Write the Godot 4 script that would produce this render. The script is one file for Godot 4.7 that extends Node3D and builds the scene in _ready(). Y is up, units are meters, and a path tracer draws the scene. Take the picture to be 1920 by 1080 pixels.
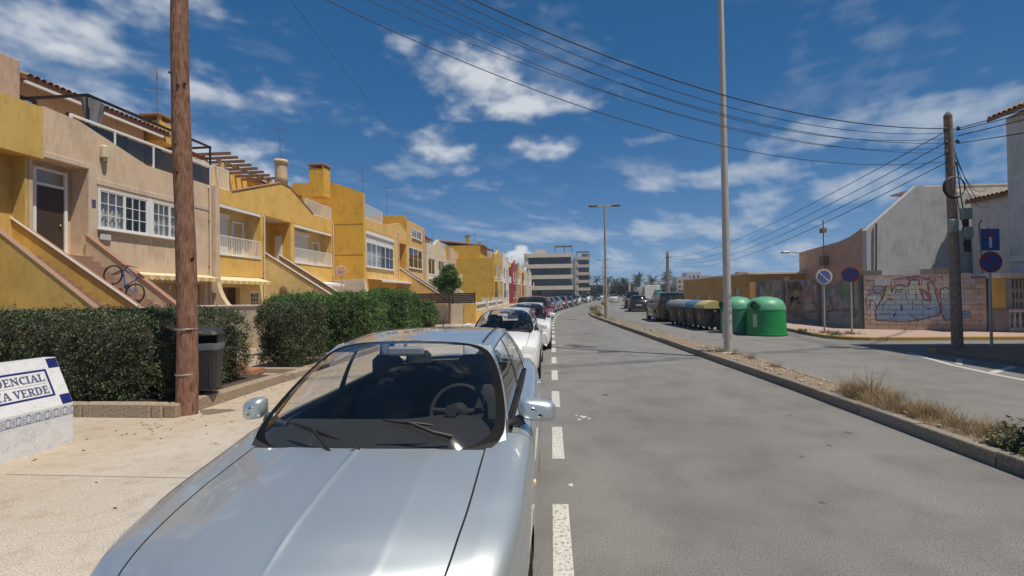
extends Node3D
# A residential street on the coast: parked cars, terraced houses, overhead cables. x to the right, y up, the road runs away along -z.

var rng := RandomNumberGenerator.new()
var MATS := {}
var TEX := {}
var COUNT := {}
var nz := FastNoiseLite.new()

# ------------------------------------------------------------------ mesh building
class MB:
	var v := PackedVector3Array()
	var n := PackedVector3Array()
	var uv := PackedVector2Array()
	var col := PackedColorArray()
	var use_uv := false
	var use_col := false
	func tri(a: Vector3, b: Vector3, c: Vector3):
		var m := (b - a).cross(c - a)
		if m.length_squared() < 1e-16: return
		m = m.normalized()
		v.append_array(PackedVector3Array([a, c, b])); n.append_array(PackedVector3Array([m, m, m]))
		if use_uv: uv.append_array(PackedVector2Array([Vector2.ZERO, Vector2.ZERO, Vector2.ZERO]))
	func trin(a: Vector3, b: Vector3, c: Vector3, na: Vector3, nb: Vector3, nc: Vector3):
		if (b - a).cross(c - a).length_squared() < 1e-18: return
		v.append_array(PackedVector3Array([a, c, b])); n.append_array(PackedVector3Array([na, nc, nb]))
	func quad(a: Vector3, b: Vector3, c: Vector3, d: Vector3):
		tri(a, b, c); tri(a, c, d)
	func quad_uv(a: Vector3, b: Vector3, c: Vector3, d: Vector3, ua: Vector2, ub: Vector2, uc: Vector2, ud: Vector2):
		use_uv = true
		var m := (b - a).cross(c - a).normalized()
		v.append_array(PackedVector3Array([a, c, b, a, d, c])); n.append_array(PackedVector3Array([m, m, m, m, m, m]))
		uv.append_array(PackedVector2Array([ua, uc, ub, ua, ud, uc]))
	func box(lo: Vector3, hi: Vector3):
		obox((lo + hi) * 0.5, (hi - lo).abs(), Basis())
	func obox(c: Vector3, s: Vector3, b: Basis):
		var p := []
		for i in 8:
			p.append(c + b * (s * 0.5 * Vector3(1 if i & 1 else -1, 1 if i & 2 else -1, 1 if i & 4 else -1)))
		quad(p[4], p[5], p[7], p[6]); quad(p[1], p[0], p[2], p[3])
		quad(p[5], p[1], p[3], p[7]); quad(p[0], p[4], p[6], p[2])
		quad(p[6], p[7], p[3], p[2]); quad(p[0], p[1], p[5], p[4])
	func bbox(lo: Vector3, hi: Vector3, e: float):   # box with chamfered edges
		var c := (lo + hi) * 0.5
		var h := (hi - lo).abs() * 0.5
		e = min(e, min(h.x, min(h.y, h.z)) * 0.9)
		var f := func(ax: int, s: float, i: float, j: float) -> Vector3:
			var r := Vector3.ZERO
			var a1 := (ax + 1) % 3
			var a2 := (ax + 2) % 3
			r[ax] = s * h[ax]; r[a1] = i * (h[a1] - e); r[a2] = j * (h[a2] - e)
			return c + r
		for ax in 3:
			for s in [-1.0, 1.0]:
				var q := [f.call(ax, s, -1, -1), f.call(ax, s, 1, -1), f.call(ax, s, 1, 1), f.call(ax, s, -1, 1)]
				if s > 0: quad(q[0], q[1], q[2], q[3])
				else: quad(q[3], q[2], q[1], q[0])
			var a1 := (ax + 1) % 3
			var a2 := (ax + 2) % 3
			for s1 in [-1.0, 1.0]:
				for s2 in [-1.0, 1.0]:
					# edge along ax between faces a1=s1 and a2=s2
					var p1: Vector3 = f.call(a1, s1, s2, -1); var p2: Vector3 = f.call(a1, s1, s2, 1)
					var q1: Vector3 = f.call(a2, s2, -1, s1); var q2: Vector3 = f.call(a2, s2, 1, s1)
					if s1 * s2 > 0: quad(p1, q1, q2, p2)
					else: quad(p2, q2, q1, p1)
		for s0 in [-1.0, 1.0]:
			for s1 in [-1.0, 1.0]:
				for s2 in [-1.0, 1.0]:
					var a: Vector3 = f.call(0, s0, s1, s2); var b: Vector3 = f.call(1, s1, s2, s0); var d: Vector3 = f.call(2, s2, s0, s1)
					if s0 * s1 * s2 > 0: tri(a, b, d)
					else: tri(a, d, b)
	func grid(rows: Array, close_u := false, close_v := false):  # rows of points, smooth
		var nr := rows.size()
		var nc: int = rows[0].size()
		var nn := []
		for i in nr:
			var line := PackedVector3Array()
			for j in nc:
				var i0 := i - 1; var i1 := i + 1; var j0 := j - 1; var j1 := j + 1
				if close_u: i0 = (i0 + nr) % nr; i1 = i1 % nr
				else: i0 = max(i0, 0); i1 = min(i1, nr - 1)
				if close_v: j0 = (j0 + nc) % nc; j1 = j1 % nc
				else: j0 = max(j0, 0); j1 = min(j1, nc - 1)
				var du: Vector3 = rows[i1][j] - rows[i0][j]
				var dv: Vector3 = rows[i][j1] - rows[i][j0]
				var m := dv.cross(du)
				if m.length_squared() < 1e-18:
					var ib := mini(i + 1, nr - 1) if i < nr / 2 else maxi(i - 1, 0)
					var jb := mini(j + 1, nc - 1) if j < nc / 2 else maxi(j - 1, 0)
					du = rows[mini(ib + 1, nr - 1)][jb] - rows[maxi(ib - 1, 0)][jb]
					dv = rows[ib][mini(jb + 1, nc - 1)] - rows[ib][maxi(jb - 1, 0)]
					m = dv.cross(du)
				line.append(m.normalized() if m.length_squared() > 1e-20 else Vector3.UP)
			nn.append(line)
		for i in (nr if close_u else nr - 1):
			for j in (nc if close_v else nc - 1):
				var i2 := (i + 1) % nr
				var j2 := (j + 1) % nc
				trin(rows[i][j], rows[i][j2], rows[i2][j2], nn[i][j], nn[i][j2], nn[i2][j2])
				trin(rows[i][j], rows[i2][j2], rows[i2][j], nn[i][j], nn[i2][j2], nn[i2][j])
	func tube(path: Array, r, seg := 8, caps := true):
		var rows := []
		var up := Vector3.UP
		for i in path.size():
			var t: Vector3 = (path[min(i + 1, path.size() - 1)] - path[max(i - 1, 0)]).normalized()
			if abs(t.dot(up)) > 0.95: up = Vector3.RIGHT if abs(t.x) < 0.9 else Vector3.FORWARD
			var s := t.cross(up).normalized()
			var w := s.cross(t).normalized()
			up = w
			var rr: float = r if (r is float or r is int) else r[i]
			var line := PackedVector3Array()
			for k in seg:
				var a := TAU * k / seg
				line.append(path[i] + (s * cos(a) + w * sin(a)) * rr)
			rows.append(line)
		grid(rows, false, true)
		if caps:
			for k in seg:
				tri(path[0], rows[0][k], rows[0][(k + 1) % seg])
				tri(path[-1], rows[-1][(k + 1) % seg], rows[-1][k])
	func lathe(prof: Array, seg := 16, ctr := Vector3.ZERO, b := Basis()):  # prof of Vector2(radius, height), axis y of b
		var rows := []
		for p in prof:
			var line := PackedVector3Array()
			for k in seg:
				var a := TAU * k / seg
				line.append(ctr + b * Vector3(cos(a) * p.x, p.y, sin(a) * p.x))
			rows.append(line)
		grid(rows, false, true)
	func prism(poly: Array, o: Vector3, ax: Vector3, ay: Vector3, depth: Vector3):  # polygon of Vector2 in (ax, ay), extruded by depth
		var pp := PackedVector2Array(poly)
		var idx := Geometry2D.triangulate_polygon(pp)
		var cw := Geometry2D.is_polygon_clockwise(pp)
		var flip := (ax.cross(ay).dot(depth) > 0) != cw
		for k in range(0, idx.size(), 3):
			var a: Vector3 = o + ax * pp[idx[k]].x + ay * pp[idx[k]].y
			var b: Vector3 = o + ax * pp[idx[k + 1]].x + ay * pp[idx[k + 1]].y
			var c: Vector3 = o + ax * pp[idx[k + 2]].x + ay * pp[idx[k + 2]].y
			var m := (b - a).cross(c - a)
			if m.dot(depth) > 0: tri(a, c, b); tri(a + depth, b + depth, c + depth)
			else: tri(a, b, c); tri(a + depth, c + depth, b + depth)
		for k in pp.size():
			var p := pp[k]; var q := pp[(k + 1) % pp.size()]
			var a: Vector3 = o + ax * p.x + ay * p.y
			var b: Vector3 = o + ax * q.x + ay * q.y
			if flip: quad(a, b, b + depth, a + depth)
			else: quad(b, a, a + depth, b + depth)
	func mesh() -> ArrayMesh:
		var m := ArrayMesh.new()
		var arr := []
		arr.resize(Mesh.ARRAY_MAX)
		arr[Mesh.ARRAY_VERTEX] = v; arr[Mesh.ARRAY_NORMAL] = n
		if use_uv and uv.size() == v.size(): arr[Mesh.ARRAY_TEX_UV] = uv
		if use_col and col.size() == v.size(): arr[Mesh.ARRAY_COLOR] = col
		if v.size() > 0: m.add_surface_from_arrays(Mesh.PRIMITIVE_TRIANGLES, arr)
		return m

func V(x: float, y: float, d: float) -> Vector3: return Vector3(x, y, -d)
func tab(t: Array, x: float) -> float:   # smooth table lookup: [[x, y], ...]
	var k := 0
	if x <= t[0][0]: return t[0][1] + (t[1][1] - t[0][1]) / (t[1][0] - t[0][0]) * (x - t[0][0])
	while k < t.size() - 2 and x > t[k + 1][0]: k += 1
	var x0: float = t[k][0]; var x1: float = t[k + 1][0]; var y0: float = t[k][1]; var y1: float = t[k + 1][1]
	var h := x1 - x0
	var u := (x - x0) / h
	if u > 1.0: return y1 + (y1 - y0) / h * (x - x1)
	var s := (y1 - y0) / h
	var m0: float = s if k == 0 else (((y0 - t[k - 1][1]) / (x0 - t[k - 1][0])) + s) * 0.5
	var m1: float = s if k == t.size() - 2 else (((t[k + 2][1] - y1) / (t[k + 2][0] - x1)) + s) * 0.5
	return y0 * (1 + 2 * u) * (1 - u) * (1 - u) + m0 * h * u * (1 - u) * (1 - u) + y1 * u * u * (3 - 2 * u) + m1 * h * u * u * (u - 1)

# ------------------------------------------------------------------ nodes
func unique_name(parent: Node, called: String) -> String:
	var key := str(parent.get_instance_id()) + called
	var k: int = COUNT.get(key, 0)
	COUNT[key] = k + 1
	return called if k == 0 else "%s_%03d" % [called, k]
func put(parent: Node, called: String, mesh: Mesh, m: Material, at := Transform3D()) -> MeshInstance3D:
	var o := MeshInstance3D.new()
	o.name = unique_name(parent, called); o.mesh = mesh; o.material_override = m; o.transform = at
	parent.add_child(o, true)
	return o
func part(parent: Node, called: String, b: MB, m: Material, label := "") -> MeshInstance3D:
	var o := put(parent, called, b.mesh(), m)
	if label: o.set_meta("label", label)
	return o
func tag(o: Node, label: String, category: String, group := "", kind := ""):
	if label: o.set_meta("label", label)
	if category: o.set_meta("category", category)
	if group: o.set_meta("group", group)
	if kind: o.set_meta("kind", kind)
func thing(called: String, label: String, category: String, at := Vector3.ZERO, group := "") -> Node3D:
	var o := Node3D.new()
	o.name = unique_name(self, called); add_child(o, true); o.position = at
	tag(o, label, category, group)
	return o
func setting(called: String, label: String, category: String) -> Node3D:
	var o := thing(called, label, category)
	o.set_meta("kind", "structure")
	return o
func pbox(parent: Node, called: String, m: Material, x0: float, x1: float, y0: float, y1: float, d0: float, d1: float, e := 0.0) -> MeshInstance3D:
	var b := MB.new()
	var lo := Vector3(minf(x0, x1), minf(y0, y1), -maxf(d0, d1)); var hi := Vector3(maxf(x0, x1), maxf(y0, y1), -minf(d0, d1))
	if e > 0: b.bbox(lo, hi, e)
	else: b.box(lo, hi)
	return part(parent, called, b, m)
func rebase(o: Node3D, base: Vector3) -> Node3D:   # built in street coordinates; move its origin to its base
	o.position = base
	for c in o.get_children():
		if c is Node3D: c.position -= base
	return o
func dupe(src: Node3D, label: String, at: Vector3, turn := 0.0, called := "") -> Node3D:
	var o: Node3D = src.duplicate()
	o.name = unique_name(self, called if called else String(src.get_meta("plain", src.name)))
	add_child(o, true); o.position = at; o.rotation.y = turn
	o.set_meta("label", label)
	return o

# ------------------------------------------------------------------ materials
func lin(r: float, g: float, b: float) -> Color: return Color(r, g, b).linear_to_srgb()
func noise_tex(key: String, freq: float, stops: Array, oct := 4, seed := 1, size := 512, kind := FastNoiseLite.TYPE_SIMPLEX_SMOOTH) -> NoiseTexture2D:
	if TEX.has(key): return TEX[key]
	var f := FastNoiseLite.new()
	f.noise_type = kind; f.frequency = freq; f.seed = seed; f.fractal_octaves = oct; f.fractal_gain = 0.55
	var t := NoiseTexture2D.new()
	t.width = size; t.height = size; t.seamless = true; t.noise = f; t.normalize = true
	var g := Gradient.new()
	g.offsets = PackedFloat32Array(); g.colors = PackedColorArray()
	var offs := PackedFloat32Array(); var cols := PackedColorArray()
	for s in stops: offs.append(s[0]); cols.append(s[1] if s[1] is Color else Color(s[1], s[1], s[1]))
	g.offsets = offs; g.colors = cols
	t.color_ramp = g
	TEX[key] = t
	return t
func bump_tex(key: String, freq: float, strength: float, oct := 4, seed := 1, size := 512) -> NoiseTexture2D:
	if TEX.has(key): return TEX[key]
	var f := FastNoiseLite.new()
	f.noise_type = FastNoiseLite.TYPE_SIMPLEX_SMOOTH; f.frequency = freq; f.seed = seed; f.fractal_octaves = oct
	var t := NoiseTexture2D.new()
	t.width = size; t.height = size; t.seamless = true; t.noise = f; t.as_normal_map = true; t.bump_strength = strength
	TEX[key] = t
	return t
func mat(key: String, c: Color, rough := 0.9, metal := 0.0) -> StandardMaterial3D:   # c in linear base colour
	if MATS.has(key): return MATS[key]
	var m := StandardMaterial3D.new()
	m.albedo_color = c.linear_to_srgb(); m.roughness = rough; m.metallic = metal
	MATS[key] = m
	return m
func textured(key: String, c: Color, rough: float, tex: Texture2D = null, per_m := 1.0, bump: Texture2D = null, depth := 1.0, world := false) -> StandardMaterial3D:
	if MATS.has(key): return MATS[key]
	var m := mat(key, c, rough)
	m.albedo_texture = tex
	m.uv1_triplanar = true; m.uv1_world_triplanar = world
	m.uv1_scale = Vector3.ONE * per_m
	if bump: m.normal_enabled = true; m.normal_texture = bump; m.normal_scale = depth
	return m
func coarse(m: StandardMaterial3D, tex: Texture2D, sc: Vector3):   # a second, larger pattern over the first
	m.detail_enabled = true; m.detail_albedo = tex; m.detail_blend_mode = BaseMaterial3D.BLEND_MODE_MUL; m.detail_uv_layer = BaseMaterial3D.DETAIL_UV_2
	m.uv2_triplanar = true; m.uv2_world_triplanar = true; m.uv2_scale = sc
func plaster(key: String, c: Color) -> StandardMaterial3D:
	if MATS.has(key): return MATS[key]
	var m := _plaster(key, c)
	coarse(m, noise_tex("streaks", 0.022, [[0.0, Color(0.87, 0.86, 0.845)], [0.28, Color(0.965, 0.963, 0.958)], [0.5, Color(1, 1, 1)], [1.0, Color(1, 1, 1)]], 4, 91), Vector3(0.45, 0.085, 0.45))
	return m
func _plaster(key: String, c: Color) -> StandardMaterial3D:
	return textured(key, c, 0.92, noise_tex("plaster", 0.008, [[0.0, Color(0.88, 0.875, 0.86)], [0.3, Color(0.955, 0.955, 0.95)], [0.6, Color(1, 1, 1)], [1.0, Color(0.96, 0.955, 0.945)]], 6, 7), 0.16, bump_tex("plaster_n", 0.25, 2.0, 3, 9), 0.25, true)
func paint(key: String, c: Color, rough := 0.32) -> StandardMaterial3D:
	var m := mat(key, c, rough)
	m.clearcoat_enabled = true; m.clearcoat = 1.0; m.clearcoat_roughness = 0.04
	return m
func glass(key: String, c: Color, alpha: float) -> StandardMaterial3D:
	if MATS.has(key): return MATS[key]
	var m := mat(key, c, 0.03)
	m.transparency = BaseMaterial3D.TRANSPARENCY_ALPHA
	m.albedo_color.a = alpha
	m.metallic_specular = 0.6
	return m

# ------------------------------------------------------------------ main
const ROAD_L := [[-30.0, 0.05], [0.0, 0.05], [20.0, 0.05], [30.0, 0.12], [42.0, 0.75], [51.0, 2.0], [66.0, 4.0], [87.0, 7.2], [120.0, 12.2], [200.0, 24.5], [420.0, 60.0]]
const MEDIAN_L := [[-30.0, 4.7], [0.0, 4.38], [4.7, 4.32], [9.0, 4.2], [12.7, 4.0], [19.2, 3.66], [28.0, 3.2], [37.0, 2.95], [44.0, 3.55], [52.0, 4.75], [66.0, 6.8], [90.0, 10.3], [120.0, 15.2], [200.0, 27.5], [420.0, 63.0]]
const MEDIAN_R := [[-30.0, 5.5], [0.0, 5.15], [4.7, 5.05], [9.0, 4.95], [12.7, 4.9], [19.2, 4.45], [28.0, 3.95], [37.0, 3.7], [44.0, 4.3], [52.0, 5.6], [66.0, 7.7], [90.0, 11.3], [120.0, 16.2], [200.0, 28.5], [420.0, 64.0]]
const KERB_R := [[17.0, 9.5], [24.0, 10.3], [30.0, 9.9], [40.0, 9.4], [52.0, 11.0], [66.0, 13.5], [90.0, 17.0], [120.0, 21.5], [200.0, 34.0], [420.0, 70.0]]

func _ready():
	rng.seed = 4711
	nz.seed = 5; nz.frequency = 0.25; nz.fractal_octaves = 4
	# camera
	var cam := Camera3D.new()
	cam.name = "camera"; cam.position = Vector3(0, 1.76, 0); cam.rotation_degrees = Vector3(0.72, 4.8, -0.8)
	cam.fov = 63.08; cam.near = 0.1; cam.far = 3000.0; cam.current = true
	add_child(cam)
	# sky, exposure
	var we := WorldEnvironment.new()
	we.name = "world_environment"
	var env := Environment.new()
	env.background_mode = Environment.BG_SKY
	var sky := Sky.new()
	var pan := PanoramaSkyMaterial.new()
	pan.panorama = ImageTexture.create_from_image(sky_image(3072))
	pan.energy_multiplier = 1.0
	sky.sky_material = pan
	env.sky = sky
	env.tonemap_mode = Environment.TONE_MAPPER_LINEAR
	env.tonemap_exposure = 1.03
	env.sdfgi_enabled = true; env.ssao_enabled = true; env.ssil_enabled = true
	env.fog_enabled = true; env.fog_density = 0.0006; env.fog_light_color = Color(0.72, 0.80, 0.88)
	we.environment = env
	add_child(we)
	# sun: high, from the right and a little behind the camera
	var sun := DirectionalLight3D.new()
	sun.name = "sun"
	sun.light_energy = 1.4; sun.light_angular_distance = 0.53; sun.light_color = Color(1.0, 0.965, 0.905); sun.shadow_enabled = true
	sun.look_at_from_position(Vector3(1.0, 2.55, 0.55), Vector3.ZERO)
	add_child(sun)
	# the place
	ground_and_roads()
	median()
	right_corner()
	print("ground ", Time.get_ticks_msec())
	house_first()
	house_second()
	house_third()
	houses_far()
	right_buildings()
	print("houses ", Time.get_ticks_msec())
	garden()
	poles_and_cables()
	print("garden ", Time.get_ticks_msec())
	cars()
	print("cars ", Time.get_ticks_msec())
	containers()
	street_things()
	far_things()
	print("done ", Time.get_ticks_msec())

# ------------------------------------------------------------------ sky
func sky_image(w: int) -> Image:
	var h := w / 2
	var im := Image.create(w, h, false, Image.FORMAT_RGBF)
	var f := FastNoiseLite.new(); f.noise_type = FastNoiseLite.TYPE_SIMPLEX_SMOOTH; f.seed = 21; f.frequency = 1.0; f.fractal_octaves = 6; f.fractal_gain = 0.5; f.fractal_lacunarity = 2.1
	var f2 := FastNoiseLite.new(); f2.noise_type = FastNoiseLite.TYPE_SIMPLEX_SMOOTH; f2.seed = 77; f2.frequency = 1.0; f2.fractal_octaves = 5; f2.fractal_gain = 0.6
	# clouds: direction (azimuth to the right of the road, elevation), extents, weight (degrees)
	var C := [
		[-10.0, 25.2, 9.5, 4.4, 0.92, 0], [-3.0, 22.6, 7.0, 3.0, 0.86, 0], [-19.0, 18.5, 5.0, 1.8, 0.55, 0], [-20.5, 13.0, 6.0, 1.6, 0.52, 0], [-9.0, 15.2, 7.0, 1.4, 0.5, 0], [-15.0, 27.0, 4.0, 1.6, 0.45, 1], [-13.0, 17.2, 7.5, 2.8, 0.70, 0], [-5.0, 18.4, 5.0, 1.8, 0.66, 0], [0.5, 17.6, 4.5, 1.7, 0.66, 0], [-16.0, 14.6, 7.0, 1.6, 0.5, 1], [-9.0, 13.2, 6.0, 1.3, 0.45, 1], [3.0, 21.5, 5.0, 1.6, 0.4, 1],
		[-45.0, 21.0, 14.0, 9.0, 0.66, 0], [-38.0, 15.5, 10.0, 7.0, 0.66, 0], [-50.0, 27.0, 14.0, 8.0, 0.66, 0], [-32.0, 13.0, 7.0, 4.5, 0.58, 0], [-55.0, 12.0, 10.0, 6.0, 0.4, 0],
		[-3.9, 4.4, 1.9, 1.0, 1.25, 0], [-5.6, 4.1, 1.6, 0.75, 1.15, 0], [-2.6, 4.2, 1.5, 0.8, 1.1, 0], [-3.6, 5.5, 0.9, 0.6, 1.15, 0], [-6.8, 3.7, 1.2, 0.5, 0.9, 0],
		[20.0, 12.5, 14.0, 1.6, 0.62, 1], [36.0, 15.0, 14.0, 2.2, 0.62, 1], [14.0, 7.0, 22.0, 2.2, 0.6, 1], [34.0, 9.5, 16.0, 2.4, 0.66, 1], [6.0, 9.5, 9.0, 1.2, 0.5, 1], [48.0, 12.0, 12.0, 5.0, 0.6, 1], [28.0, 4.0, 34.0, 2.2, 0.6, 1], [-2.0, 3.5, 14.0, 1.6, 0.5, 1], [12.0, 17.5, 7.0, 1.0, 0.4, 1],
		[-45.0, 66.0, 40.0, 8.0, 0.62, 0], [8.0, 56.0, 30.0, 8.0, 0.62, 0], [120.0, 35.0, 25.0, 10.0, 0.6, 0], [175.0, 28.0, 30.0, 9.0, 0.6, 0], [-110.0, 40.0, 25.0, 9.0, 0.55, 0], [-150.0, 22.0, 20.0, 7.0, 0.6, 0], [80.0, 20.0, 18.0, 6.0, 0.5, 0], [150.0, 60.0, 40.0, 8.0, 0.5, 0], [-80.0, 25.0, 14.0, 6.0, 0.5, 0]]
	for y in h:
		var el := 90.0 - (y + 0.5) / h * 180.0
		if el < -1.5:
			var gcol := Color(0.20, 0.19, 0.17)
			for x in w: im.set_pixel(x, y, gcol)
			continue
		var e := maxf(el, 0.0)
		var s := sin(deg_to_rad(e))
		var base := Color(0.016, 0.080, 0.215).lerp(Color(0.050, 0.195, 0.455), pow(1.0 - s, 2.2))
		base = base.lerp(Color(0.25, 0.39, 0.56), pow(1.0 - s, 8.0))
		base = base.lerp(Color(0.36, 0.45, 0.56), pow(1.0 - s, 40.0) * 0.5)
		var near := []
		for c in C:
			if absf(el - c[1]) < c[3] * 2.4: near.append(c)
		var ce := cos(deg_to_rad(el)); var se := sin(deg_to_rad(el))
		for x in w:
			var az := (x + 0.5) / w * 360.0    # 0 along the road (-z), positive to the right
			if az > 180.0: az -= 360.0
			var m := 0.0; var sm := 0.0
			for c in near:
				var da := absf(az - c[0])
				if da > 180.0: da = 360.0 - da
				if da > c[2] * 2.4: continue
				var q: float = pow(da / c[2], 2.0) + pow((el - c[1]) / c[3], 2.0)
				var g: float = c[4] * exp(-q * 0.9)
				if c[5] == 1: sm = maxf(sm, g)
				else: m = maxf(m, g)
			var colr := base
			var ra := deg_to_rad(az)
			var px := sin(ra) * ce; var pz := -cos(ra) * ce
			# streaks of high cloud, flat layers seen in perspective
			var k := 1.0 / (se + 0.12)
			var st := f2.get_noise_3d((px * 0.8 + pz * 0.5) * k * 2.2, (px * -0.5 + pz * 0.8) * k * 0.9, 3.0) + 0.35 * f.get_noise_3d(px * 9.0, se * 42.0, pz * 9.0)
			var thin := clampf((st - 0.16) * 1.2, 0.0, 0.6) * smoothstep(0.0, 6.0, el) * 0.28
			if sm > 0.02: thin = maxf(thin, clampf((sm * 1.2 + st * 0.8 - 0.42) * 1.1, 0.0, 0.62))
			if m > 0.02:
				var nn := f.get_noise_3d(px * 6.0, se * 13.0, pz * 6.0) + 0.16 * f2.get_noise_3d(px * 26.0, se * 46.0, pz * 26.0)
				var n2 := f.get_noise_3d(px * 6.0 + 0.04, se * 13.0 + 0.35, pz * 6.0)
				var dens := clampf((m * 1.35 + nn * 0.95 - 0.42) * (1.05 if el > 7.0 else 1.5), 0.0, 1.0)
				var under := clampf(0.60 + (nn - n2) * 1.2 + 0.2 * nn, 0.15, 1.0)
				dens = dens * dens * (3.0 - 2.0 * dens)
				var cl := Color(0.36, 0.42, 0.50).lerp(Color(0.74, 0.76, 0.78), under)
				colr = colr.lerp(cl, dens * (0.80 if el > 7.0 else 0.9))
				thin *= 1.0 - dens
			colr = colr.lerp(Color(0.55, 0.60, 0.66), thin)
			im.set_pixel(x, y, colr)
	return im

# ------------------------------------------------------------------ ground and roads
func asphalt() -> StandardMaterial3D:
	var key := "asphalt"
	if MATS.has(key): return MATS[key]
	var m := textured(key, Color(0.30, 0.295, 0.282), 0.88, noise_tex("asph", 0.3, [[0.0, 0.35], [0.3, 0.70], [0.5, 0.86], [0.64, 1.0], [0.78, 0.86], [1.0, 1.0]], 3, 3, 1024), 0.27, bump_tex("asph_n", 0.4, 6.0, 2, 13, 1024), 0.1, true)
	m.vertex_color_use_as_albedo = true
	coarse(m, noise_tex("asph_big", 0.012, [[0.0, 0.88], [0.35, 0.955], [0.6, 1.0], [1.0, 0.97]], 6, 92, 1024), Vector3(0.09, 0.09, 0.09))
	return m
func strip(name_: String, parent: Node, m: Material, left: Callable, right: Callable, y: float, d0: float, d1: float, step: float, nx: int, tint: Callable) -> MeshInstance3D:
	var b := MB.new(); b.use_col = true
	var rows := []; var cols := []
	var d := d0
	while d < d1 + 0.01:
		var line := PackedVector3Array(); var cl := PackedColorArray()
		for i in nx + 1:
			var p := V(lerpf(left.call(d), right.call(d), float(i) / nx), y, d)
			line.append(p); cl.append(tint.call(p.x, d))
		rows.append(line); cols.append(cl)
		d += step * clampf(d / 25.0, 1.0, 6.0)
	for i in rows.size() - 1:
		for j in nx:
			var u := Vector3.UP
			b.trin(rows[i][j], rows[i][j + 1], rows[i + 1][j + 1], u, u, u)
			b.trin(rows[i][j], rows[i + 1][j + 1], rows[i + 1][j], u, u, u)
			b.col.append_array(PackedColorArray([cols[i][j], cols[i + 1][j + 1], cols[i][j + 1], cols[i][j], cols[i + 1][j], cols[i + 1][j + 1]]))
	return part(parent, name_, b, m)
func ground_and_roads():
	var earth := textured("earth", Color(0.34, 0.27, 0.19), 0.95, noise_tex("earth", 0.02, [[0.0, 0.62], [0.5, 0.88], [1.0, 1.0]], 6, 31), 0.2, bump_tex("earth_n", 0.1, 5.0, 4, 5), 0.6, true)
	var g := MB.new()
	g.box(Vector3(-1500, -0.6, -2600), Vector3(1500, -0.06, 60))
	tag(part(self, "ground", g, earth), "pale sandy earth under and around the street", "ground", "", "structure")
	# asphalt of the avenue: worn tracks and patches
	var road := setting("road", "grey worn asphalt avenue running away past the parked cars", "road")
	var wear := func(x: float, d: float) -> Color:
		var l := tab(ROAD_L, d)
		var k := 0.94 + 0.16 * nz.get_noise_2d(x * 0.9, d * 0.22) + 0.14 * nz.get_noise_2d(x * 3.0 + 40, d * 1.1)
		k += 0.05 * sin((x - l) * 2.6)
		return Color(k, k * 0.995, k * 0.985)
	strip("asphalt", road, asphalt(), func(d): return tab(ROAD_L, d) - 2.25, func(d): return tab(MEDIAN_L, d) + 0.3, 0.0, -12.0, 420.0, 0.5, 18, wear)
	strip("asphalt", road, asphalt(), func(d): return tab(MEDIAN_R, d) - 0.3, func(d): return 60.0 if d < 18.6 else maxf(tab(KERB_R, d) + 0.3, 0.0), 0.0, -12.0, 420.0, 0.6, 40, wear)
	# painted marks, worn
	var white := textured("road_paint", Color(0.62, 0.60, 0.56), 0.8, noise_tex("roadpaint", 0.05, [[0.0, 0.5], [0.25, 0.72], [0.45, 0.93], [1.0, 1.0]], 6, 17), 0.9, null, 1.0, true)
	var d := 2.75
	while d < 52.0:
		var b := MB.new()
		var a := 0.065
		b.quad(V(tab(ROAD_L, d) - a, 0.004, d), V(tab(ROAD_L, d) + a, 0.004, d), V(tab(ROAD_L, d + 1.2) + a, 0.004, d + 1.2), V(tab(ROAD_L, d + 1.2) - a, 0.004, d + 1.2))
		part(road, "painted_dash", b, white)
		d += 2.27
	# lines round the corner island
	var arc := [[9.72, 13.75], [9.45, 12.9], [9.05, 11.5], [8.86, 10.2], [8.8, 8.0], [8.8, 2.0]]
	for off in [0.0]:
		var rows := []
		for i in 41:
			var q := i / 40.0 * 5.0
			var k := mini(int(q), 4)
			var pnt := Vector2(arc[k][0], arc[k][1]).lerp(Vector2(arc[k + 1][0], arc[k + 1][1]), q - k)
			rows.append(PackedVector3Array([V(pnt.x - 0.06, 0.004, pnt.y), V(pnt.x + 0.07, 0.004, pnt.y)]))
		var b := MB.new(); b.grid(rows)
		part(road, "painted_line", b, white)
	for s in [[9.25, 11.65, 10.0, 12.55], [9.0, 10.55, 10.15, 11.35], [8.95, 9.3, 10.15, 10.3], [8.9, 7.8, 10.1, 9.0]]:
		var b := MB.new()
		b.quad(V(s[0], 0.004, s[1]), V(s[0] + 0.02, 0.004, s[1] - 0.16), V(s[2], 0.004, s[3] - 0.16), V(s[2], 0.004, s[3]))
		part(road, "painted_stripe", b, white)
	# manhole cover, tar patches and sealed cracks
	var iron := textured("iron", Color(0.20, 0.14, 0.115), 0.75, noise_tex("iron", 0.05, [[0.0, 0.6], [1.0, 1.0]], 4, 8), 2.0)
	var mh := MB.new(); mh.lathe([Vector2(0.0, 0.008), Vector2(0.30, 0.008), Vector2(0.31, 0.006), Vector2(0.33, 0.006), Vector2(0.34, 0.0)], 24, V(0.72, 0.0, 15.9))
	part(road, "manhole_cover", mh, iron)
	var tar := textured("tar", Color(0.060, 0.056, 0.052), 0.85, noise_tex("iron", 0.05, [], 4, 8), 1.5, null, 1, true)
	for s in [[1.35, 1.95, 14.0, 14.22]]: pbox(road, "tar_patch", tar, s[0], s[1], 0.002, 0.005, s[2], s[3])
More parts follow.
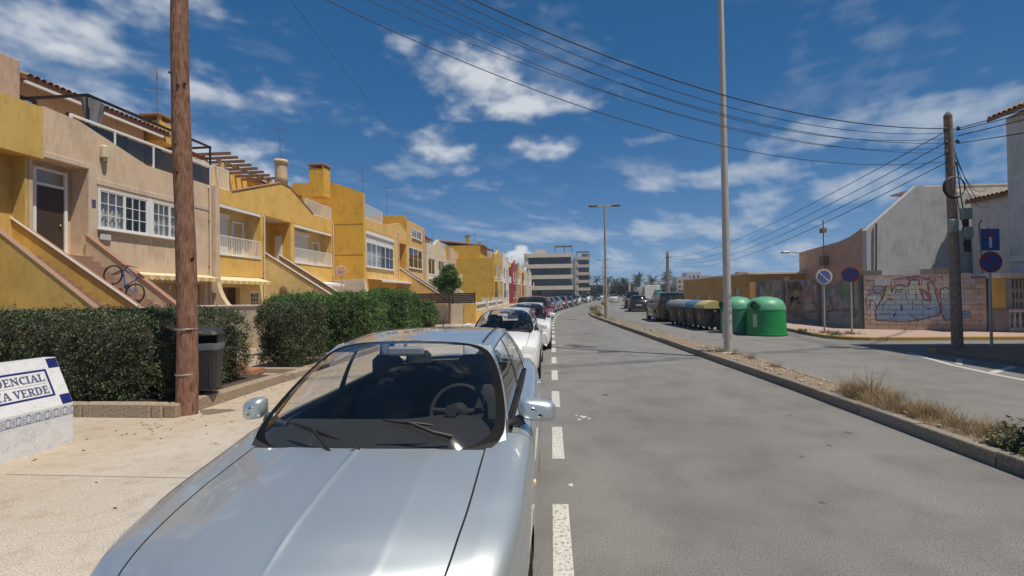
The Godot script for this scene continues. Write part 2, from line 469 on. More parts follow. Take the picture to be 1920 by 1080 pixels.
	for s in [[[-0.1, 13.75], [0.5, 13.72], [1.4, 13.9]], [[1.9, 13.3], [2.8, 13.05], [4.0, 12.55]], [[0.1, 11.2], [1.1, 11.5], [2.4, 12.1], [3.2, 12.4]], [[-0.2, 10.35], [0.3, 10.4]], [[0.9, 20.0], [2.0, 20.4], [3.2, 20.1]], [[6.0, 14.1], [7.5, 13.6], [9.0, 13.9]], [[5.3, 17.5], [7.2, 17.2], [9.0, 17.6]]]:
		var rows := []
		for i in 25:
			var q: float = i / 24.0 * (s.size() - 1)
			var k: int = mini(int(q), s.size() - 2)
			var pnt := Vector2(s[k][0], s[k][1]).lerp(Vector2(s[k + 1][0], s[k + 1][1]), q - k)
			pnt.y += 0.06 * nz.get_noise_2d(pnt.x * 8.0, s[0][1] * 10.0)
			var wd := 0.012 + 0.012 * absf(nz.get_noise_2d(pnt.x * 6.0, 30.0 + s[0][1]))
			rows.append(PackedVector3Array([V(pnt.x, 0.003, pnt.y - wd), V(pnt.x, 0.003, pnt.y + wd)]))
		var b := MB.new(); b.grid(rows)
		part(road, "sealed_crack", b, tar)
	# splashes of old paint and oil on the asphalt
	for s in [[0.42, 6.75, 0.045, 1], [0.36, 6.6, 0.03, 1], [0.5, 6.66, 0.025, 1], [0.33, 6.82, 0.02, 1], [0.15, 4.35, 0.025, 1], [3.6, 6.1, 0.035, 0], [3.1, 5.6, 0.025, 0], [2.6, 5.2, 0.02, 0], [0.9, 8.2, 0.05, 0], [3.3, 6.9, 0.03, 0], [2.2, 4.1, 0.02, 0]]:
		var q := MB.new(); var rr := []
		for i in 20:
			var an := TAU * i / 20.0
			var rad: float = s[2] * (1.0 + 0.55 * nz.get_noise_2d(cos(an) * 3.0 + s[0] * 9.0, sin(an) * 3.0 + s[1] * 9.0) + 0.12 * sin(an * 3.0 + s[1]))
			rr.append(V(s[0] + cos(an) * rad, 0.0025, s[1] + sin(an) * rad * 1.3))
		for i in 20: q.tri(V(s[0], 0.0025, s[1]), rr[i], rr[(i + 1) % 20])
		part(road, "paint_splash" if s[3] else "oil_stain", q, white if s[3] else textured("oil", Color(0.15, 0.145, 0.14), 0.8, noise_tex("asph", 0, []), 0.27, null, 1, true))
	# left footway: cream concrete, flush with the parking lane, a dusty band along the planters
	var conc := textured("footway", Color(0.57, 0.53, 0.475), 0.93, noise_tex("footway", 0.16, [[0.0, Color(0.62, 0.57, 0.51)], [0.3, Color(0.88, 0.85, 0.81)], [0.6, Color(1, 1, 1)], [1.0, Color(0.96, 0.95, 0.94)]], 5, 12, 1024), 0.33, bump_tex("footway_n", 0.2, 4.0, 4, 15, 1024), 0.3, true)
	conc.vertex_color_use_as_albedo = true
	coarse(conc, noise_tex("foot_big", 0.02, [[0.0, Color(0.90, 0.87, 0.83)], [0.3, Color(0.965, 0.955, 0.94)], [0.55, Color(1, 1, 1)], [1.0, Color(0.97, 0.965, 0.96)]], 7, 93, 1024), Vector3(0.16, 0.16, 0.16))
	var walk := setting("pavement_left", "cream concrete footway between the parked cars and the hedges", "pavement")
	strip("concrete", walk, conc, func(dd): return tab(ROAD_L, dd) - (9.0 if dd < 6.4 else 7.0), func(dd): return tab(ROAD_L, dd) - 2.1, 0.012, -12.0, 128.0, 0.22, 36,
		func(x, dd):
			var k := 0.97 + 0.13 * nz.get_noise_2d(x * 1.3 + 9, dd * 1.3)
			var dirt := smoothstep(-0.25, 0.75, nz.get_noise_2d(x * 1.1 + 60, dd * 0.7) + 1.25 * (1.0 - smoothstep(0.0, 1.4, absf(x + 5.6) + 0.25 * nz.get_noise_2d(x * 5, dd * 5))))
			return Color(k, k, k).lerp(Color(0.88, 0.77, 0.62), dirt * 0.6))
	var joint := mat("joint", Color(0.26, 0.21, 0.16), 0.95)
	for dd in [1.2, 4.3, 7.4, 10.6, 13.8, 17.0, 20.2, 23.4]:
		pbox(walk, "joint", joint, -5.5, -2.15, 0.012, 0.0145, dd, dd + 0.012)
	# dark damp stain where dogs stop at the pole, and dry leaves
	var st := MB.new()
	var rim := []
	for i in 18:
		var a := TAU * i / 18.0
		var r := 0.2 * (1.0 + 0.22 * sin(3.0 * a) + 0.1 * sin(7 * a))
		rim.append(V(-5.2 + cos(a) * r * 1.25, 0.0165, 6.85 + sin(a) * r * 0.8))
	for i in 18: st.tri(V(-5.22, 0.0165, 6.85), rim[i], rim[(i + 1) % 18])
	part(walk, "stain", st, textured("stain", Color(0.20, 0.165, 0.13), 0.8, noise_tex("footway", 0, []), 1.0, null, 1, true))
	for i in 64:
		var x := rng.randf_range(-6.9, -3.6); var dd := rng.randf_range(3.2, 9.6)
		if i < 40: x = -5.5 + rng.randfn(0, 0.28); dd = rng.randf_range(5.6, 7.2) if rng.randf() < 0.6 else rng.randf_range(4.5, 9.0)
		if x < -5.5 and dd > 6.35: continue
		var l := rng.randf_range(0.015, 0.04); var a := rng.randf() * TAU
		var b := MB.new()
		var u := Vector3(cos(a), 0, sin(a)) * l; var w := Vector3(-sin(a), 0, cos(a)) * l * 0.35
		var c := V(x, 0.016, dd)
		b.tri(c - u, c + w, c + Vector3(0, 0.006, 0)); b.tri(c + w, c + u, c + Vector3(0, 0.006, 0)); b.tri(c + u, c - w, c + Vector3(0, 0.006, 0)); b.tri(c - w, c - u, c + Vector3(0, 0.006, 0))
		part(walk, "dry_leaf", b, mat("dry_leaf", Color(0.10, 0.065, 0.035), 0.9))

func kerbs(parent: Node, line: Callable, d0: float, d1: float, w: float, h: float, m: Array, len_ := 1.0):
	var d := d0
	while d < d1:
		var a := Vector3(line.call(d), 0, -d); var c := Vector3(line.call(d + len_), 0, -d - len_)
		var dir := (c - a); var l := dir.length(); dir = dir.normalized()
		var side := dir.cross(Vector3.UP).normalized()
		var b := MB.new()
		var hh := h + rng.randf_range(-0.006, 0.006)
		var e := 0.018
		var prof := [Vector2(0, -0.05), Vector2(0, hh - e), Vector2(e * 0.4, hh - e * 0.3), Vector2(e, hh), Vector2(w - 0.01, hh), Vector2(w, hh - 0.01), Vector2(w, -0.05)]
		b.prism(prof, a + dir * 0.006 + side * rng.randf_range(-0.005, 0.005), side, Vector3.UP, dir * (l - 0.012))
		part(parent, "kerb_stone", b, m[rng.randi() % m.size()])
		d += len_
func median():
	var t := noise_tex("kerb", 0.05, [[0.0, 0.6], [0.45, 0.9], [1.0, 1.0]], 5, 41)
	var ks := [textured("kerb1", Color(0.33, 0.285, 0.225), 0.93, t, 0.9, bump_tex("earth_n", 0.1, 5.0), 0.5, true), textured("kerb2", Color(0.29, 0.25, 0.20), 0.93, t, 0.7, bump_tex("earth_n", 0.1, 5.0), 0.5, true), textured("kerb3", Color(0.36, 0.315, 0.255), 0.93, t, 1.1, bump_tex("earth_n", 0.1, 5.0), 0.5, true)]
	var md := setting("median", "narrow kerbed strip of dry earth and weeds between the carriageways", "median")
	kerbs(md, func(d): return tab(MEDIAN_L, d), -4.0, 62.0, 0.13, 0.15, ks)
	kerbs(md, func(d): return tab(MEDIAN_R, d) - 0.12, -4.0, 62.0, 0.12, 0.14, ks)
	var far := MB.new()
	for side in 2:
		var rows := []
		for i in 90:
			var d := 62.0 + i * 4.0
			var x := tab(MEDIAN_L, d) if side == 0 else tab(MEDIAN_R, d) - 0.13
			rows.append(PackedVector3Array([V(x, -0.02, d), V(x, 0.145, d), V(x + 0.13, 0.145, d), V(x + 0.13, -0.02, d)]))
		far.grid(rows)
	part(md, "kerb", far, ks[0])
	var soil := textured("median_soil", Color(0.36, 0.28, 0.19), 0.95, noise_tex("soil", 0.06, [[0.0, 0.5], [0.4, 0.82], [0.75, 1.0], [1.0, 0.95]], 6, 23), 0.8, bump_tex("earth_n", 0.1, 5.0), 1.0, true)
	var b := MB.new()
	var rows := []
	for i in 300:
		var d := -4.0 + (i * 0.2 if i < 200 else 40.0 + (i - 200) * 3.6)
		var l := tab(MEDIAN_L, d) + 0.128; var r := tab(MEDIAN_R, d) - 0.128
		var line := PackedVector3Array()
		for j in 7:
			var x := lerpf(l, r, j / 6.0)
			line.append(V(x, 0.125 + (0.0 if j == 0 or j == 6 else 0.025 + 0.045 * nz.get_noise_2d(x * 9, d * 9)), d))
		rows.append(line)
	b.grid(rows)
	part(md, "soil", b, soil)
	weeds(md)
func blade_mesh(n: int, spread: float, h: float, wd: float, seed: int) -> ArrayMesh:
	var r := RandomNumberGenerator.new(); r.seed = seed
	var b := MB.new()
	for i in n:
		var a := r.randf() * TAU
		var o := Vector3(cos(a), 0, sin(a)) * r.randf() * spread * 0.3
		var lean := Vector3(cos(a + r.randf_range(-1, 1)), 0, sin(a + r.randf_range(-1, 1))) * spread * r.randf_range(0.3, 1.0)
		var hh := h * r.randf_range(0.45, 1.0)
		var s := Vector3(-sin(a), 0, cos(a)) * wd
		var p1 := o + Vector3.UP * hh * 0.55 + lean * 0.35; var p2 := o + Vector3.UP * hh + lean
		b.quad(o - s, o + s, p1 + s * 0.8, p1 - s * 0.8); b.tri(p1 - s * 0.8, p1 + s * 0.8, p2)
		if i % 2 == 0:   # a side sprig with a seed head
			var q := p1 + Vector3(r.randf_range(-1, 1), 0.6, r.randf_range(-1, 1)) * h * 0.25
			b.tri(p1 - s * 0.6, p1 + s * 0.6, q)
			b.quad(q - s * 1.5, q + Vector3(0, wd * 2, 0), q + s * 1.5, q - Vector3(0, wd * 2, 0))
	return b.mesh()
func scatter(parent: Node, called: String, mesh: Mesh, m: Material, xf: Array, cols: Array) -> MultiMeshInstance3D:
	var mm := MultiMesh.new()
	mm.transform_format = MultiMesh.TRANSFORM_3D; mm.use_colors = true; mm.mesh = mesh
	mm.instance_count = xf.size()
	for i in xf.size():
		mm.set_instance_transform(i, xf[i]); mm.set_instance_color(i, cols[i])
	var o := MultiMeshInstance3D.new()
	o.name = unique_name(parent, called); o.multimesh = mm; o.material_override = m
	parent.add_child(o, true)
	return o
func leafy(key: String) -> StandardMaterial3D:
	if MATS.has(key): return MATS[key]
	var m := mat(key, Color(1, 1, 1), 0.55)
	m.vertex_color_use_as_albedo = true; m.cull_mode = BaseMaterial3D.CULL_DISABLED
	m.backlight_enabled = true; m.backlight = Color(0.35, 0.35, 0.35)
	return m
func weeds(md: Node):
	var clumps := [   # x, d, radius across, radius along, height, count, kind
		[4.66, 7.45, 0.26, 0.5, 0.44, 260, 0], [4.64, 6.7, 0.28, 0.6, 0.38, 260, 0], [4.68, 6.0, 0.26, 0.6, 0.38, 240, 0], [4.72, 5.4, 0.24, 0.45, 0.34, 120, 0], [4.72, 4.95, 0.28, 0.6, 0.30, 420, 1], [4.75, 4.95, 0.2, 0.3, 0.42, 50, 0], [4.62, 4.3, 0.27, 0.5, 0.2, 220, 1],
		[4.45, 12.9, 0.24, 0.35, 0.28, 60, 0], [4.62, 12.4, 0.2, 0.25, 0.24, 45, 1], [4.68, 11.6, 0.15, 0.2, 0.30, 34, 2], [4.65, 10.4, 0.15, 0.25, 0.26, 30, 2], [4.2, 13.6, 0.15, 0.3, 0.2, 30, 2],
		[4.5, 9.3, 0.2, 0.5, 0.09, 40, 1], [4.6, 8.4, 0.2, 0.4, 0.1, 40, 0], [4.0, 17.5, 0.2, 0.8, 0.16, 50, 0], [4.05, 20.0, 0.2, 0.7, 0.18, 46, 2], [3.7, 24.0, 0.2, 1.2, 0.2, 60, 0], [3.5, 28.5, 0.25, 1.8, 0.28, 90, 0], [3.3, 33.0, 0.3, 1.5, 0.4, 90, 1], [3.35, 37.0, 0.3, 2.2, 0.5, 130, 0], [3.7, 42.0, 0.35, 2.5, 0.55, 130, 1], [4.9, 50.0, 0.4, 4.0, 0.5, 140, 0], [7.0, 63.0, 0.4, 6.0, 0.5, 120, 1]]
	var pal := [[Color(0.37, 0.26, 0.14), Color(0.29, 0.19, 0.10), Color(0.44, 0.33, 0.20), Color(0.25, 0.2, 0.09)], [Color(0.075, 0.11, 0.035), Color(0.10, 0.14, 0.04), Color(0.06, 0.085, 0.03), Color(0.24, 0.2, 0.09)], [Color(0.26, 0.15, 0.095), Color(0.34, 0.21, 0.13), Color(0.2, 0.13, 0.08), Color(0.3, 0.22, 0.14)]]
	var xf := [[], [], [], []]; var cl := [[], [], [], []]
	for c in clumps:
		for i in c[5]:
			var a := rng.randf() * TAU; var r := sqrt(rng.randf())
			var d: float = c[1] + sin(a) * r * c[3]
			var x: float = clampf(c[0] + cos(a) * r * c[2], tab(MEDIAN_L, d) + 0.1, tab(MEDIAN_R, d) - 0.06)
			var k: int = (2 if c[6] == 1 and rng.randf() < 0.75 else rng.randi() % 2)
			var lump := clampf(0.75 + 1.1 * nz.get_noise_2d(x * 14.0, d * 9.0), 0.3, 1.5)
			var s: float = c[4] / 0.3 * rng.randf_range(0.4, 1.2) * (1.0 - 0.35 * r) * lump
			if k == 2: s *= 1.1
			xf[k].append(Transform3D(Basis(Vector3.UP, rng.randf() * TAU).scaled(Vector3(s, s * rng.randf_range(0.8, 1.2), s)), V(x, 0.125, d)))
			cl[k].append(pal[c[6]][rng.randi() % 4] * rng.randf_range(0.75, 1.2))
	for i in 420:
		var d := rng.randf_range(3.0, 36.0)
		var x := lerpf(tab(MEDIAN_L, d) + 0.12, tab(MEDIAN_R, d) - 0.1, rng.randf())
		var s := rng.randf_range(0.15, 0.4)
		xf[rng.randi() % 2].append(Transform3D(Basis(Vector3.UP, rng.randf() * TAU).scaled(Vector3(s, s, s)), V(x, 0.125, d)))
	for k in 2:
		while cl[k].size() < xf[k].size(): cl[k].append(pal[rng.randi() % 3][rng.randi() % 4])
	var b := MB.new()
	for i in 26:
		var a := rng.randf() * TAU; var o := Vector3(cos(a), 0, sin(a)) * rng.randf() * 0.12 + Vector3.UP * rng.randf_range(0.02, 0.22)
		var u := Vector3(rng.randf_range(-1, 1), rng.randf_range(-0.2, 0.8), rng.randf_range(-1, 1)).normalized() * 0.035
		var w := u.cross(Vector3(rng.randf_range(-1, 1), 1, rng.randf_range(-1, 1))).normalized() * 0.014
		b.quad(o - u, o + w, o + u, o - w)
	var meshes := [blade_mesh(13, 0.24, 0.3, 0.0019, 1), blade_mesh(16, 0.19, 0.26, 0.0016, 2), b.mesh()]
	var names := ["dry_weeds", "dry_grass", "green_weeds"]
	for k in 3:
		var o := scatter(md, names[k], meshes[k], leafy("weed"), xf[k], cl[k])
		o.set_meta("kind", "stuff")
	# pebbles on the soil
	var pb := MB.new(); pb.bbox(Vector3(-0.02, -0.01, -0.015), Vector3(0.02, 0.014, 0.015), 0.008)
	var pxf := []; var pc := []
	for i in 300:
		var d := rng.randf_range(3.5, 22.0)
		pxf.append(Transform3D(Basis.from_euler(Vector3(rng.randf(), rng.randf() * 6, rng.randf())).scaled(Vector3.ONE * rng.randf_range(0.4, 1.6)), V(lerpf(tab(MEDIAN_L, d) + 0.14, tab(MEDIAN_R, d) - 0.14, rng.randf()), 0.15, d)))
		var k := rng.randf_range(0.35, 0.6)
		pc.append(Color(k, k * 0.86, k * 0.7))
	var pm := mat("pebble", Color(1, 1, 1), 0.9); pm.vertex_color_use_as_albedo = true
	scatter(md, "pebbles", pb.mesh(), pm, pxf, pc).set_meta("kind", "stuff")

func right_corner():
	var pink := textured("pink_paving", Color(0.50, 0.36, 0.295), 0.9, noise_tex("pinkpave", 0.05, [[0.0, 0.72], [0.5, 0.93], [1.0, 1.0]], 5, 51), 0.5, null, 1, true)
	var yellow := textured("yellow_kerb", Color(0.46, 0.31, 0.095), 0.88, noise_tex("yk", 0.06, [[0.0, Color(0.5, 0.5, 0.48)], [0.36, Color(0.75, 0.73, 0.68)], [0.5, Color(1, 1, 1)], [1.0, Color(1, 0.96, 0.9)]], 5, 52), 1.0, null, 1, true)
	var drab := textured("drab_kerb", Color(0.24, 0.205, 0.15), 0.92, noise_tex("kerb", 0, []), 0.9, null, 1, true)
	var pv := setting("pavement_far_corner", "pink paved footway with worn yellow kerb below the graffiti wall", "pavement")
	# pavement across the side street and on along the avenue
	var poly := [[60.0, 17.0], [11.0, 17.0], [10.35, 17.25], [9.95, 17.9], [10.0, 19.0], [10.35, 22.0], [10.3, 24.0], [9.95, 30.0], [9.45, 40.0], [9.45, 42.0], [14.4, 42.0], [14.4, 21.0], [60.0, 21.0]]
	var b := MB.new()
	var pp := []
	for p in poly: pp.append(Vector2(p[0], p[1]))
	b.prism(pp, Vector3.ZERO, Vector3.RIGHT, Vector3.FORWARD, Vector3.UP * 0.115)
	part(pv, "paving", b, pink)
	var edge := [[34.0, 16.87], [32.0, 16.87]]
	var x := 32.0
	while x > 11.2: edge.append([x, 16.87]); x -= 1.0
	edge.append_array([[10.75, 16.92], [10.3, 17.1], [10.0, 17.4], [9.84, 17.9], [9.84, 18.9], [9.95, 19.9], [10.05, 20.9], [10.18, 21.9], [10.2, 22.9], [10.17, 23.9], [10.1, 24.9], [10.02, 25.9], [9.95, 26.9], [9.9, 27.9], [9.85, 28.9], [9.8, 29.9], [9.75, 30.9], [9.7, 31.9]])
	for i in range(2, edge.size() - 1):
		var a := V(edge[i][0], 0, edge[i][1]); var c := V(edge[i + 1][0], 0, edge[i + 1][1])
		var dir := (c - a).normalized(); var side := Vector3.UP.cross(dir).normalized() * -1.0
		var k := MB.new()
		k.prism([Vector2(0, -0.05), Vector2(0, 0.105), Vector2(0.015, 0.122), Vector2(0.13, 0.122), Vector2(0.13, -0.05)], a + dir * 0.004 - side * 0.0, side, Vector3.UP, (c - a) - dir * 0.008)
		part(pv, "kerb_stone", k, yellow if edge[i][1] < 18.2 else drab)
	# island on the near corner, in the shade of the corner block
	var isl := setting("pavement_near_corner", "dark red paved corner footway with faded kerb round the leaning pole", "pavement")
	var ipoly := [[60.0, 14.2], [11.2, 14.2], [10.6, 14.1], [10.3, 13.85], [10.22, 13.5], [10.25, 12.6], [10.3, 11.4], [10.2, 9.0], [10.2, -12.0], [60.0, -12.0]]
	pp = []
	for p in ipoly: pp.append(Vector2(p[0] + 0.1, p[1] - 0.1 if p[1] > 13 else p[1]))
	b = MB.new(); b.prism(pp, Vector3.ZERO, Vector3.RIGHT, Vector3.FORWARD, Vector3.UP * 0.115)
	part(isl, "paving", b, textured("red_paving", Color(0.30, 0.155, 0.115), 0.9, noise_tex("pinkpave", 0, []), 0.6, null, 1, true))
	edge = []
	for i in range(1, ipoly.size() - 2):
		var p = ipoly[i]; var q = ipoly[i + 1]
		var n := maxi(1, int(Vector2(q[0] - p[0], q[1] - p[1]).length() / 1.0))
		for k in n: edge.append([lerpf(p[0], q[0], float(k) / n), lerpf(p[1], q[1], float(k) / n)])
	var e0 := []
	for k in 14: e0.append([25.2 - k, 14.2])
	edge = e0 + edge
	for i in edge.size() - 1:
		var a := V(edge[i][0], 0, edge[i][1]); var c := V(edge[i + 1][0], 0, edge[i + 1][1])
		var dir := (c - a).normalized(); var side := dir.cross(Vector3.UP).normalized() * -1.0
		var k := MB.new()
		k.prism([Vector2(0, -0.05), Vector2(0, 0.105), Vector2(0.015, 0.122), Vector2(0.13, 0.122), Vector2(0.13, -0.05)], a + dir * 0.004, side, Vector3.UP, (c - a) - dir * 0.008)
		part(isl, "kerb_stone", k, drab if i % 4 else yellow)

# ------------------------------------------------------------------ houses
func facade(parent: Node, m: Material, X: float, d0: float, d1: float, y0: float, y1: float, holes: Array, th := 0.25, called := "wall"):
	var ds := [d0, d1]; var ys := [y0, y1]
	for h in holes: ds.append_array([h[0], h[1]]); ys.append_array([h[2], h[3]])
	ds.sort(); ys.sort()
	var b := MB.new()
	for j in ys.size() - 1:
		if ys[j + 1] - ys[j] < 0.001 or ys[j] < y0 - 0.001 or ys[j + 1] > y1 + 0.001: continue
		var run := -1.0
		for i in ds.size():
			var solid := false
			if i < ds.size() - 1 and ds[i] >= d0 - 0.001 and ds[i + 1] <= d1 + 0.001:
				solid = true
				var cm: float = (ds[i] + ds[i + 1]) * 0.5; var ym: float = (ys[j] + ys[j + 1]) * 0.5
				for h in holes:
					if cm > h[0] and cm < h[1] and ym > h[2] and ym < h[3]: solid = false
			if solid and run < 0: run = ds[i]
			if not solid and run >= 0:
				if ds[i] - run > 0.001: b.box(V(X - th, ys[j], ds[i]), V(X, ys[j + 1], run))
				run = -1.0
	return part(parent, called, b, m)
func recess(parent: Node, m: Material, X: float, depth: float, d0: float, d1: float, y0: float, y1: float, ceil_m: Material = null):   # side, back, floor and ceiling of a loggia behind the facade
	var b := MB.new()
	b.box(V(X - depth - 0.1, y0 - 0.1, d1 + 0.1), V(X - depth, y1 + 0.1, d0 - 0.1))
	b.box(V(X - depth + 0.001, y0 - 0.1, d0 - 0.002), V(X - 0.252, y1 + 0.1, d0 - 0.1))
	b.box(V(X - depth + 0.001, y0 - 0.1, d1 + 0.1), V(X - 0.252, y1 + 0.1, d1 + 0.002))
	part(parent, "loggia_wall", b, m)
	var cm: Material = ceil_m if ceil_m else m
	pbox(parent, "loggia_floor", cm, X - depth + 0.001, X - 0.252, y0 - 0.1, y0, d0, d1); pbox(parent, "loggia_ceiling", cm, X - depth + 0.001, X - 0.252, y1 + 0.002, y1 + 0.1, d0, d1)
func window(parent: Node, X: float, d0: float, d1: float, y0: float, y1: float, leaves: int, cols: int, rows: int, fm: Material, curtain := 0, sill := true, gm: Material = null):
	var f := MB.new()
	var w := 0.06
	f.box(V(X - 0.07, y0, d0 + w), V(X, y1, d0)); f.box(V(X - 0.07, y0, d1), V(X, y1, d1 - w))
	f.box(V(X - 0.068, y0, d1 - w), V(X - 0.002, y0 + w, d0 + w)); f.box(V(X - 0.068, y1 - w, d1 - w), V(X - 0.002, y1, d0 + w))
	var o := part(parent, "window", f, fm)
	var lw := (d1 - d0 - 2 * w) / leaves
	for i in leaves:
		var a := d0 + w + i * lw; var z := a + lw
		var s := MB.new(); var q := 0.045
		s.box(V(X - 0.055, y0 + w, a + q), V(X - 0.012, y1 - w, a + 0.002)); s.box(V(X - 0.055, y0 + w, z - 0.002), V(X - 0.012, y1 - w, z - q))
		s.box(V(X - 0.054, y0 + w, z - q), V(X - 0.013, y0 + w + q, a + q)); s.box(V(X - 0.054, y1 - w - q, z - q), V(X - 0.013, y1 - w, a + q))
		var pw := (lw - 2 * q) / cols; var ph := (y1 - y0 - 2 * w - 2 * q) / rows
		for c in range(1, cols): s.box(V(X - 0.05, y0 + w + q, a + q + c * pw + 0.012), V(X - 0.018, y1 - w - q, a + q + c * pw - 0.012))
		for r in range(1, rows): s.box(V(X - 0.049, y0 + w + q + r * ph - 0.012, z - q), V(X - 0.019, y0 + w + q + r * ph + 0.012, a + q))
		part(o, "sash", s, fm)
		for c in cols:
			for r in rows:
				var p := MB.new()
				p.quad(V(X - 0.034, y0 + w + q + r * ph, a + q + c * pw), V(X - 0.034, y0 + w + q + r * ph, a + q + (c + 1) * pw), V(X - 0.034, y0 + w + q + (r + 1) * ph, a + q + (c + 1) * pw), V(X - 0.034, y0 + w + q + (r + 1) * ph, a + q + c * pw))
				part(o, "pane", p, gm if gm else glass("window_glass", Color(0.05, 0.07, 0.08), 0.16))
	if sill:
		pbox(o, "sill", mat("sill", Color(0.50, 0.46, 0.40)), X - 0.06, X + 0.11, y0 - 0.045, y0 - 0.003, d0 - 0.05, d1 + 0.05, 0.01)
	for k in curtain:
		var cw := (d1 - d0) * (0.5 if curtain == 2 else 0.55)
		var cd := d0 + 0.02 if k == 0 else d1 - cw - 0.02
		var rr := []
		for i in 33:
			var u := i / 32.0
			var off := 0.035 * sin(u * 40.0 + k) + 0.012 * sin(u * 93.0)
			rr.append(PackedVector3Array([V(X - 0.24 + off, y0 - 0.05, cd + u * cw), V(X - 0.24 + off * 0.7, y1, cd + u * cw)]))
		var cb := MB.new(); cb.grid(rr)
		part(o, "curtain", cb, mat("curtain", Color(0.55, 0.56, 0.56), 0.9))
	return o
func shutter(parent: Node, X: float, d0: float, d1: float, y0: float, y1: float):
	var b := MB.new()
	var prof := [Vector2(-0.03, y0)]
	var y := y0
	while y < y1 - 0.055: 
		prof.append_array([Vector2(0.0, y + 0.002), Vector2(0.012, y + 0.012), Vector2(0.012, y + 0.04), Vector2(0.0, y + 0.05)]); y += 0.052
	prof.append(Vector2(0.0, y1)); prof.append(Vector2(-0.03, y1))
	b.prism(prof, V(X, 0, d1), Vector3.RIGHT, Vector3.UP, Vector3(0, 0, d1 - d0))
	var o := part(parent, "roller_shutter", b, mat("shutter", Color(0.72, 0.72, 0.70), 0.6))
	pbox(o, "shutter_box", mat("white_frame", Color(0.78, 0.78, 0.76), 0.5), X - 0.06, X + 0.12, y1, y1 + 0.24, d0 - 0.03, d1 + 0.03, 0.01)
	return o
var BAL := {}
func railing(parent: Node, X: float, d0: float, d1: float, y0: float, y1: float, gap: float, m: Material):
	var b := MB.new()
	b.box(V(X - 0.035, y1 - 0.045, d1), V(X + 0.005, y1, d0)); b.box(V(X - 0.03, y0 + 0.05, d1), V(X, y0 + 0.085, d0))
	for d in [d0, d1 - 0.04]: b.box(V(X - 0.037, y0, d + 0.04), V(X + 0.007, y1 - 0.002, d))
	var o := part(parent, "railing", b, m)
	var h := y1 - y0 - 0.12
	var key := "%.2f" % h
	if not BAL.has(key):
		var q := MB.new(); q.box(Vector3(-0.012, 0, -0.012), Vector3(0.012, h, 0.012)); BAL[key] = q.mesh()
	var n := int((d1 - d0) / gap)
	for i in range(1, n):
		put(o, "baluster", BAL[key], m, Transform3D(Basis(), V(X - 0.015, y0 + 0.08, d0 + (d1 - d0) * i / n)))
	return o
func stairs(parent: Node, x_top: float, y_top: float, x_end: float, d0: float, d1: float, m: Material, tread: Material):
	var n := int(round(y_top / 0.175))
	for i in n:
		var xa := lerpf(x_end, x_top, float(i) / n); var xb := lerpf(x_end, x_top, float(i + 1) / n)
		var y := y_top * (i + 1) / n
		pbox(parent, "step", tread, xa, xb + 0.0, maxf(0.0, y - 0.9), y, d0, d1)
func stair_wall(parent: Node, m: Material, x_top: float, y_top: float, x_end: float, y_end: float, d0: float, d1: float, capm: Material, cap_w := 0.04, cap_h := 0.05, called := "stair_parapet"):
	var b := MB.new()
	b.prism([Vector2(x_top, 0), Vector2(x_end, 0), Vector2(x_end, y_end), Vector2(x_top, y_top)], V(0, 0, d0), Vector3.RIGHT, Vector3.UP, Vector3(0, 0, -(d1 - d0)))
	var o := part(parent, called, b, m)
	if capm:
		var c := MB.new()
		c.prism([Vector2(x_top, y_top), Vector2(x_end, y_end), Vector2(x_end + 0.03, y_end + 0.001), Vector2(x_end + 0.03, y_end + cap_h), Vector2(x_top, y_top + cap_h)], V(0, 0.001, d0 - cap_w), Vector3.RIGHT, Vector3.UP, Vector3(0, 0, -(d1 - d0 + 2 * cap_w)))
		part(o, "coping", c, capm)
	return o
func tile_roof(parent: Node, x0: float, y0: float, x1: float, y1: float, d0: float, d1: float, m: Array):   # barrel tiles running from the ridge (x1,y1) down to the eave (x0,y0)
	var base := MB.new()
	base.prism([Vector2(x0, y0 - 0.14), Vector2(x0, y0), Vector2(x1, y1), Vector2(x1, y1 - 0.14)], V(0, 0, d0), Vector3.RIGHT, Vector3.UP, Vector3(0, 0, -(d1 - d0)))
	var o := part(parent, "roof", base, m[0])
	var dir := Vector3(x1 - x0, y1 - y0, 0); var l := dir.length(); dir = dir.normalized()
	var up := Vector3(-dir.y, dir.x, 0); if up.y < 0: up = -up
	var b := MB.new()
	var rows := []
	for i in 2:
		var line := PackedVector3Array()
		for k in 7:
			var a := PI * k / 6.0
			line.append(Vector3(i * 0.47, sin(a) * (0.085 - 0.012 * i), cos(a) * (0.1 - 0.012 * i)))
		rows.append(line)
	b.grid(rows)
	for k in 6: b.quad(rows[0][k], rows[0][k + 1], rows[0][k + 1] * 0.86 * Vector3(1, 1, 1), rows[0][k] * 0.86)
	var me := b.mesh()
	var n := int((d1 - d0) / 0.21); var nr := int(l / 0.4)
	var bas := Basis(dir, up, dir.cross(up))
	var rest := MB.new(); rest.use_col = true
	var rxf := []; var single := 0 if d0 > 45.0 else mini(nr, int(130.0 / n))
	for i in n:
		for r in nr:
			if r >= single:
				rxf.append(Transform3D(bas * Basis(Vector3(0, 0, 1), 0.02), V(x0, y0, d0 + 0.1 + i * 0.21) + dir * (r * 0.4 - 0.05) + up * 0.005)); continue
			put(o, "roof_tile", me, m[rng.randi() % m.size()], Transform3D(bas * Basis(Vector3(0, 0, 1), 0.02), V(x0, y0, d0 + 0.1 + i * 0.21) + dir * (r * 0.4 - 0.05) + up * 0.005))
	if rxf.size() > 0:
		var rc := []
		for i in rxf.size(): rc.append(Color.WHITE)
		merge_copies(rest, me.surface_get_arrays(0), rxf, rc)
		part(o, "upper_tiles" if single > 0 else "roof_tiles", rest, m[1 % m.size()]).set_meta("kind", "stuff")
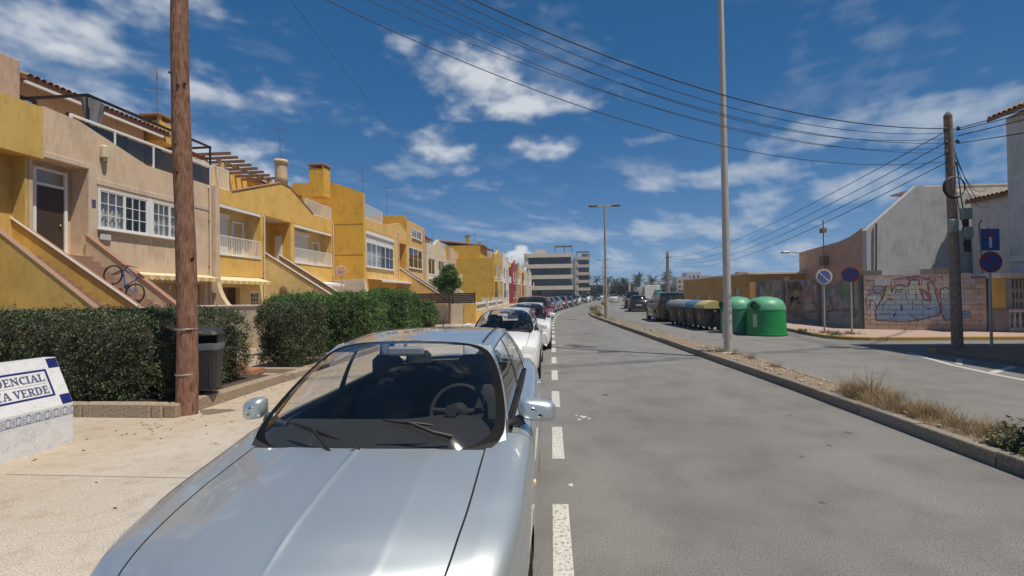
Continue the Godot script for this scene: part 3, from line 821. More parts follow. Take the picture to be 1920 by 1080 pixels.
func tiles_mats() -> Array:
	var t := noise_tex("kerb", 0, [])
	return [textured("tile1", Color(0.36, 0.17, 0.095), 0.9, t, 2.0), textured("tile2", Color(0.44, 0.24, 0.14), 0.9, t, 2.0), textured("tile3", Color(0.30, 0.15, 0.09), 0.9, t, 2.0), textured("tile4", Color(0.42, 0.29, 0.19), 0.9, t, 2.0)]
func antenna(parent: Node, at: Vector3, h: float, turn: float, called := "antenna"):
	var b := MB.new()
	b.tube([at, at + Vector3.UP * h], 0.02, 6)
	var x := Vector3(cos(turn), 0.05, sin(turn)); var s := Vector3(-sin(turn), 0, cos(turn))
	var c := at + Vector3.UP * (h - 0.1)
	b.tube([c - x * 0.55, c + x * 0.75], 0.012, 5)
	for i in 9: b.tube([c + x * (-0.5 + i * 0.15) - s * (0.28 - i * 0.015), c + x * (-0.5 + i * 0.15) + s * (0.28 - i * 0.015)], 0.006, 4)
	var c2 := at + Vector3.UP * (h * 0.62)
	b.tube([c2 - s * 0.3, c2 + s * 0.5], 0.01, 5)
	for i in 6: b.tube([c2 + s * (-0.25 + i * 0.14) - x * 0.2, c2 + s * (-0.25 + i * 0.14) + x * 0.2], 0.005, 4)
	return part(parent, called, b, mat("aerial", Color(0.25, 0.25, 0.26), 0.45, 0.7))
func chimney(parent: Node, m: Material, cap: Material, x0: float, x1: float, y0: float, y1: float, d0: float, d1: float):
	var o := pbox(parent, "chimney", m, x0, x1, y0, y1 - 0.34, d0, d1)
	for q in [[x0, x0 + 0.12], [x1 - 0.12, x1]]:
		for e in [[d0, d0 + 0.12], [d1 - 0.12, d1]]: pbox(o, "chimney_pier", m, q[0], q[1], y1 - 0.34, y1 - 0.12, e[0], e[1])
	pbox(o, "chimney_cap", cap, x0 - 0.08, x1 + 0.08, y1 - 0.12, y1, d0 - 0.08, d1 + 0.08, 0.02)
	return o
func awning(parent: Node, X: float, d0: float, d1: float, y: float, out: float, drop: float, m1: Material, m2: Material):
	var b := MB.new(); b.prism([Vector2(X, y), Vector2(X + out, y - drop), Vector2(X + out, y - drop - 0.012), Vector2(X, y - 0.012)], V(0, 0, d0), Vector3.RIGHT, Vector3.UP, Vector3(0, 0, -(d1 - d0)))
	var o := part(parent, "awning", b, m1)
	var n := int((d1 - d0) / 0.22)
	for i in n:
		var a := d0 + (d1 - d0) * i / n; var c := d0 + (d1 - d0) * (i + 1) / n
		var v := MB.new()
		v.prism([Vector2(a, 0), Vector2(c, 0), Vector2(c, -0.12), Vector2(lerpf(a, c, 0.75), -0.16), Vector2(lerpf(a, c, 0.5), -0.175), Vector2(lerpf(a, c, 0.25), -0.16), Vector2(a, -0.12)], Vector3(X + out, y - drop - 0.005, 0), Vector3(0, 0, -1), Vector3.UP, Vector3(0.008, 0, 0))
		part(o, "valance", v, m1 if i % 2 else m2)
	return o
func flare_wall(parent: Node, m: Material, d0: float, d1: float, x_in: float, x_out: float, y_top: float, reach: float, tops: Array, lower: Material = null, y_split := 0.0):   # party wall across the row; its foot sweeps out in a curve
	var pts := []
	for t in tops: pts.append(Vector2(t[0], t[1]))
	var yy := y_split if lower else 0.0
	if lower:
		var b := MB.new()
		b.prism([Vector2(x_in, yy)] + pts + [Vector2(x_out, yy)], V(0, 0, d0), Vector3.RIGHT, Vector3.UP, Vector3(0, 0, -(d1 - d0)))
		part(parent, "party_wall", b, m)
		pts = [Vector2(x_in, yy - 0.002), Vector2(x_out + 0.02, yy - 0.002)]
	for i in range(0, 9):
		var a := i / 8.0 * PI / 2
		pts.append(Vector2(x_out + 0.02 + reach * (1.0 - cos(a)), (yy - 0.004 if lower else y_top) * (1.0 - sin(a)) + 1.0 * sin(a)))
	pts.append(Vector2(x_out + reach, 0)); pts.append(Vector2(x_in, 0))
	var c := MB.new(); c.prism(pts, V(0, 0, d0 - 0.01), Vector3.RIGHT, Vector3.UP, Vector3(0, 0, -(d1 - d0 + 0.02)))
	part(parent, "flared_foot", c, lower if lower else m)
func shell(parent: Node, m: Material, X: float, back: float, d0: float, d1: float, y1: float, roof_m: Material):   # back, ends, flat roof, so that rooms are closed
	var b := MB.new()
	b.box(V(back - 0.2, 0, d1), V(back, y1, d0))
	b.box(V(back, 0, d0 + 0.2), V(X - 0.253, y1, d0)); b.box(V(back, 0, d1), V(X - 0.253, y1, d1 - 0.2))
	part(parent, "outer_wall", b, m)
	var r := MB.new(); r.box(V(back + 0.002, y1 - 0.2, d1 - 0.202), V(X - 0.255, y1 - 0.002, d0 + 0.202)); r.box(V(back + 0.002, 3.0, d1 - 0.202), V(X - 1.7, 3.2, d0 + 0.202))
	part(parent, "roof_slab", r, roof_m)
func downpipe(parent: Node, x: float, d: float, y: float):
	var b := MB.new(); b.tube([V(x - 0.1, y, d), V(x, y - 0.12, d), V(x, 0.15, d), V(x + 0.1, 0.05, d)], 0.045, 8)
	for k in 3: b.obox(V(x - 0.02, 1.2 + k * 2.0, d), Vector3(0.12, 0.03, 0.12), Basis())
	part(parent, "downpipe", b, mat("pipe_pale", Color(0.58, 0.52, 0.42), 0.6))
func house_first():
	var h := thing("terraced_house", "beige terraced house with outside stairs and glazed roof terrace behind the long hedge", "house")
	var beige := plaster("beige", Color(0.68, 0.51, 0.355)); var yel := plaster("old_yellow", Color(0.64, 0.43, 0.12)); var band := plaster("pale_band", Color(0.62, 0.50, 0.38))
	var white := mat("white_frame", Color(0.78, 0.78, 0.76), 0.5); var X := -15.0; var tiles := tiles_mats()
	shell(h, beige, X, -22.5, 10.0, 19.8, 6.6, beige)
	facade(h, beige, X, 12.7, 19.8, 0.0, 6.2, [[12.7, 14.05, 3.15, 6.02], [14.35, 18.2, 4.1, 5.52], [15.2, 19.2, 0.0, 2.4]])
	facade(h, yel, X, 10.0, 12.7, 0.0, 7.5, [[10.6, 12.7, 3.15, 5.97]], 0.25, "yellow_wall")
	# sloping top of the facade: parapet of the terrace
	var b := MB.new()
	b.prism([Vector2(12.7, 6.2), Vector2(12.7, 7.55), Vector2(13.75, 7.5), Vector2(16.3, 6.75), Vector2(19.8, 6.75), Vector2(19.8, 6.2)], V(X - 0.25, 0, 0), Vector3(0, 0, -1), Vector3.UP, Vector3(0.25, 0, 0))
	part(h, "parapet", b, beige)
	pbox(h, "lintel_band", band, X - 0.02, X + 0.025, 6.03, 6.2, 12.72, 14.3, 0.01)
	pbox(h, "lintel_band", band, X - 0.02, X + 0.025, 5.6, 5.78, 14.32, 19.6, 0.01)
	pbox(h, "pilaster", band, X - 0.02, X + 0.03, 2.9, 6.03, 14.06, 14.32, 0.01)
	recess(h, beige, X, 0.65, 12.62, 14.05, 3.15, 6.02, band)
	recess(h, yel, X, 0.66, 10.6, 12.4, 3.15, 5.97)
	# door with fanlight
	var door := pbox(h, "door", mat("dark_wood", Color(0.055, 0.032, 0.022), 0.6), -15.62, -15.57, 3.15, 5.3, 12.95, 13.78)
	var df := MB.new(); df.box(V(-15.645, 3.15, 12.95), V(-15.53, 5.85, 12.86)); df.box(V(-15.645, 3.15, 13.87), V(-15.53, 5.85, 13.78)); df.box(V(-15.645, 5.3, 13.78), V(-15.53, 5.38, 12.95)); df.box(V(-15.645, 5.77, 13.78), V(-15.53, 5.85, 12.95))
	part(door, "door_frame", df, white)
	pbox(door, "fanlight", glass("window_glass", Color(0.05, 0.07, 0.08), 0.16), -15.6, -15.59, 5.38, 5.77, 12.95, 13.78)
	pbox(door, "knob", mat("brass", Color(0.5, 0.36, 0.12), 0.35, 1.0), -15.57, -15.5, 4.1, 4.16, 13.62, 13.68, 0.02)
	window(h, X + 0.02, 14.37, 16.35, 4.12, 5.5, 2, 3, 3, white, 1)
	pbox(h, "mullion", white, X - 0.06, X + 0.03, 4.1, 5.52, 16.36, 16.46)
	window(h, X + 0.02, 16.47, 18.18, 4.12, 5.5, 2, 3, 3, white, 2)
	facade(h, beige, X - 1.2, 14.5, 19.6, 0, 2.45, [[16.0, 18.5, 0.9, 2.1]], 0.2, "porch_wall")
	window(h, X - 1.22, 16.0, 18.5, 0.9, 2.1, 2, 2, 2, white)
	awning(h, X + 0.01, 15.6, 19.4, 2.75, 0.5, 0.12, mat("cream_cloth", Color(0.70, 0.60, 0.38), 0.9), mat("yellow_cloth", Color(0.62, 0.42, 0.10), 0.9))
	# lamp, house number, meter box
	var lb := MB.new(); lb.bbox(V(X + 0.0, 6.5, 14.62), V(X + 0.2, 6.95, 14.42), 0.05)
	var lamp := part(h, "wall_lamp", lb, mat("lamp_glass", Color(0.62, 0.55, 0.36), 0.4))
	pbox(lamp, "lamp_base", mat("bronze", Color(0.22, 0.16, 0.1), 0.6), X + 0.02, X + 0.17, 6.36, 6.5, 14.45, 14.59, 0.03)
	pbox(h, "number_tile", mat("tile_blue", Color(0.10, 0.07, 0.16), 0.3), X + 0.001, X + 0.035, 4.78, 5.06, 14.14, 14.28, 0.004)
	pbox(h, "meter_box", mat("meter", Color(0.55, 0.53, 0.50), 0.6), X + 0.001, X + 0.08, 3.76, 3.98, 14.4, 14.78, 0.015)
	# roof terrace glass screen
	var posts := [13.65, 15.15, 16.75, 18.3, 19.75]
	for i in posts.size():
		pbox(h, "screen_post", white, X - 0.2, X - 0.14, 6.8 if i > 1 else 7.0, 7.62, posts[i] - 0.03, posts[i] + 0.03)
		if i < posts.size() - 1:
			pbox(h, "screen_pane", glass("dark_glass", Color(0.012, 0.014, 0.018), 0.72), X - 0.18, X - 0.165, 6.76 if i > 1 else 6.9, 7.56, posts[i] + 0.03, posts[i + 1] - 0.03)
	pbox(h, "screen_rail", white, X - 0.21, X - 0.13, 7.62, 7.7, 13.62, 19.8, 0.01)
	# penthouse behind the terrace
	facade(h, beige, -18.2, 10.6, 19.6, 6.6, 9.35, [[13.2, 15.2, 6.65, 8.9], [16.2, 18.8, 6.65, 8.9]], 0.2, "penthouse_wall")
	window(h, -18.22, 13.2, 15.2, 6.66, 8.9, 2, 1, 1, mat("brown_frame", Color(0.10, 0.06, 0.04), 0.5), 0, false)
	window(h, -18.22, 16.2, 18.8, 6.66, 8.9, 2, 1, 1, mat("brown_frame", Color(0.10, 0.06, 0.04), 0.5), 0, false)
	var eb := MB.new(); eb.box(V(-22.5, 6.6, 10.8), V(-18.4, 9.6, 10.6)); eb.box(V(-22.5, 6.6, 19.6), V(-18.4, 9.6, 19.4))
	part(h, "penthouse_end", eb, beige)
	pbox(h, "roof_end_pier", plaster("pier_pink", Color(0.55, 0.38, 0.27)), -18.4, -17.5, 7.3, 9.75, 13.35, 14.1, 0.02)
	tile_roof(h, -17.4, 9.32, -22.4, 10.9, 14.2, 20.2, tiles)
	pbox(h, "eave_gutter", white, -17.5, -17.4, 9.06, 9.14, 14.2, 19.8)
	# folded sun sail and dark frame on the terrace
	var black := mat("black_metal", Color(0.02, 0.02, 0.022), 0.5, 0.4)
	var fr := MB.new()
	fr.box(V(-15.35, 8.55, 20.0), V(-15.27, 8.63, 14.3)); fr.box(V(-18.0, 8.55, 14.38), V(-15.36, 8.63, 14.3)); fr.box(V(-18.0, 8.55, 20.0), V(-15.36, 8.63, 19.92)); fr.box(V(-15.34, 6.75, 14.37), V(-15.28, 8.55, 14.31)); fr.box(V(-15.34, 6.75, 19.99), V(-15.28, 8.55, 19.93))
	part(h, "pergola_frame", fr, black)
	var rows := []
	for i in 10:
		var line := PackedVector3Array()
		var y := lerpf(8.5, 7.62, i / 9.0)
		for k in 20:
			var a := TAU * k / 20.0
			var r := (0.33 - 0.13 * i / 9.0) * (1.0 + 0.2 * sin(a * 6.0 + i * 0.25))
			line.append(V(-15.4 + cos(a) * r * 0.6, y, 14.6 + sin(a) * r))
		rows.append(line)
	var cb := MB.new(); cb.grid(rows, false, true)
	part(h, "folded_sunshade", cb, textured("sunshade", Color(0.34, 0.33, 0.36), 0.9, noise_tex("stripe", 0.05, [[0.0, 0.35], [0.5, 0.8], [1.0, 1.0]], 3, 3), 1.5))
	chimney(h, yel, tiles[1], -18.6, -17.7, 9.0, 10.25, 19.9, 20.8)
	antenna(h, V(-18.0, 9.9, 20.1), 2.3, 0.9)
	# stairs: two flights down towards the street with a wall between them
	var tread := textured("tread", Color(0.40, 0.25, 0.18), 0.9, noise_tex("kerb", 0, []), 1.0)
	stairs(h, -15.0, 3.05, -10.5, 11.3, 12.39, yel, tread)
	stairs(h, -15.0, 3.15, -10.3, 12.56, 13.95, beige, tread)
	stair_wall(h, yel, -15.0, 3.95, -9.9, 0.12, 11.17, 11.3, tread, 0.02, 0.03)
	stair_wall(h, yel, -15.64, 4.1, -10.1, 0.42, 12.4, 12.55, textured("coping_red", Color(0.44, 0.24, 0.155), 0.85, noise_tex("kerb", 0, []), 1.0), 0.03, 0.035)
	var hr := MB.new(); hr.prism([Vector2(-15.66, 4.16), Vector2(-10.05, 0.44), Vector2(-10.05, 0.49), Vector2(-15.66, 4.21)], V(0, 0, 12.385), Vector3.RIGHT, Vector3.UP, Vector3(0, 0, 0.03))
	part(h, "handrail", hr, white)
	stair_wall(h, beige, -15.0, 3.85, -10.1, 0.2, 13.96, 14.1, textured("coping_red", Color(), 0), 0.03, 0.04)
	flare_wall(h, beige, 19.55, 19.8, -22.0, -14.75, 6.75, 1.5, [[-22.0, 6.75], [-14.75, 6.75]], beige, 2.75)
	downpipe(h, -14.93, 19.45, 6.7)
	rebase(h, V(-15, 0, 15))
func house_second():
	var h := thing("terraced_house", "ochre yellow house with two white railed balconies and a gabled parapet", "house")
	var och := plaster("ochre", Color(0.77, 0.48, 0.12)); var pale := plaster("pale_yellow", Color(0.76, 0.58, 0.26)); var ochd := plaster("deep_ochre", Color(0.74, 0.43, 0.06)); var off := plaster("off_white", Color(0.66, 0.58, 0.47))
	var white := mat("white_frame", Color(), 0); var X := -16.3; var tiles := tiles_mats()
	shell(h, pale, X, -23.5, 19.85, 34.0, 7.15, pale)
	facade(h, och, X, 19.85, 34.0, 2.86, 6.45, [[20.4, 25.15, 3.95, 6.42], [25.6, 28.2, 3.4, 6.42], [28.65, 33.75, 3.98, 6.38]])
	facade(h, pale, X - 0.02, 19.85, 34.0, 0.0, 2.855, [[20.7, 23.4, 0.0, 2.3], [24.2, 25.1, 0.9, 2.1], [29.0, 33.2, 0.0, 2.3]], 0.25, "ground_floor_wall")
	var b := MB.new()
	b.prism([Vector2(19.85, 6.452), Vector2(19.85, 7.2), Vector2(22.7, 7.2), Vector2(23.6, 7.45), Vector2(27.2, 8.68), Vector2(28.2, 8.62), Vector2(31.0, 7.42), Vector2(34.0, 7.38), Vector2(34.0, 6.452)], V(X - 0.3, 0, 0), Vector3(0, 0, -1), Vector3.UP, Vector3(0.31, 0, 0))
	part(h, "parapet", b, och)
	for s in [[22.75, 7.22, 27.2, 8.7], [27.2, 8.7, 28.2, 8.64], [28.2, 8.64, 31.0, 7.44]]:
		var c := MB.new(); c.prism([Vector2(s[0], s[1]), Vector2(s[2], s[3]), Vector2(s[2], s[3] + 0.05), Vector2(s[0], s[1] + 0.05)], V(X - 0.33, 0, 0), Vector3(0, 0, -1), Vector3.UP, Vector3(0.38, 0, 0))
		part(h, "coping", c, textured("coping_red", Color(), 0))
	for q in [[20.4, 25.15, 3.95, 6.42], [28.65, 33.75, 3.98, 6.38]]:
		recess(h, pale, X, 0.75, q[0], q[1], q[2], q[3], off)
		railing(h, X - 0.03, q[0], q[1], q[2], q[2] + 0.95, 0.13, white)
		pbox(h, "balcony_lintel", white, X - 0.02, X + 0.02, q[3] - 0.14, q[3] - 0.001, q[0] + 0.01, q[1] - 0.01)
		pbox(h, "balcony_sill", white, X - 0.02, X + 0.05, q[2] - 0.06, q[2] - 0.002, q[0], q[1], 0.01)
		shutter(h, X - 0.71, q[0] + 0.15, q[0] + 3.0, q[2] + 0.05, q[2] + 1.95)
	window(h, X - 0.69, 23.75, 24.7, 3.98, 5.9, 1, 1, 3, white, 0, false)
	window(h, X - 0.69, 32.2, 33.2, 3.98, 5.7, 1, 1, 3, white, 0, false)
	recess(h, ochd, X, 1.3, 25.6, 28.2, 3.4, 6.42, off)
	var door = window(h, X - 1.22, 25.85, 26.85, 3.42, 6.2, 1, 2, 3, white, 0, false)
	door.set_meta("label", "white framed glazed front door at the head of the stairs")
	pbox(h, "meter_cupboard", white, X - 1.0, X - 0.55, 3.7, 5.6, 28.12, 28.19)
	# roof terraces
	railing(h, X - 0.1, 19.9, 22.7, 7.2, 8.28, 0.12, white)
	railing(h, X - 0.1, 30.2, 33.9, 7.42, 8.4, 0.12, white)
	facade(h, och, -19.2, 19.9, 34.0, 7.15, 9.4, [[20.6, 21.6, 7.2, 9.2], [28.6, 29.8, 7.2, 9.1]], 0.2, "penthouse_wall")
	var gb := MB.new(); gb.prism([Vector2(-23.5, 7.1), Vector2(-23.5, 10.6), Vector2(-19.2, 9.3), Vector2(-17.2, 8.1), Vector2(-17.2, 7.1)], V(0, 0, 20.0), Vector3.RIGHT, Vector3.UP, Vector3(0, 0, -0.25))
	part(h, "penthouse_gable", gb, och)
	tile_roof(h, -18.7, 9.4, -23.4, 10.7, 20.2, 24.2, tiles)
	tile_roof(h, -18.7, 9.3, -23.4, 10.5, 28.2, 34.0, tiles)
	# brown beams of the pergola
	var br := mat("beam_brown", Color(0.20, 0.115, 0.07), 0.8)
	for i in 8: pbox(h, "pergola_beam", br, -20.2, -17.0, 9.42 - i * 0.05, 9.56 - i * 0.05, 23.6 + i * 0.58, 23.72 + i * 0.58)
	pbox(h, "pergola_plate", br, -17.6, -17.45, 9.0, 9.12, 23.4, 28.2)
	for d in [23.6, 27.9]: pbox(h, "pergola_post", pale, -17.65, -17.4, 7.2, 9.0, d, d + 0.25)
	var cb := MB.new()
	cb.lathe([Vector2(0.0, 9.4), Vector2(0.42, 9.4), Vector2(0.40, 9.9), Vector2(0.36, 10.75), Vector2(0.44, 10.8), Vector2(0.44, 10.9), Vector2(0.47, 10.95), Vector2(0.42, 11.08), Vector2(0.0, 11.12)], 16, V(-18.2, 0, 30.4))
	part(h, "round_chimney", cb, plaster("chimney_pale", Color(0.60, 0.48, 0.31)))
	chimney(h, ochd, tiles[1], -17.3, -16.2, 9.0, 11.35, 32.4, 33.4)
	antenna(h, V(-18.2, 11.2, 30.3), 2.0, 0.3)
	antenna(h, V(-19.5, 9.6, 33.0), 2.4, 1.3)
	downpipe(h, X + 0.07, 25.38, 6.45); downpipe(h, X + 0.07, 33.9, 7.3)
	# ground floor
	awning(h, X + 0.01, 20.3, 25.0, 2.83, 0.7, 0.22, mat("cream_cloth", Color(), 0), mat("yellow_cloth", Color(), 0))
	facade(h, pale, X - 1.1, 20.2, 23.9, 0.0, 2.6, [[20.9, 23.2, 0.6, 2.15]], 0.2, "porch_wall")
	window(h, X - 1.12, 20.9, 23.2, 0.6, 2.15, 3, 2, 2, white)
	window(h, X - 0.03, 24.2, 25.1, 0.9, 2.1, 1, 3, 4, white)
	awning(h, X + 0.01, 29.0, 33.2, 2.83, 1.2, 0.2, white, white)
	# stairs
	var tread := textured("tread", Color(), 0)
	stairs(h, X, 3.4, -11.0, 25.72, 26.9, pale, tread)
	for d in [25.55, 26.92]:
		stair_wall(h, pale, X, 4.2, -10.8, 0.75, d, d + 0.15, tread, 0.03, 0.05)
		var hr := MB.new(); hr.prism([Vector2(X, 4.29), Vector2(-10.8, 0.84), Vector2(-10.8, 0.9), Vector2(X, 4.35)], V(0, 0, d - 0.05), Vector3.RIGHT, Vector3.UP, Vector3(0, 0, -0.08))
		part(h, "handrail", hr, white)
	var pl := MB.new(); pl.lathe([Vector2(0, 0.05), Vector2(0.2, 0.04), Vector2(0.24, 0.02), Vector2(0.24, 0.0), Vector2(0.0, 0.0)], 20, V(-15.2, 2.15, 25.55), Basis(Vector3.RIGHT, -PI / 2).inverse())
	part(h, "wall_plate", pl, mat("plate_brown", Color(0.28, 0.16, 0.10), 0.6))
	rebase(h, V(X, 0, 27))
func house_third():
	var h := thing("terraced_house", "deep ochre house with a tall blank party wall and large white windows", "house")
	var och := plaster("ochre", Color()); var ochd := plaster("deep_ochre", Color()); var pale := plaster("peach_yellow", Color(0.74, 0.47, 0.16)); var off := plaster("off_white", Color())
	var white := mat("white_frame", Color(), 0); var X := -14.0; var tiles := tiles_mats()
	flare_wall(h, ochd, 34.02, 34.3, -19.5, -13.95, 3.05, 1.3, [[-19.5, 10.4], [-16.3, 10.35], [-13.95, 9.5]], off, 3.05)
	for y in [4.85, 7.15]: pbox(h, "expansion_joint", mat("groove", Color(0.32, 0.17, 0.03), 0.95), -19.4, -13.96, y, y + 0.025, 34.005, 34.03)
	shell(h, pale, X, -22.0, 34.3, 51.0, 7.1, pale)
	facade(h, pale, X, 34.3, 51.0, 3.0, 6.9, [[34.6, 40.9, 3.97, 6.78], [42.4, 44.6, 3.4, 6.7], [45.3, 50.2, 4.5, 6.6]])
	facade(h, ochd, X - 0.02, 34.3, 51.0, 0.0, 2.995, [[35.2, 41.5, 0.0, 2.3]], 0.25, "ground_floor_wall")
	facade(h, ochd, X - 1.5, 35.0, 42.0, 0.0, 3.0, [[36.2, 40.5, 0.8, 2.1]], 0.2, "porch_wall")
	window(h, X - 1.52, 36.2, 40.5, 0.8, 2.1, 3, 1, 1, mat("brown_frame", Color(), 0))
	window(h, X + 0.02, 34.62, 40.88, 3.98, 5.95, 3, 2, 2, white, 1)
	shutter(h, X - 0.06, 34.64, 40.86, 5.95, 6.5)
	window(h, X + 0.02, 45.3, 50.2, 4.5, 6.6, 3, 1, 2, white, 0)
	recess(h, ochd, X, 1.2, 42.4, 44.6, 3.4, 6.7)
	var b := MB.new()
	b.prism([Vector2(34.3, 6.902), Vector2(34.3, 7.7), Vector2(38.6, 7.72), Vector2(42.6, 8.5), Vector2(45.0, 7.7), Vector2(45.0, 6.902)], V(X - 0.3, 0, 0), Vector3(0, 0, -1), Vector3.UP, Vector3(0.31, 0, 0))
	part(h, "parapet", b, pale)
	railing(h, X - 0.1, 34.4, 38.4, 7.7, 8.8, 0.16, white)
	facade(h, plaster("peach", Color(0.70, 0.42, 0.16)), X, 44.9, 51.0, 6.905, 9.2, [[46.4, 50.0, 7.6, 8.6]], 0.25, "upper_wall")
	window(h, X + 0.02, 46.4, 50.0, 7.6, 8.6, 2, 2, 1, white, 0)
	pbox(h, "upper_end", ochd, -20.0, X - 0.26, 7.1, 9.6, 44.9, 45.1)
	pbox(h, "upper_roof", och, -20.0, X - 0.26, 9.0, 9.18, 45.1, 51.0)
	tile_roof(h, -15.6, 8.2, -20.0, 9.4, 38.6, 44.9, tiles)
	downpipe(h, X + 0.07, 42.1, 7.6); downpipe(h, X + 0.07, 50.8, 9.0)
	awning(h, X + 0.01, 34.9, 44.0, 3.1, 1.1, 0.12, white, white)
	antenna(h, V(-15.0, 9.4, 36.5), 2.6, 0.4); antenna(h, V(-15.4, 9.3, 43.2), 2.8, 2.0); antenna(h, V(-15.0, 9.2, 48.5), 1.6, 1.0)
	var tread := textured("tread", Color(), 0)
	stairs(h, X, 3.4, -9.0, 42.6, 43.9, pale, tread)
	for d in [42.4, 43.95]:
		stair_wall(h, pale, X, 4.25, -8.8, 0.8, d, d + 0.15, tread, 0.03, 0.05)
		var hr := MB.new(); hr.prism([Vector2(X, 4.33), Vector2(-8.8, 0.88), Vector2(-8.8, 0.96), Vector2(X, 4.41)], V(0, 0, d - 0.05), Vector3.RIGHT, Vector3.UP, Vector3(0, 0, -0.08))
		part(h, "handrail", hr, white)
	rebase(h, V(X, 0, 42))
func far_house(label: String, X: float, back: float, d0: float, d1: float, hgt: float, m: Material, side_m: Material, style: int):
	var h := thing("terraced_house", label, "house", Vector3.ZERO, "terraced houses farther along the street")
	var white := mat("white_frame", Color(), 0); var tiles := tiles_mats(); var w := d1 - d0
	shell(h, side_m, X, back, d0, d1, hgt - 1.6, side_m)
	var holes := []
	var wins := []
	for k in 2:
		var a := d0 + w * (0.10 + 0.48 * k); var c := a + w * 0.32
		wins.append([a, c, 4.1, 6.0]); wins.append([a, c, 0.9, 2.3])
		holes.append([a, c, 4.1, 6.0]); holes.append([a, c, 0.9, 2.3])
	facade(h, m, X, d0, d1, 0.0, 6.6, holes)
	for q in wins: window(h, X - 0.05, q[0], q[1], q[2], q[3], 2, 1, 1, white, 0)
	var b := MB.new()
	if style == 0: b.prism([Vector2(d0, 6.602), Vector2(d0, hgt - 1.0), Vector2(lerpf(d0, d1, 0.35), hgt - 0.9), Vector2(lerpf(d0, d1, 0.6), hgt), Vector2(lerpf(d0, d1, 0.8), hgt - 0.9), Vector2(d1, hgt - 1.0), Vector2(d1, 6.602)], V(X - 0.3, 0, 0), Vector3(0, 0, -1), Vector3.UP, Vector3(0.31, 0, 0))
	else: b.prism([Vector2(d0, 6.602), Vector2(d0, hgt), Vector2(lerpf(d0, d1, 0.3), hgt), Vector2(lerpf(d0, d1, 0.55), hgt - 1.2), Vector2(d1, hgt - 1.3), Vector2(d1, 6.602)], V(X - 0.3, 0, 0), Vector3(0, 0, -1), Vector3.UP, Vector3(0.31, 0, 0))
	part(h, "parapet", b, m)
	pbox(h, "upper_block", m, back, X - 2.2, hgt - 1.6, hgt + 0.4, lerpf(d0, d1, 0.2), d1 - 0.1)
	if style == 0: tile_roof(h, X - 1.8, hgt + 0.42, back, hgt + 1.2, d0 + w * 0.2, d1 - 0.1, [tiles[0], tiles[1]])
	railing(h, X - 0.1, lerpf(d0, d1, 0.55), d1 - 0.1, hgt - 1.1, hgt - 0.2, 0.35, white)
	pbox(h, "balcony_slab", white, X, X + 0.9, 3.55, 3.7, d0 + w * 0.08, d0 + w * 0.45)
	railing(h, X + 0.88, d0 + w * 0.08, d0 + w * 0.45, 3.7, 4.6, 0.3, white)
	chimney(h, m, tiles[1], X - 4.5, X - 3.9, hgt - 0.5, hgt + 2.0, d0 + w * 0.3, d0 + w * 0.3 + 0.6)
	antenna(h, Vector3(X - 3.5, hgt + 0.4, -(d0 + w * 0.6)), 2.2, d0)
	var ds := d0 + w * 0.5
	if d0 > 63.0:
		rebase(h, V(X, 0, (d0 + d1) / 2)); return
	stair_wall(h, m, X, 4.2, X + 4.6, 0.7, ds, ds + 0.15, white, 0.03, 0.06)
	stair_wall(h, m, X, 4.2, X + 4.6, 0.7, ds + 1.3, ds + 1.45, white, 0.03, 0.06)
	stairs(h, X, 3.4, X + 4.6, ds + 0.16, ds + 1.29, m, textured("tread", Color(), 0))
	rebase(h, V(X, 0, (d0 + d1) / 2))
func houses_far():
	var cream := plaster("cream", Color(0.66, 0.56, 0.40)); var must := plaster("mustard", Color(0.58, 0.37, 0.055)); var wht := plaster("white_wall", Color(0.70, 0.66, 0.60)); var red := plaster("dark_red", Color(0.33, 0.045, 0.05)); var pinkw := plaster("pink_wall", Color(0.66, 0.47, 0.37)); var yel := plaster("soft_yellow", Color(0.68, 0.50, 0.16))
	far_house("cream terraced house just beyond the deep ochre one", -13.8, -21.0, 51.1, 61.0, 8.6, cream, cream, 0)
	far_house("pale pink terraced house beyond the cream house", -13.2, -21.0, 61.1, 68.0, 8.0, pinkw, wht, 1)
	# houses standing nearer the street
	far_house("mustard yellow house standing forward with a tall blank side wall", -7.9, -16.0, 64.5, 74.0, 8.4, must, must, 0)
	far_house("white house with red trim beside the mustard house", -7.6, -15.0, 74.1, 84.0, 8.4, wht, red, 1)
	far_house("dark red house between two pale ones", -6.9, -14.5, 84.1, 93.0, 8.2, red, red, 0)
	far_house("light yellow house beyond the dark red house", -6.4, -14.0, 93.1, 103.0, 8.0, yel, cream, 1)
	far_house("cream house with red gable before the apartment block", -5.8, -13.5, 103.1, 113.0, 8.0, cream, red, 0)
	far_house("last low pale house before the apartment block", -5.2, -13.0, 113.1, 124.0, 7.6, wht, wht, 1)
	apartment("cream apartment block with long dark window bands across the end of the row", -7.5, 6.0, 130.0, 165.0, 4, 3.0, plaster("apt", Color(0.68, 0.60, 0.49)))
	apartment("narrow pale apartment block behind the cream one", 9.0, 14.6, 178.0, 205.0, 5, 2.9, plaster("apt2", Color(0.60, 0.50, 0.40)))
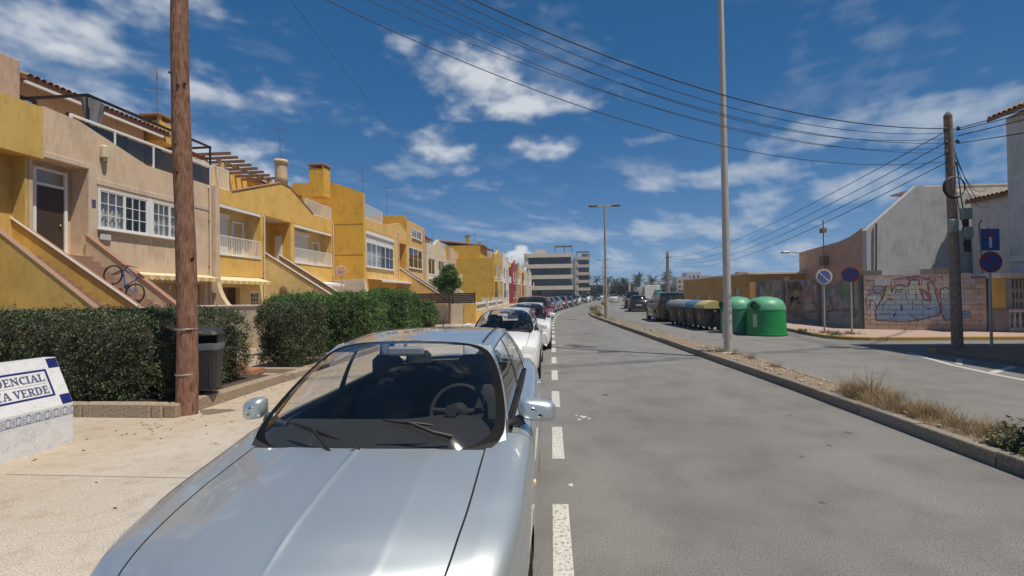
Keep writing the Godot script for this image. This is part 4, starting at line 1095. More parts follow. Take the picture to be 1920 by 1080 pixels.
func apartment(label: String, x0: float, x1: float, d0: float, d1: float, storeys: int, sh: float, m: Material):
	var h := thing("apartment_block", label, "building", Vector3.ZERO, "apartment blocks far along the street")
	var rail := mat("dark_rail", Color(0.10, 0.085, 0.075), 0.6)
	pbox(h, "core", m, x0 + 1.2, x1 - 1.3, 0.0, storeys * sh, d0 + 1.6, d1)
	for k in range(1, storeys + 1):
		pbox(h, "floor_slab", m, x0 + 0.6, x1, k * sh - 0.25, k * sh + 0.85, d0, d0 + 1.59)
	for k in storeys:
		var y := k * sh + (0.87 if k > 0 else 0.3)
		var n := 6
		for i in n:
			var a := lerpf(x0 + 0.9, x1 - 0.3, float(i) / n); var c := lerpf(x0 + 0.9, x1 - 0.3, (i + 0.9) / n)
			var p := pbox(h, "window", glass("far_glass", Color(0.03, 0.035, 0.04), 0.8), a, c, y, (k + 1) * sh - 0.26, d0 + 1.2, d0 + 1.24)
			pbox(p, "frame", rail, c, c + 0.14, y, (k + 1) * sh - 0.26, d0 + 1.1, d0 + 1.3)
		var side := int((d1 - d0) / 4.0)
		for i in side:
			var p := pbox(h, "window", glass("far_glass", Color(), 0), x1 - 1.28, x1 - 1.24, y, (k + 1) * sh - 0.4, d0 + 3 + i * 4.0, d0 + 5.4 + i * 4.0)
			if k > 0: pbox(h, "balcony", m, x1 - 1.29, x1 - 0.1, (k + 1) * sh - 0.3 - sh, (k + 1) * sh + 0.7 - sh, d0 + 2.4 + i * 4.0, d0 + 5.9 + i * 4.0)
	pbox(h, "side_wall", m, x0, x0 + 1.19, 0, storeys * sh + 1.0, d0 + 0.2, d1)
	pbox(h, "roof_storey", m, x0 + 3.0, x0 + 6.0, storeys * sh + 0.85, storeys * sh + 2.3, d0 + 4.0, d0 + 9.0)
	var pg := MB.new(); var y0 := storeys * sh + 0.85
	for q in [[x1 - 5.0, 0.6], [x1 - 2.4, 0.6], [x1 - 0.3, 0.6]]: pg.box(V(q[0], y0, d0 + 0.6), V(q[0] + 0.2, y0 + 1.9, d0 + 0.4))
	pg.box(V(x1 - 5.0, y0 + 1.9, d0 + 4.0), V(x1 - 0.1, y0 + 2.05, d0 + 0.4))
	part(h, "roof_pergola", pg, rail)
	rebase(h, V((x0 + x1) / 2, 0, d0 + 1))

# ------------------------------------------------------------------ right side
func disc(im: Image, cx: float, cy: float, rx: float, ry: float, c: Color, rot := 0.0):
	var r := maxf(rx, ry)
	for y in range(maxi(0, int(cy - r)), mini(im.get_height(), int(cy + r) + 1)):
		for x in range(maxi(0, int(cx - r)), mini(im.get_width(), int(cx + r) + 1)):
			var u := (x - cx) * cos(rot) + (y - cy) * sin(rot); var v := -(x - cx) * sin(rot) + (y - cy) * cos(rot)
			if u * u / (rx * rx) + v * v / (ry * ry) <= 1.0: im.set_pixel(x, y, c)
func stroke(im: Image, pts: Array, r: float, c: Color, c2: Color):   # sprayed line, colour running from c at the top to c2 at the foot
	for i in pts.size() - 1:
		var a := Vector2(pts[i][0], pts[i][1]); var b := Vector2(pts[i + 1][0], pts[i + 1][1])
		var lo := Vector2(minf(a.x, b.x), minf(a.y, b.y)) - Vector2(r, r); var hi := Vector2(maxf(a.x, b.x), maxf(a.y, b.y)) + Vector2(r, r)
		for y in range(maxi(0, int(lo.y)), mini(im.get_height(), int(hi.y) + 1)):
			for x in range(maxi(0, int(lo.x)), mini(im.get_width(), int(hi.x) + 1)):
				var p := Vector2(x, y)
				if Geometry2D.get_closest_point_to_segment(p, a, b).distance_to(p) <= r: im.set_pixel(x, y, c.lerp(c2, clampf((float(y) / im.get_height() - 0.2) / 0.6, 0, 1)))
func weathered(im: Image, seed: int, amount: float):
	var f := FastNoiseLite.new(); f.seed = seed; f.frequency = 0.02; f.fractal_octaves = 5
	var f2 := FastNoiseLite.new(); f2.seed = seed + 1; f2.frequency = 0.25
	for y in im.get_height():
		for x in im.get_width():
			var c := im.get_pixel(x, y)
			var k := clampf(f.get_noise_2d(x, y * 0.7) * 1.6 + 0.1, 0.0, 1.0) * amount
			c = c.lerp(Color(0.70, 0.63, 0.57), k)
			var g := 1.0 + f2.get_noise_2d(x, y) * 0.12
			im.set_pixel(x, y, Color(c.r * g, c.g * g, c.b * g))
func blob(im: Image, pts: Array, c: Color, c2: Color, line: float, lc: Color):
	var poly := PackedVector2Array()
	for p in pts: poly.append(gp(p))
	for y in im.get_height():
		for x in im.get_width():
			if Geometry2D.is_point_in_polygon(Vector2(x, y), poly): im.set_pixel(x, y, c.lerp(c2, clampf((float(y) / im.get_height() - 0.32) / 0.38, 0, 1)))
	for k in poly.size(): stroke(im, [[poly[k].x, poly[k].y], [poly[(k + 1) % poly.size()].x, poly[(k + 1) % poly.size()].y]], line, lc, lc)
func gp(p: Array) -> Vector2: return Vector2((p[0] - 130) * 0.403, 10.0 + (p[1] - 70) * 0.493)
func spray(im: Image, pts: Array, r: float, c: Color):
	var q := []
	for p in pts: q.append([gp(p).x, gp(p).y])
	stroke(im, q, r, c, c)
func graffiti_letters() -> Image:
	var im := Image.create(512, 288, false, Image.FORMAT_RGB8); im.fill(Color(0.80, 0.72, 0.66))
	# layers of older paint: pinkish and grey patches, bare blocks at the foot and at the far end
	for i in 46: disc(im, rng.randf() * 400, rng.randf_range(6, 225), rng.randf_range(12, 40), rng.randf_range(8, 20), [Color(0.82, 0.75, 0.77), Color(0.80, 0.82, 0.80), Color(0.84, 0.78, 0.74), Color(0.79, 0.70, 0.74)][i % 4], rng.randf())
	var edge := Color(0.47, 0.33, 0.36); var top := Color(0.78, 0.81, 0.75); var foot := Color(0.54, 0.65, 0.77)
	blob(im, [[150, 330], [170, 280], [240, 262], [320, 270], [330, 330], [300, 380], [262, 400], [250, 345], [200, 330], [190, 420], [160, 420]], Color(0.80, 0.85, 0.83), Color(0.72, 0.80, 0.84), 2.2, edge)
	blob(im, [[225, 215], [250, 188], [300, 182], [350, 196], [352, 232], [310, 252], [250, 250]], Color(0.68, 0.76, 0.79), Color(0.68, 0.76, 0.79), 2.0, edge)
	blob(im, [[262, 540], [248, 450], [300, 362], [348, 292], [380, 190], [432, 182], [440, 252], [470, 196], [530, 178], [590, 200], [626, 190], [640, 132], [732, 130], [742, 226], [782, 330], [842, 345], [822, 164], [880, 160], [922, 330], [952, 420], [930, 486], [858, 502], [762, 522], [684, 540], [560, 552], [400, 546]], top, foot, 3.2, edge)
	blob(im, [[950, 232], [1004, 210], [1060, 230], [1080, 330], [1072, 520], [1000, 534], [958, 480]], top, foot, 2.6, edge)
	blob(im, [[1120, 446], [1236, 440], [1246, 508], [1150, 520]], Color(0.50, 0.60, 0.72), Color(0.50, 0.60, 0.72), 1.6, Color(0.45, 0.42, 0.46))
	spray(im, [[362, 330], [412, 190]], 6.0, Color(0.83, 0.78, 0.60)); spray(im, [[720, 205], [800, 200]], 6.0, Color(0.82, 0.76, 0.60))
	spray(im, [[600, 112], [740, 96]], 5.0, Color(0.55, 0.38, 0.33)); spray(im, [[780, 116], [880, 150]], 4.0, Color(0.58, 0.42, 0.40)); spray(im, [[380, 110], [430, 150], [420, 180]], 4.0, Color(0.48, 0.32, 0.34)); spray(im, [[760, 240], [830, 270], [840, 330]], 9.0, Color(0.66, 0.50, 0.52)); spray(im, [[905, 220], [935, 300]], 7.0, Color(0.68, 0.55, 0.57)); spray(im, [[400, 320], [440, 330]], 6.0, Color(0.64, 0.49, 0.48))
	for q in [[[345, 430], [340, 380], [385, 335]], [[540, 375], [545, 450]], [[660, 335], [662, 430]], [[455, 490], [480, 465]], [[845, 300], [850, 365]], [[470, 250], [560, 260]], [[590, 250], [600, 330]], [[700, 250], [704, 330]], [[430, 520], [520, 490]], [[640, 480], [700, 530]], [[300, 480], [420, 470]], [[760, 400], [840, 420], [930, 400]], [[480, 215], [520, 240], [555, 220]]]: spray(im, q, 1.9, Color(0.38, 0.36, 0.44))
	for q in [[[700, 525], [716, 545]], [[540, 385], [545, 430]], [[455, 492], [476, 470]]]: spray(im, q, 3.4, Color(0.30, 0.24, 0.34))
	for i in 9: spray(im, [[140, 110 + i * 52], [rng.randf_range(160, 210), 130 + i * 52], [150, 150 + i * 52]], 2.0, Color(0.66, 0.48, 0.50))
	for i in 14: spray(im, [[rng.randf_range(430, 1000), rng.randf_range(75, 130)], [rng.randf_range(430, 1000), rng.randf_range(75, 130)]] if i < 4 else [[430 + i * 45, 90 + rng.randf() * 30], [440 + i * 45 + rng.randf() * 30, 110 + rng.randf() * 40]], 1.8, Color(0.62, 0.44, 0.50))
	for i in 12: disc(im, 440 + rng.randf() * 72, rng.randf() * 288, 26, 18, [Color(0.76, 0.65, 0.56), Color(0.72, 0.62, 0.54), Color(0.78, 0.70, 0.70)][i % 3])
	for x in 512:
		for y in range(252, 288): im.set_pixel(x, y, Color(0.76, 0.66, 0.58))
	weathered(im, 5, 0.34)
	return im
func graffiti_mural() -> Image:
	var im := Image.create(640, 160, false, Image.FORMAT_RGB8); im.fill(Color(0.58, 0.57, 0.55))
	var pal := [Color(0.42, 0.50, 0.40), Color(0.48, 0.52, 0.58), Color(0.56, 0.44, 0.42), Color(0.42, 0.47, 0.38), Color(0.50, 0.46, 0.54), Color(0.60, 0.54, 0.48), Color(0.36, 0.42, 0.46)]
	for i in 90: disc(im, rng.randf() * 640, rng.randf() * 150, rng.randf_range(10, 46), rng.randf_range(8, 22), pal[rng.randi() % 7], rng.randf() * 3)
	disc(im, 285, 80, 52, 66, Color(0.50, 0.43, 0.32)); disc(im, 285, 34, 50, 30, Color(0.34, 0.28, 0.20)); disc(im, 285, 84, 40, 48, Color(0.52, 0.46, 0.36))
	disc(im, 267, 76, 16, 15, Color(0.06, 0.06, 0.06)); disc(im, 305, 76, 16, 15, Color(0.06, 0.06, 0.06)); stroke(im, [[275, 70], [297, 70]], 3, Color(0.1, 0.1, 0.1), Color(0.1, 0.1, 0.1))
	for i in 26: stroke(im, [[rng.randf() * 640, rng.randf() * 150], [rng.randf() * 640 * 0.1 + i * 23, rng.randf() * 150]] if i % 6 == 0 else [[i * 24, rng.randf() * 140], [i * 24 + rng.randf_range(-30, 30), rng.randf() * 150]], rng.randf_range(2, 5), [Color(0.55, 0.38, 0.42), Color(0.30, 0.34, 0.30), Color(0.62, 0.42, 0.46), Color(0.34, 0.46, 0.34)][i % 4], Color(0.4, 0.4, 0.4))
	weathered(im, 9, 0.5)
	return im
func tex_mat(key: String, im: Image, rough := 0.9) -> StandardMaterial3D:
	var m := StandardMaterial3D.new()
	m.albedo_texture = ImageTexture.create_from_image(im); m.roughness = rough
	MATS[key] = m
	return m
func right_buildings():
	var tiles := tiles_mats(); var white := mat("white_frame", Color(), 0)
	var grey := plaster("grey_gable", Color(0.56, 0.56, 0.56)); var wht := plaster("white_wall", Color())
	# block wall with painted letters: every block its own piece, joints recessed
	var gm := tex_mat("graffiti_letters", graffiti_letters())
	var w := thing("graffiti_wall", "concrete block wall with pale blue graffiti letters facing the side street", "wall")
	var A := V(12.78, 0.116, 20.42); var B := V(16.2, 0.116, 18.98)
	var dir := (B - A).normalized(); var L := (B - A).length(); var outw := dir.cross(Vector3.UP).normalized()
	if outw.z < 0: outw = -outw
	var core := MB.new(); core.obox((A + B) / 2 + Vector3.UP * 1.03 - outw * 0.1, Vector3(L - 0.02, 2.06, 0.17), Basis(dir, Vector3.UP, dir.cross(Vector3.UP)))
	part(w, "mortar", core, textured("mortar", Color(0.28, 0.23, 0.19), 0.95, noise_tex("kerb", 0, []), 1.0))
	var nb := int(L / 0.4); var bw := L / nb
	for r in 12:
		var y0 := r * 0.2; var off := 0.0 if r % 2 == 0 else 0.5
		for i in nb + 1:
			var a := clampf((i - off) * bw, 0, L); var c := clampf((i + 1 - off) * bw, 0, L)
			if c - a < 0.05: continue
			if r > 10 and not (i < 2 or (i > 4 and i < 7)): continue
			if r > 9 and i > nb - 2: continue
			var jut := 0.012 + rng.randf_range(-0.003, 0.003)
			var p := A + dir * (a + 0.006) + Vector3.UP * (y0 + 0.006) + outw * jut; var q := A + dir * (c - 0.006) + Vector3.UP * (y0 + 0.194) + outw * jut
			var ux := dir * (c - a - 0.012); var uy := Vector3.UP * 0.188; var dz := -outw * (0.03 if r < 10 else 0.2)
			var b := MB.new(); b.use_uv = true
			var u0 := Vector2(a / L, 1.0 - (y0 / 2.3)); var u1 := Vector2(c / L, 1.0 - ((y0 + 0.2) / 2.3))
			b.quad_uv(p, p + ux, p + ux + uy, p + uy, u0, Vector2(u1.x, u0.y), u1, Vector2(u0.x, u1.y))
			b.quad_uv(p + uy, p + ux + uy, p + ux + uy + dz, p + uy + dz, Vector2(u0.x, u1.y), u1, u1, Vector2(u0.x, u1.y))
			b.quad_uv(p + dz, p, p + uy, p + uy + dz, u0, u0, Vector2(u0.x, u1.y), Vector2(u0.x, u1.y))
			b.quad_uv(p + ux, p + ux + dz, p + ux + uy + dz, p + ux + uy, u1, u1, u1, u1)
			b.quad_uv(p + dz, p + ux + dz, p + ux, p, u0, u0, u0, u0)
			part(w, "block", b, gm if r < 11 else textured("bare_block", Color(0.42, 0.36, 0.28), 0.93, noise_tex("kerb", 0, []), 1.2))
	var pl := MB.new(); pl.obox(A + dir * 0.62 + Vector3.UP * 1.92 + outw * 0.025, Vector3(0.5, 0.28, 0.02), Basis(dir, Vector3.UP, dir.cross(Vector3.UP)))
	part(w, "white_plate", pl, mat("plate_white", Color(0.62, 0.60, 0.57), 0.5))
	rebase(w, (A + B) / 2)
	# painted side wall running along the avenue
	var mm := tex_mat("graffiti_mural", graffiti_mural())
	var s := thing("mural_wall", "shaded plastered wall with a faded mural of a face in dark glasses", "wall")
	var cuts := [20.45, 23.2, 26.2, 29.3]
	for i in 3:
		var b := MB.new(); b.use_uv = true
		var xa := lerpf(12.72, 12.2, i / 3.0); var xb := lerpf(12.72, 12.2, (i + 1) / 3.0)
		var p := V(xb, 0.116, cuts[i + 1] - 0.02); var q := V(xa, 0.116, cuts[i] + 0.02); var up := Vector3.UP * (2.1 + 0.05 * i)
		var ua := 1.0 - (i + 1) / 3.0; var ub := 1.0 - i / 3.0
		b.quad_uv(p, q, q + up, p + up, Vector2(ua, 1), Vector2(ub, 1), Vector2(ub, 0), Vector2(ua, 0))
		var th := Vector3(0.2, 0, 0)
		b.quad_uv(p + up, q + up, q + up + th, p + up + th, Vector2(ua, 0), Vector2(ub, 0), Vector2(ub, 0.01), Vector2(ua, 0.01))
		b.quad_uv(q + th, p + th, p + up + th, q + up + th, Vector2(ua, 1), Vector2(ub, 1), Vector2(ub, 0), Vector2(ua, 0))
		part(s, "painted_panel", b, mm)
		pbox(s, "pier", textured("pier_dark", Color(0.20, 0.19, 0.18), 0.93, noise_tex("kerb", 0, []), 1.0), xa - 0.06, xa + 0.26, 0.116, 2.36 + 0.05 * i, cuts[i] - 0.1 if i > 0 else cuts[i] + 0.02, cuts[i] + 0.12)
	rebase(s, V(12.5, 0.116, 25))
	# low ochre building farther along
	var o := thing("low_building", "long low ochre building with a flat white edged roof behind the bins", "building")
	var och := plaster("ochre_low", Color(0.50, 0.31, 0.105))
	facade(o, och, 12.2, 29.5, 43.5, 0.0, 2.72, [[33.0, 34.0, 0.1, 2.1], [31.0, 31.8, 1.0, 1.9], [36.5, 37.6, 0.3, 1.5], [39.2, 40.2, 0.3, 1.5]])
	pbox(o, "end_wall", och, 11.95, 18.0, 0.0, 2.72, 43.51, 43.7); pbox(o, "end_wall", och, 12.21, 18.0, 0.0, 2.72, 29.5, 29.7); pbox(o, "back_wall", och, 17.8, 18.0, 0.0, 2.72, 29.71, 43.5)
	pbox(o, "roof_slab", plaster("white_wall", Color()), 11.85, 18.1, 2.73, 2.86, 29.4, 43.8, 0.01)
	pbox(o, "door", mat("door_brown", Color(0.09, 0.05, 0.03), 0.7), 12.05, 12.1, 0.1, 2.1, 33.0, 34.0)
	for q in [[36.5, 37.6, 0.3, 1.5], [39.2, 40.2, 0.3, 1.5], [31.0, 31.8, 1.0, 1.9]]: pbox(o, "hatch", mat("hatch_grey", Color(0.42, 0.38, 0.33), 0.7), 12.0, 12.06, q[2], q[3], q[0], q[1])
	pbox(o, "roof_vent", tiles[1], 13.2, 13.8, 2.86, 3.12, 34.5, 35.1, 0.03)
	# the avenue side faces -x: turn the facade so that it closes the front
	rebase(o, V(14, 0, 36))
	# grey gabled building with a pink flank
	var g := thing("gabled_building", "large blank grey gable with a pink flank above the graffiti walls", "building")
	var b := MB.new()
	b.prism([Vector2(15.2, 0), Vector2(15.2, 4.6), Vector2(17.55, 6.7), Vector2(21.7, 5.86), Vector2(24.0, 5.3), Vector2(24.0, 0)], V(0, 0, 24.0), Vector3.RIGHT, Vector3.UP, Vector3(0, 0, -0.3))
	part(g, "gable_wall", b, grey)
	b = MB.new()
	b.prism([Vector2(24.3, 0), Vector2(24.3, 4.75), Vector2(25.2, 4.45), Vector2(26.2, 4.28), Vector2(30.2, 4.05), Vector2(30.2, 0)], V(15.2, 0, 0), Vector3(0, 0, -1), Vector3.UP, Vector3(0.3, 0, 0))
	part(g, "flank_wall", b, plaster("flank_pink", Color(0.56, 0.36, 0.26)))
	b = MB.new()
	b.prism([Vector2(15.5, 3.8), Vector2(15.5, 3.95), Vector2(24.0, 3.95), Vector2(24.0, 3.8)], V(0, 0, 24.31), Vector3.RIGHT, Vector3.UP, Vector3(0, 0, -6.0))
	part(g, "roof", b, tiles[0])
	pbox(g, "far_wall", grey, 15.5, 24.0, 0, 4.0, 30.0, 30.2); pbox(g, "east_wall", grey, 23.7, 24.0, 0.0, 5.05, 24.31, 30.0)
	b = MB.new(); b.tube([V(15.55, 2.3, 23.93), V(15.62, 4.9, 23.93)], 0.035, 8)
	part(g, "downpipe", b, mat("pipe_brown", Color(0.10, 0.06, 0.05), 0.6))
	b = MB.new(); b.tube([V(15.05, 3.0, 27.3), V(15.05, 5.6, 27.3)], 0.03, 6); b.box(V(14.9, 3.1, 27.5), V(15.2, 3.6, 27.1)); b.box(V(14.95, 4.9, 27.5), V(15.15, 5.15, 27.15))
	part(g, "mast", b, mat("mast_brown", Color(0.24, 0.16, 0.11), 0.7))
	b = MB.new(); b.tube([V(15.19, 4.0, 30.0), V(14.6, 4.12, 30.0), V(14.3, 4.08, 30.0)], 0.04, 6); b.bbox(V(14.1, 4.0, 30.2), V(14.5, 4.12, 29.85), 0.03)
	part(g, "wall_light", b, mat("aerial", Color(), 0))
	rebase(g, V(19, 0, 24))
	var k := thing("white_building", "white walled building rising behind the grey gable", "building")
	pbox(k, "wall", wht, 18.5, 23.6, 4.0, 6.66, 24.35, 26.5); pbox(k, "parapet", wht, 18.1, 28.1, 6.661, 6.75, 24.33, 26.6)
	rebase(k, V(24, 0, 35))
	# white house at the edge with grille and balustrade
	var h := thing("white_house", "white house with tiled eave, barred porch and white balustrade across the side street", "house")
	pbox(h, "upper_wall", plaster("house_white", Color(0.60, 0.59, 0.57)), 18.5, 27.0, 2.3, 8.62, 17.3, 20.6)
	pbox(h, "cornice", wht, 18.4, 18.55, 2.75, 2.98, 17.2, 20.65, 0.03)
	pbox(h, "lower_wall", plaster("house_white", Color()), 18.51, 27.0, 0.116, 2.29, 18.9, 20.59)
	b = MB.new(); b.prism([Vector2(18.5, 8.62), Vector2(22.8, 10.6), Vector2(27.0, 8.62)], V(0, 0, 17.31), Vector3.RIGHT, Vector3.UP, Vector3(0, 0, -3.28))
	part(h, "gable", b, plaster("house_white", Color()))
	tile_roof(h, 18.0, 8.68, 22.8, 10.75, 17.0, 20.85, tiles)
	tile_roof(h, 27.5, 8.68, 22.8, 10.75, 17.0, 20.85, tiles)
	pbox(h, "porch_roof", wht, 16.25, 18.49, 2.1, 2.28, 18.5, 21.5, 0.02)
	pbox(h, "porch_roof_front", wht, 18.5, 27.0, 2.1, 2.28, 16.9, 17.28, 0.02)
	pbox(h, "porch_pillar", plaster("ochre", Color()), 16.3, 16.62, 0.95, 2.1, 18.7, 19.0)
	pbox(h, "pillar_base", textured("stone_grey", Color(0.36, 0.33, 0.30), 0.9, noise_tex("kerb", 0, []), 1.5), 16.24, 16.68, 0.116, 0.95, 18.64, 19.06, 0.015)
	var gr := MB.new()
	for i in 14: gr.box(V(16.66 + i * 0.13, 0.95, 18.84), V(16.68 + i * 0.13, 2.09, 18.82))
	for y in [0.96, 2.05]: gr.box(V(16.63, y, 18.85), V(18.45, y + 0.03, 18.81))
	for i in 13:
		for y in [1.25, 1.62]:
			gr.obox(V(16.735 + i * 0.13, y, 18.83), Vector3(0.018, 0.21, 0.012), Basis(Vector3(0, 0, 1), 0.55)); gr.obox(V(16.735 + i * 0.13, y, 18.83), Vector3(0.018, 0.21, 0.014), Basis(Vector3(0, 0, 1), -0.55))
	part(h, "window_grille", gr, mat("grille", Color(0.45, 0.42, 0.38), 0.6))
	var bl := MB.new(); bl.lathe([Vector2(0.0, 0), Vector2(0.055, 0.0), Vector2(0.055, 0.05), Vector2(0.035, 0.08), Vector2(0.062, 0.2), Vector2(0.055, 0.3), Vector2(0.03, 0.44), Vector2(0.045, 0.5), Vector2(0.055, 0.52), Vector2(0.0, 0.56)], 10)
	var bm := bl.mesh()
	var rail := pbox(h, "balustrade", wht, 16.69, 18.45, 0.82, 0.94, 18.7, 18.94, 0.015)
	pbox(rail, "plinth", wht, 16.69, 18.45, 0.116, 0.26, 18.7, 18.94, 0.01)
	for i in 9: put(rail, "baluster", bm, wht, Transform3D(Basis(), V(16.82 + i * 0.19, 0.26, 18.82)))
	pbox(h, "porch_back", plaster("house_white", Color()), 16.3, 18.4, 0.12, 2.09, 21.3, 21.39)
	var pipe := MB.new(); pipe.tube([V(16.45, 2.28, 19.4), V(16.45, 4.2, 19.5), V(16.55, 4.35, 19.5)], 0.03, 6)
	part(h, "service_mast", pipe, mat("aerial", Color(), 0))
	rebase(h, V(21, 0.116, 22))
	var an := thing("annex", "small tiled annex between the grey gable and the white house", "building")
	pbox(an, "wall", wht, 19.6, 26.0, 0.116, 5.75, 21.5, 23.6)
	tile_roof(an, 19.4, 5.8, 22.0, 6.2, 21.3, 23.7, tiles)
	rebase(an, V(21, 0.116, 22.5))
	# tall corner block that shades the near corner (outside the frame)
	var c := thing("corner_block", "tall corner apartment block shading the near corner footway", "building")
	pbox(c, "body", plaster("corner_plaster", Color(0.58, 0.50, 0.40)), 15.7, 30.0, 0.12, 16.0, -8.0, 12.4)
	for kk in 4:
		for i in 4:
			var wn := pbox(c, "window", glass("far_glass", Color(0.03, 0.035, 0.04), 0.8), 15.64, 15.69, 1.2 + kk * 3.3, 2.8 + kk * 3.3, -6.0 + i * 4.6, -4.0 + i * 4.6)
			pbox(wn, "sill", white, 15.55, 15.7, 1.1 + kk * 3.3, 1.19 + kk * 3.3, -6.1 + i * 4.6, -3.9 + i * 4.6)
		if kk > 0: pbox(c, "balcony", white, 14.6, 15.69, 0.2 + kk * 3.3, 0.4 + kk * 3.3, 2.0, 10.0)
	rebase(c, V(22, 0.12, 2))

# ------------------------------------------------------------------ planting on the left
func leaf_cluster(n: int, size: float, spread: float, seed: int) -> ArrayMesh:
	var r := RandomNumberGenerator.new(); r.seed = seed
	var b := MB.new()
	for i in n:
		var o := Vector3(r.randfn(0, 1), r.randfn(0, 1), r.randfn(0, 1)) * spread
		var u := Vector3(r.randfn(0, 1), r.randfn(0.2, 1), r.randfn(0, 1)).normalized() * size * r.randf_range(0.7, 1.2)
		var w := u.cross(Vector3(r.randfn(0, 1), r.randfn(0, 1), r.randfn(0, 1))).normalized() * size * 0.34
		var lift := u.cross(w).normalized() * size * 0.14
		b.tri(o - u, o - w + lift, o + u); b.tri(o - u, o + u, o + w + lift)
	return b.mesh()
func shrub(t: Node3D, lo: Vector3, hi: Vector3, round_: float, count: int, size: float, pal: Array, seed: int, core_m: Material):
	# leaves over a rounded box (round_ 1 = ellipsoid) and in a layer behind its surface
	var r := RandomNumberGenerator.new(); r.seed = seed
	var c := (lo + hi) / 2; var h := (hi - lo) / 2
	var f := FastNoiseLite.new(); f.seed = seed; f.frequency = 1.1; f.fractal_octaves = 3
	var p := lerpf(9.0, 2.0, round_)
	var surf := func(v: Vector3) -> Vector3:
		var a := v.abs()
		var k := pow(pow(a.x, p) + pow(a.y, p) + pow(a.z, p), -1.0 / p)
		var q := v * k * h
		return c + q * (1.0 + 0.15 * f.get_noise_3dv((c + q) * 1.3) * minf(1.0, 0.9 / maxf(h.x, h.z)) * 1.4)
	var m := [[], [], []]; var cl := [[], [], []]
	var area := [h.y * h.z, h.x * h.z, h.x * h.y]
	var tot: float = area[0] + area[1] + area[2]
	for i in count:
		var v := Vector3(r.randf_range(-1, 1), r.randf_range(-1, 1), r.randf_range(-1, 1))
		var pick := r.randf() * tot
		var ax := 0 if pick < area[0] else (1 if pick < area[0] + area[1] else 2)
		v[ax] = 1.0 if r.randf() < 0.5 else -1.0
		if ax == 1 and v.y < 0: continue
		if round_ > 0.6: v = Vector3(r.randfn(0, 1), r.randfn(0, 1), r.randfn(0, 1)).normalized()
		var s: Vector3 = surf.call(v)
		var gap := f.get_noise_3dv(s * 3.1 + Vector3(50, 0, 0))
		if gap < -0.28 and r.randf() < 0.75: continue
		var deep := r.randf() * r.randf() * 0.16 + maxf(0.0, -gap) * 0.12
		s = s.lerp(c, clampf(deep / maxf(0.3, (s - c).length()), 0, 0.6)) + Vector3(r.randfn(0, 1), r.randfn(0, 1), r.randfn(0, 1)) * 0.018
		if r.randf() < 0.06: s += ((s - c).normalized() + Vector3.UP * 0.6) * r.randf() * 0.10
		var k := r.randi() % 3
		var sc := r.randf_range(0.75, 1.25)
		m[k].append(Transform3D(Basis.from_euler(Vector3(r.randf() * 6, r.randf() * 6, r.randf() * 6)).scaled(Vector3.ONE * sc), s))
		var col: Color = pal[r.randi() % pal.size()]
		cl[k].append(col * r.randf_range(0.7, 1.3) * (1.0 + 0.35 * f.get_noise_3dv(s * 0.9)))
	var lb := MB.new(); lb.use_col = true
	for k in 3:
		var src := leaf_cluster(8, size, size * 1.1, seed * 10 + k).surface_get_arrays(0)
		merge_copies(lb, src, m[k], cl[k])
	part(t, "leaves", lb, leafy("leaf"))
	var b := MB.new(); var rows := []
	for i in 13:
		var line := PackedVector3Array()
		for j in 20:
			var th := lerpf(-PI / 2, PI / 2, i / 12.0); var ph := TAU * j / 20.0
			var v := Vector3(cos(th) * cos(ph), sin(th), cos(th) * sin(ph))
			var a := v.abs(); var kk := pow(pow(a.x, p) + pow(a.y, p) + pow(a.z, p), -1.0 / p)
			line.append(c + v * kk * (h - Vector3.ONE * minf(0.13, h.x * 0.4)))
		rows.append(line)
	b.grid(rows, false, true)
	part(t, "twigs", b, core_m)
func merge_copies(lb: MB, src: Array, xf: Array, cl: Array):
	var sv: PackedVector3Array = src[Mesh.ARRAY_VERTEX]; var sn: PackedVector3Array = src[Mesh.ARRAY_NORMAL]
	for i in xf.size():
		var x: Transform3D = xf[i]
		lb.v.append_array(x * sv); lb.n.append_array(Transform3D(x.basis.orthonormalized(), Vector3.ZERO) * sn)
		var pc := PackedColorArray(); pc.resize(sv.size()); pc.fill(cl[i]); lb.col.append_array(pc)
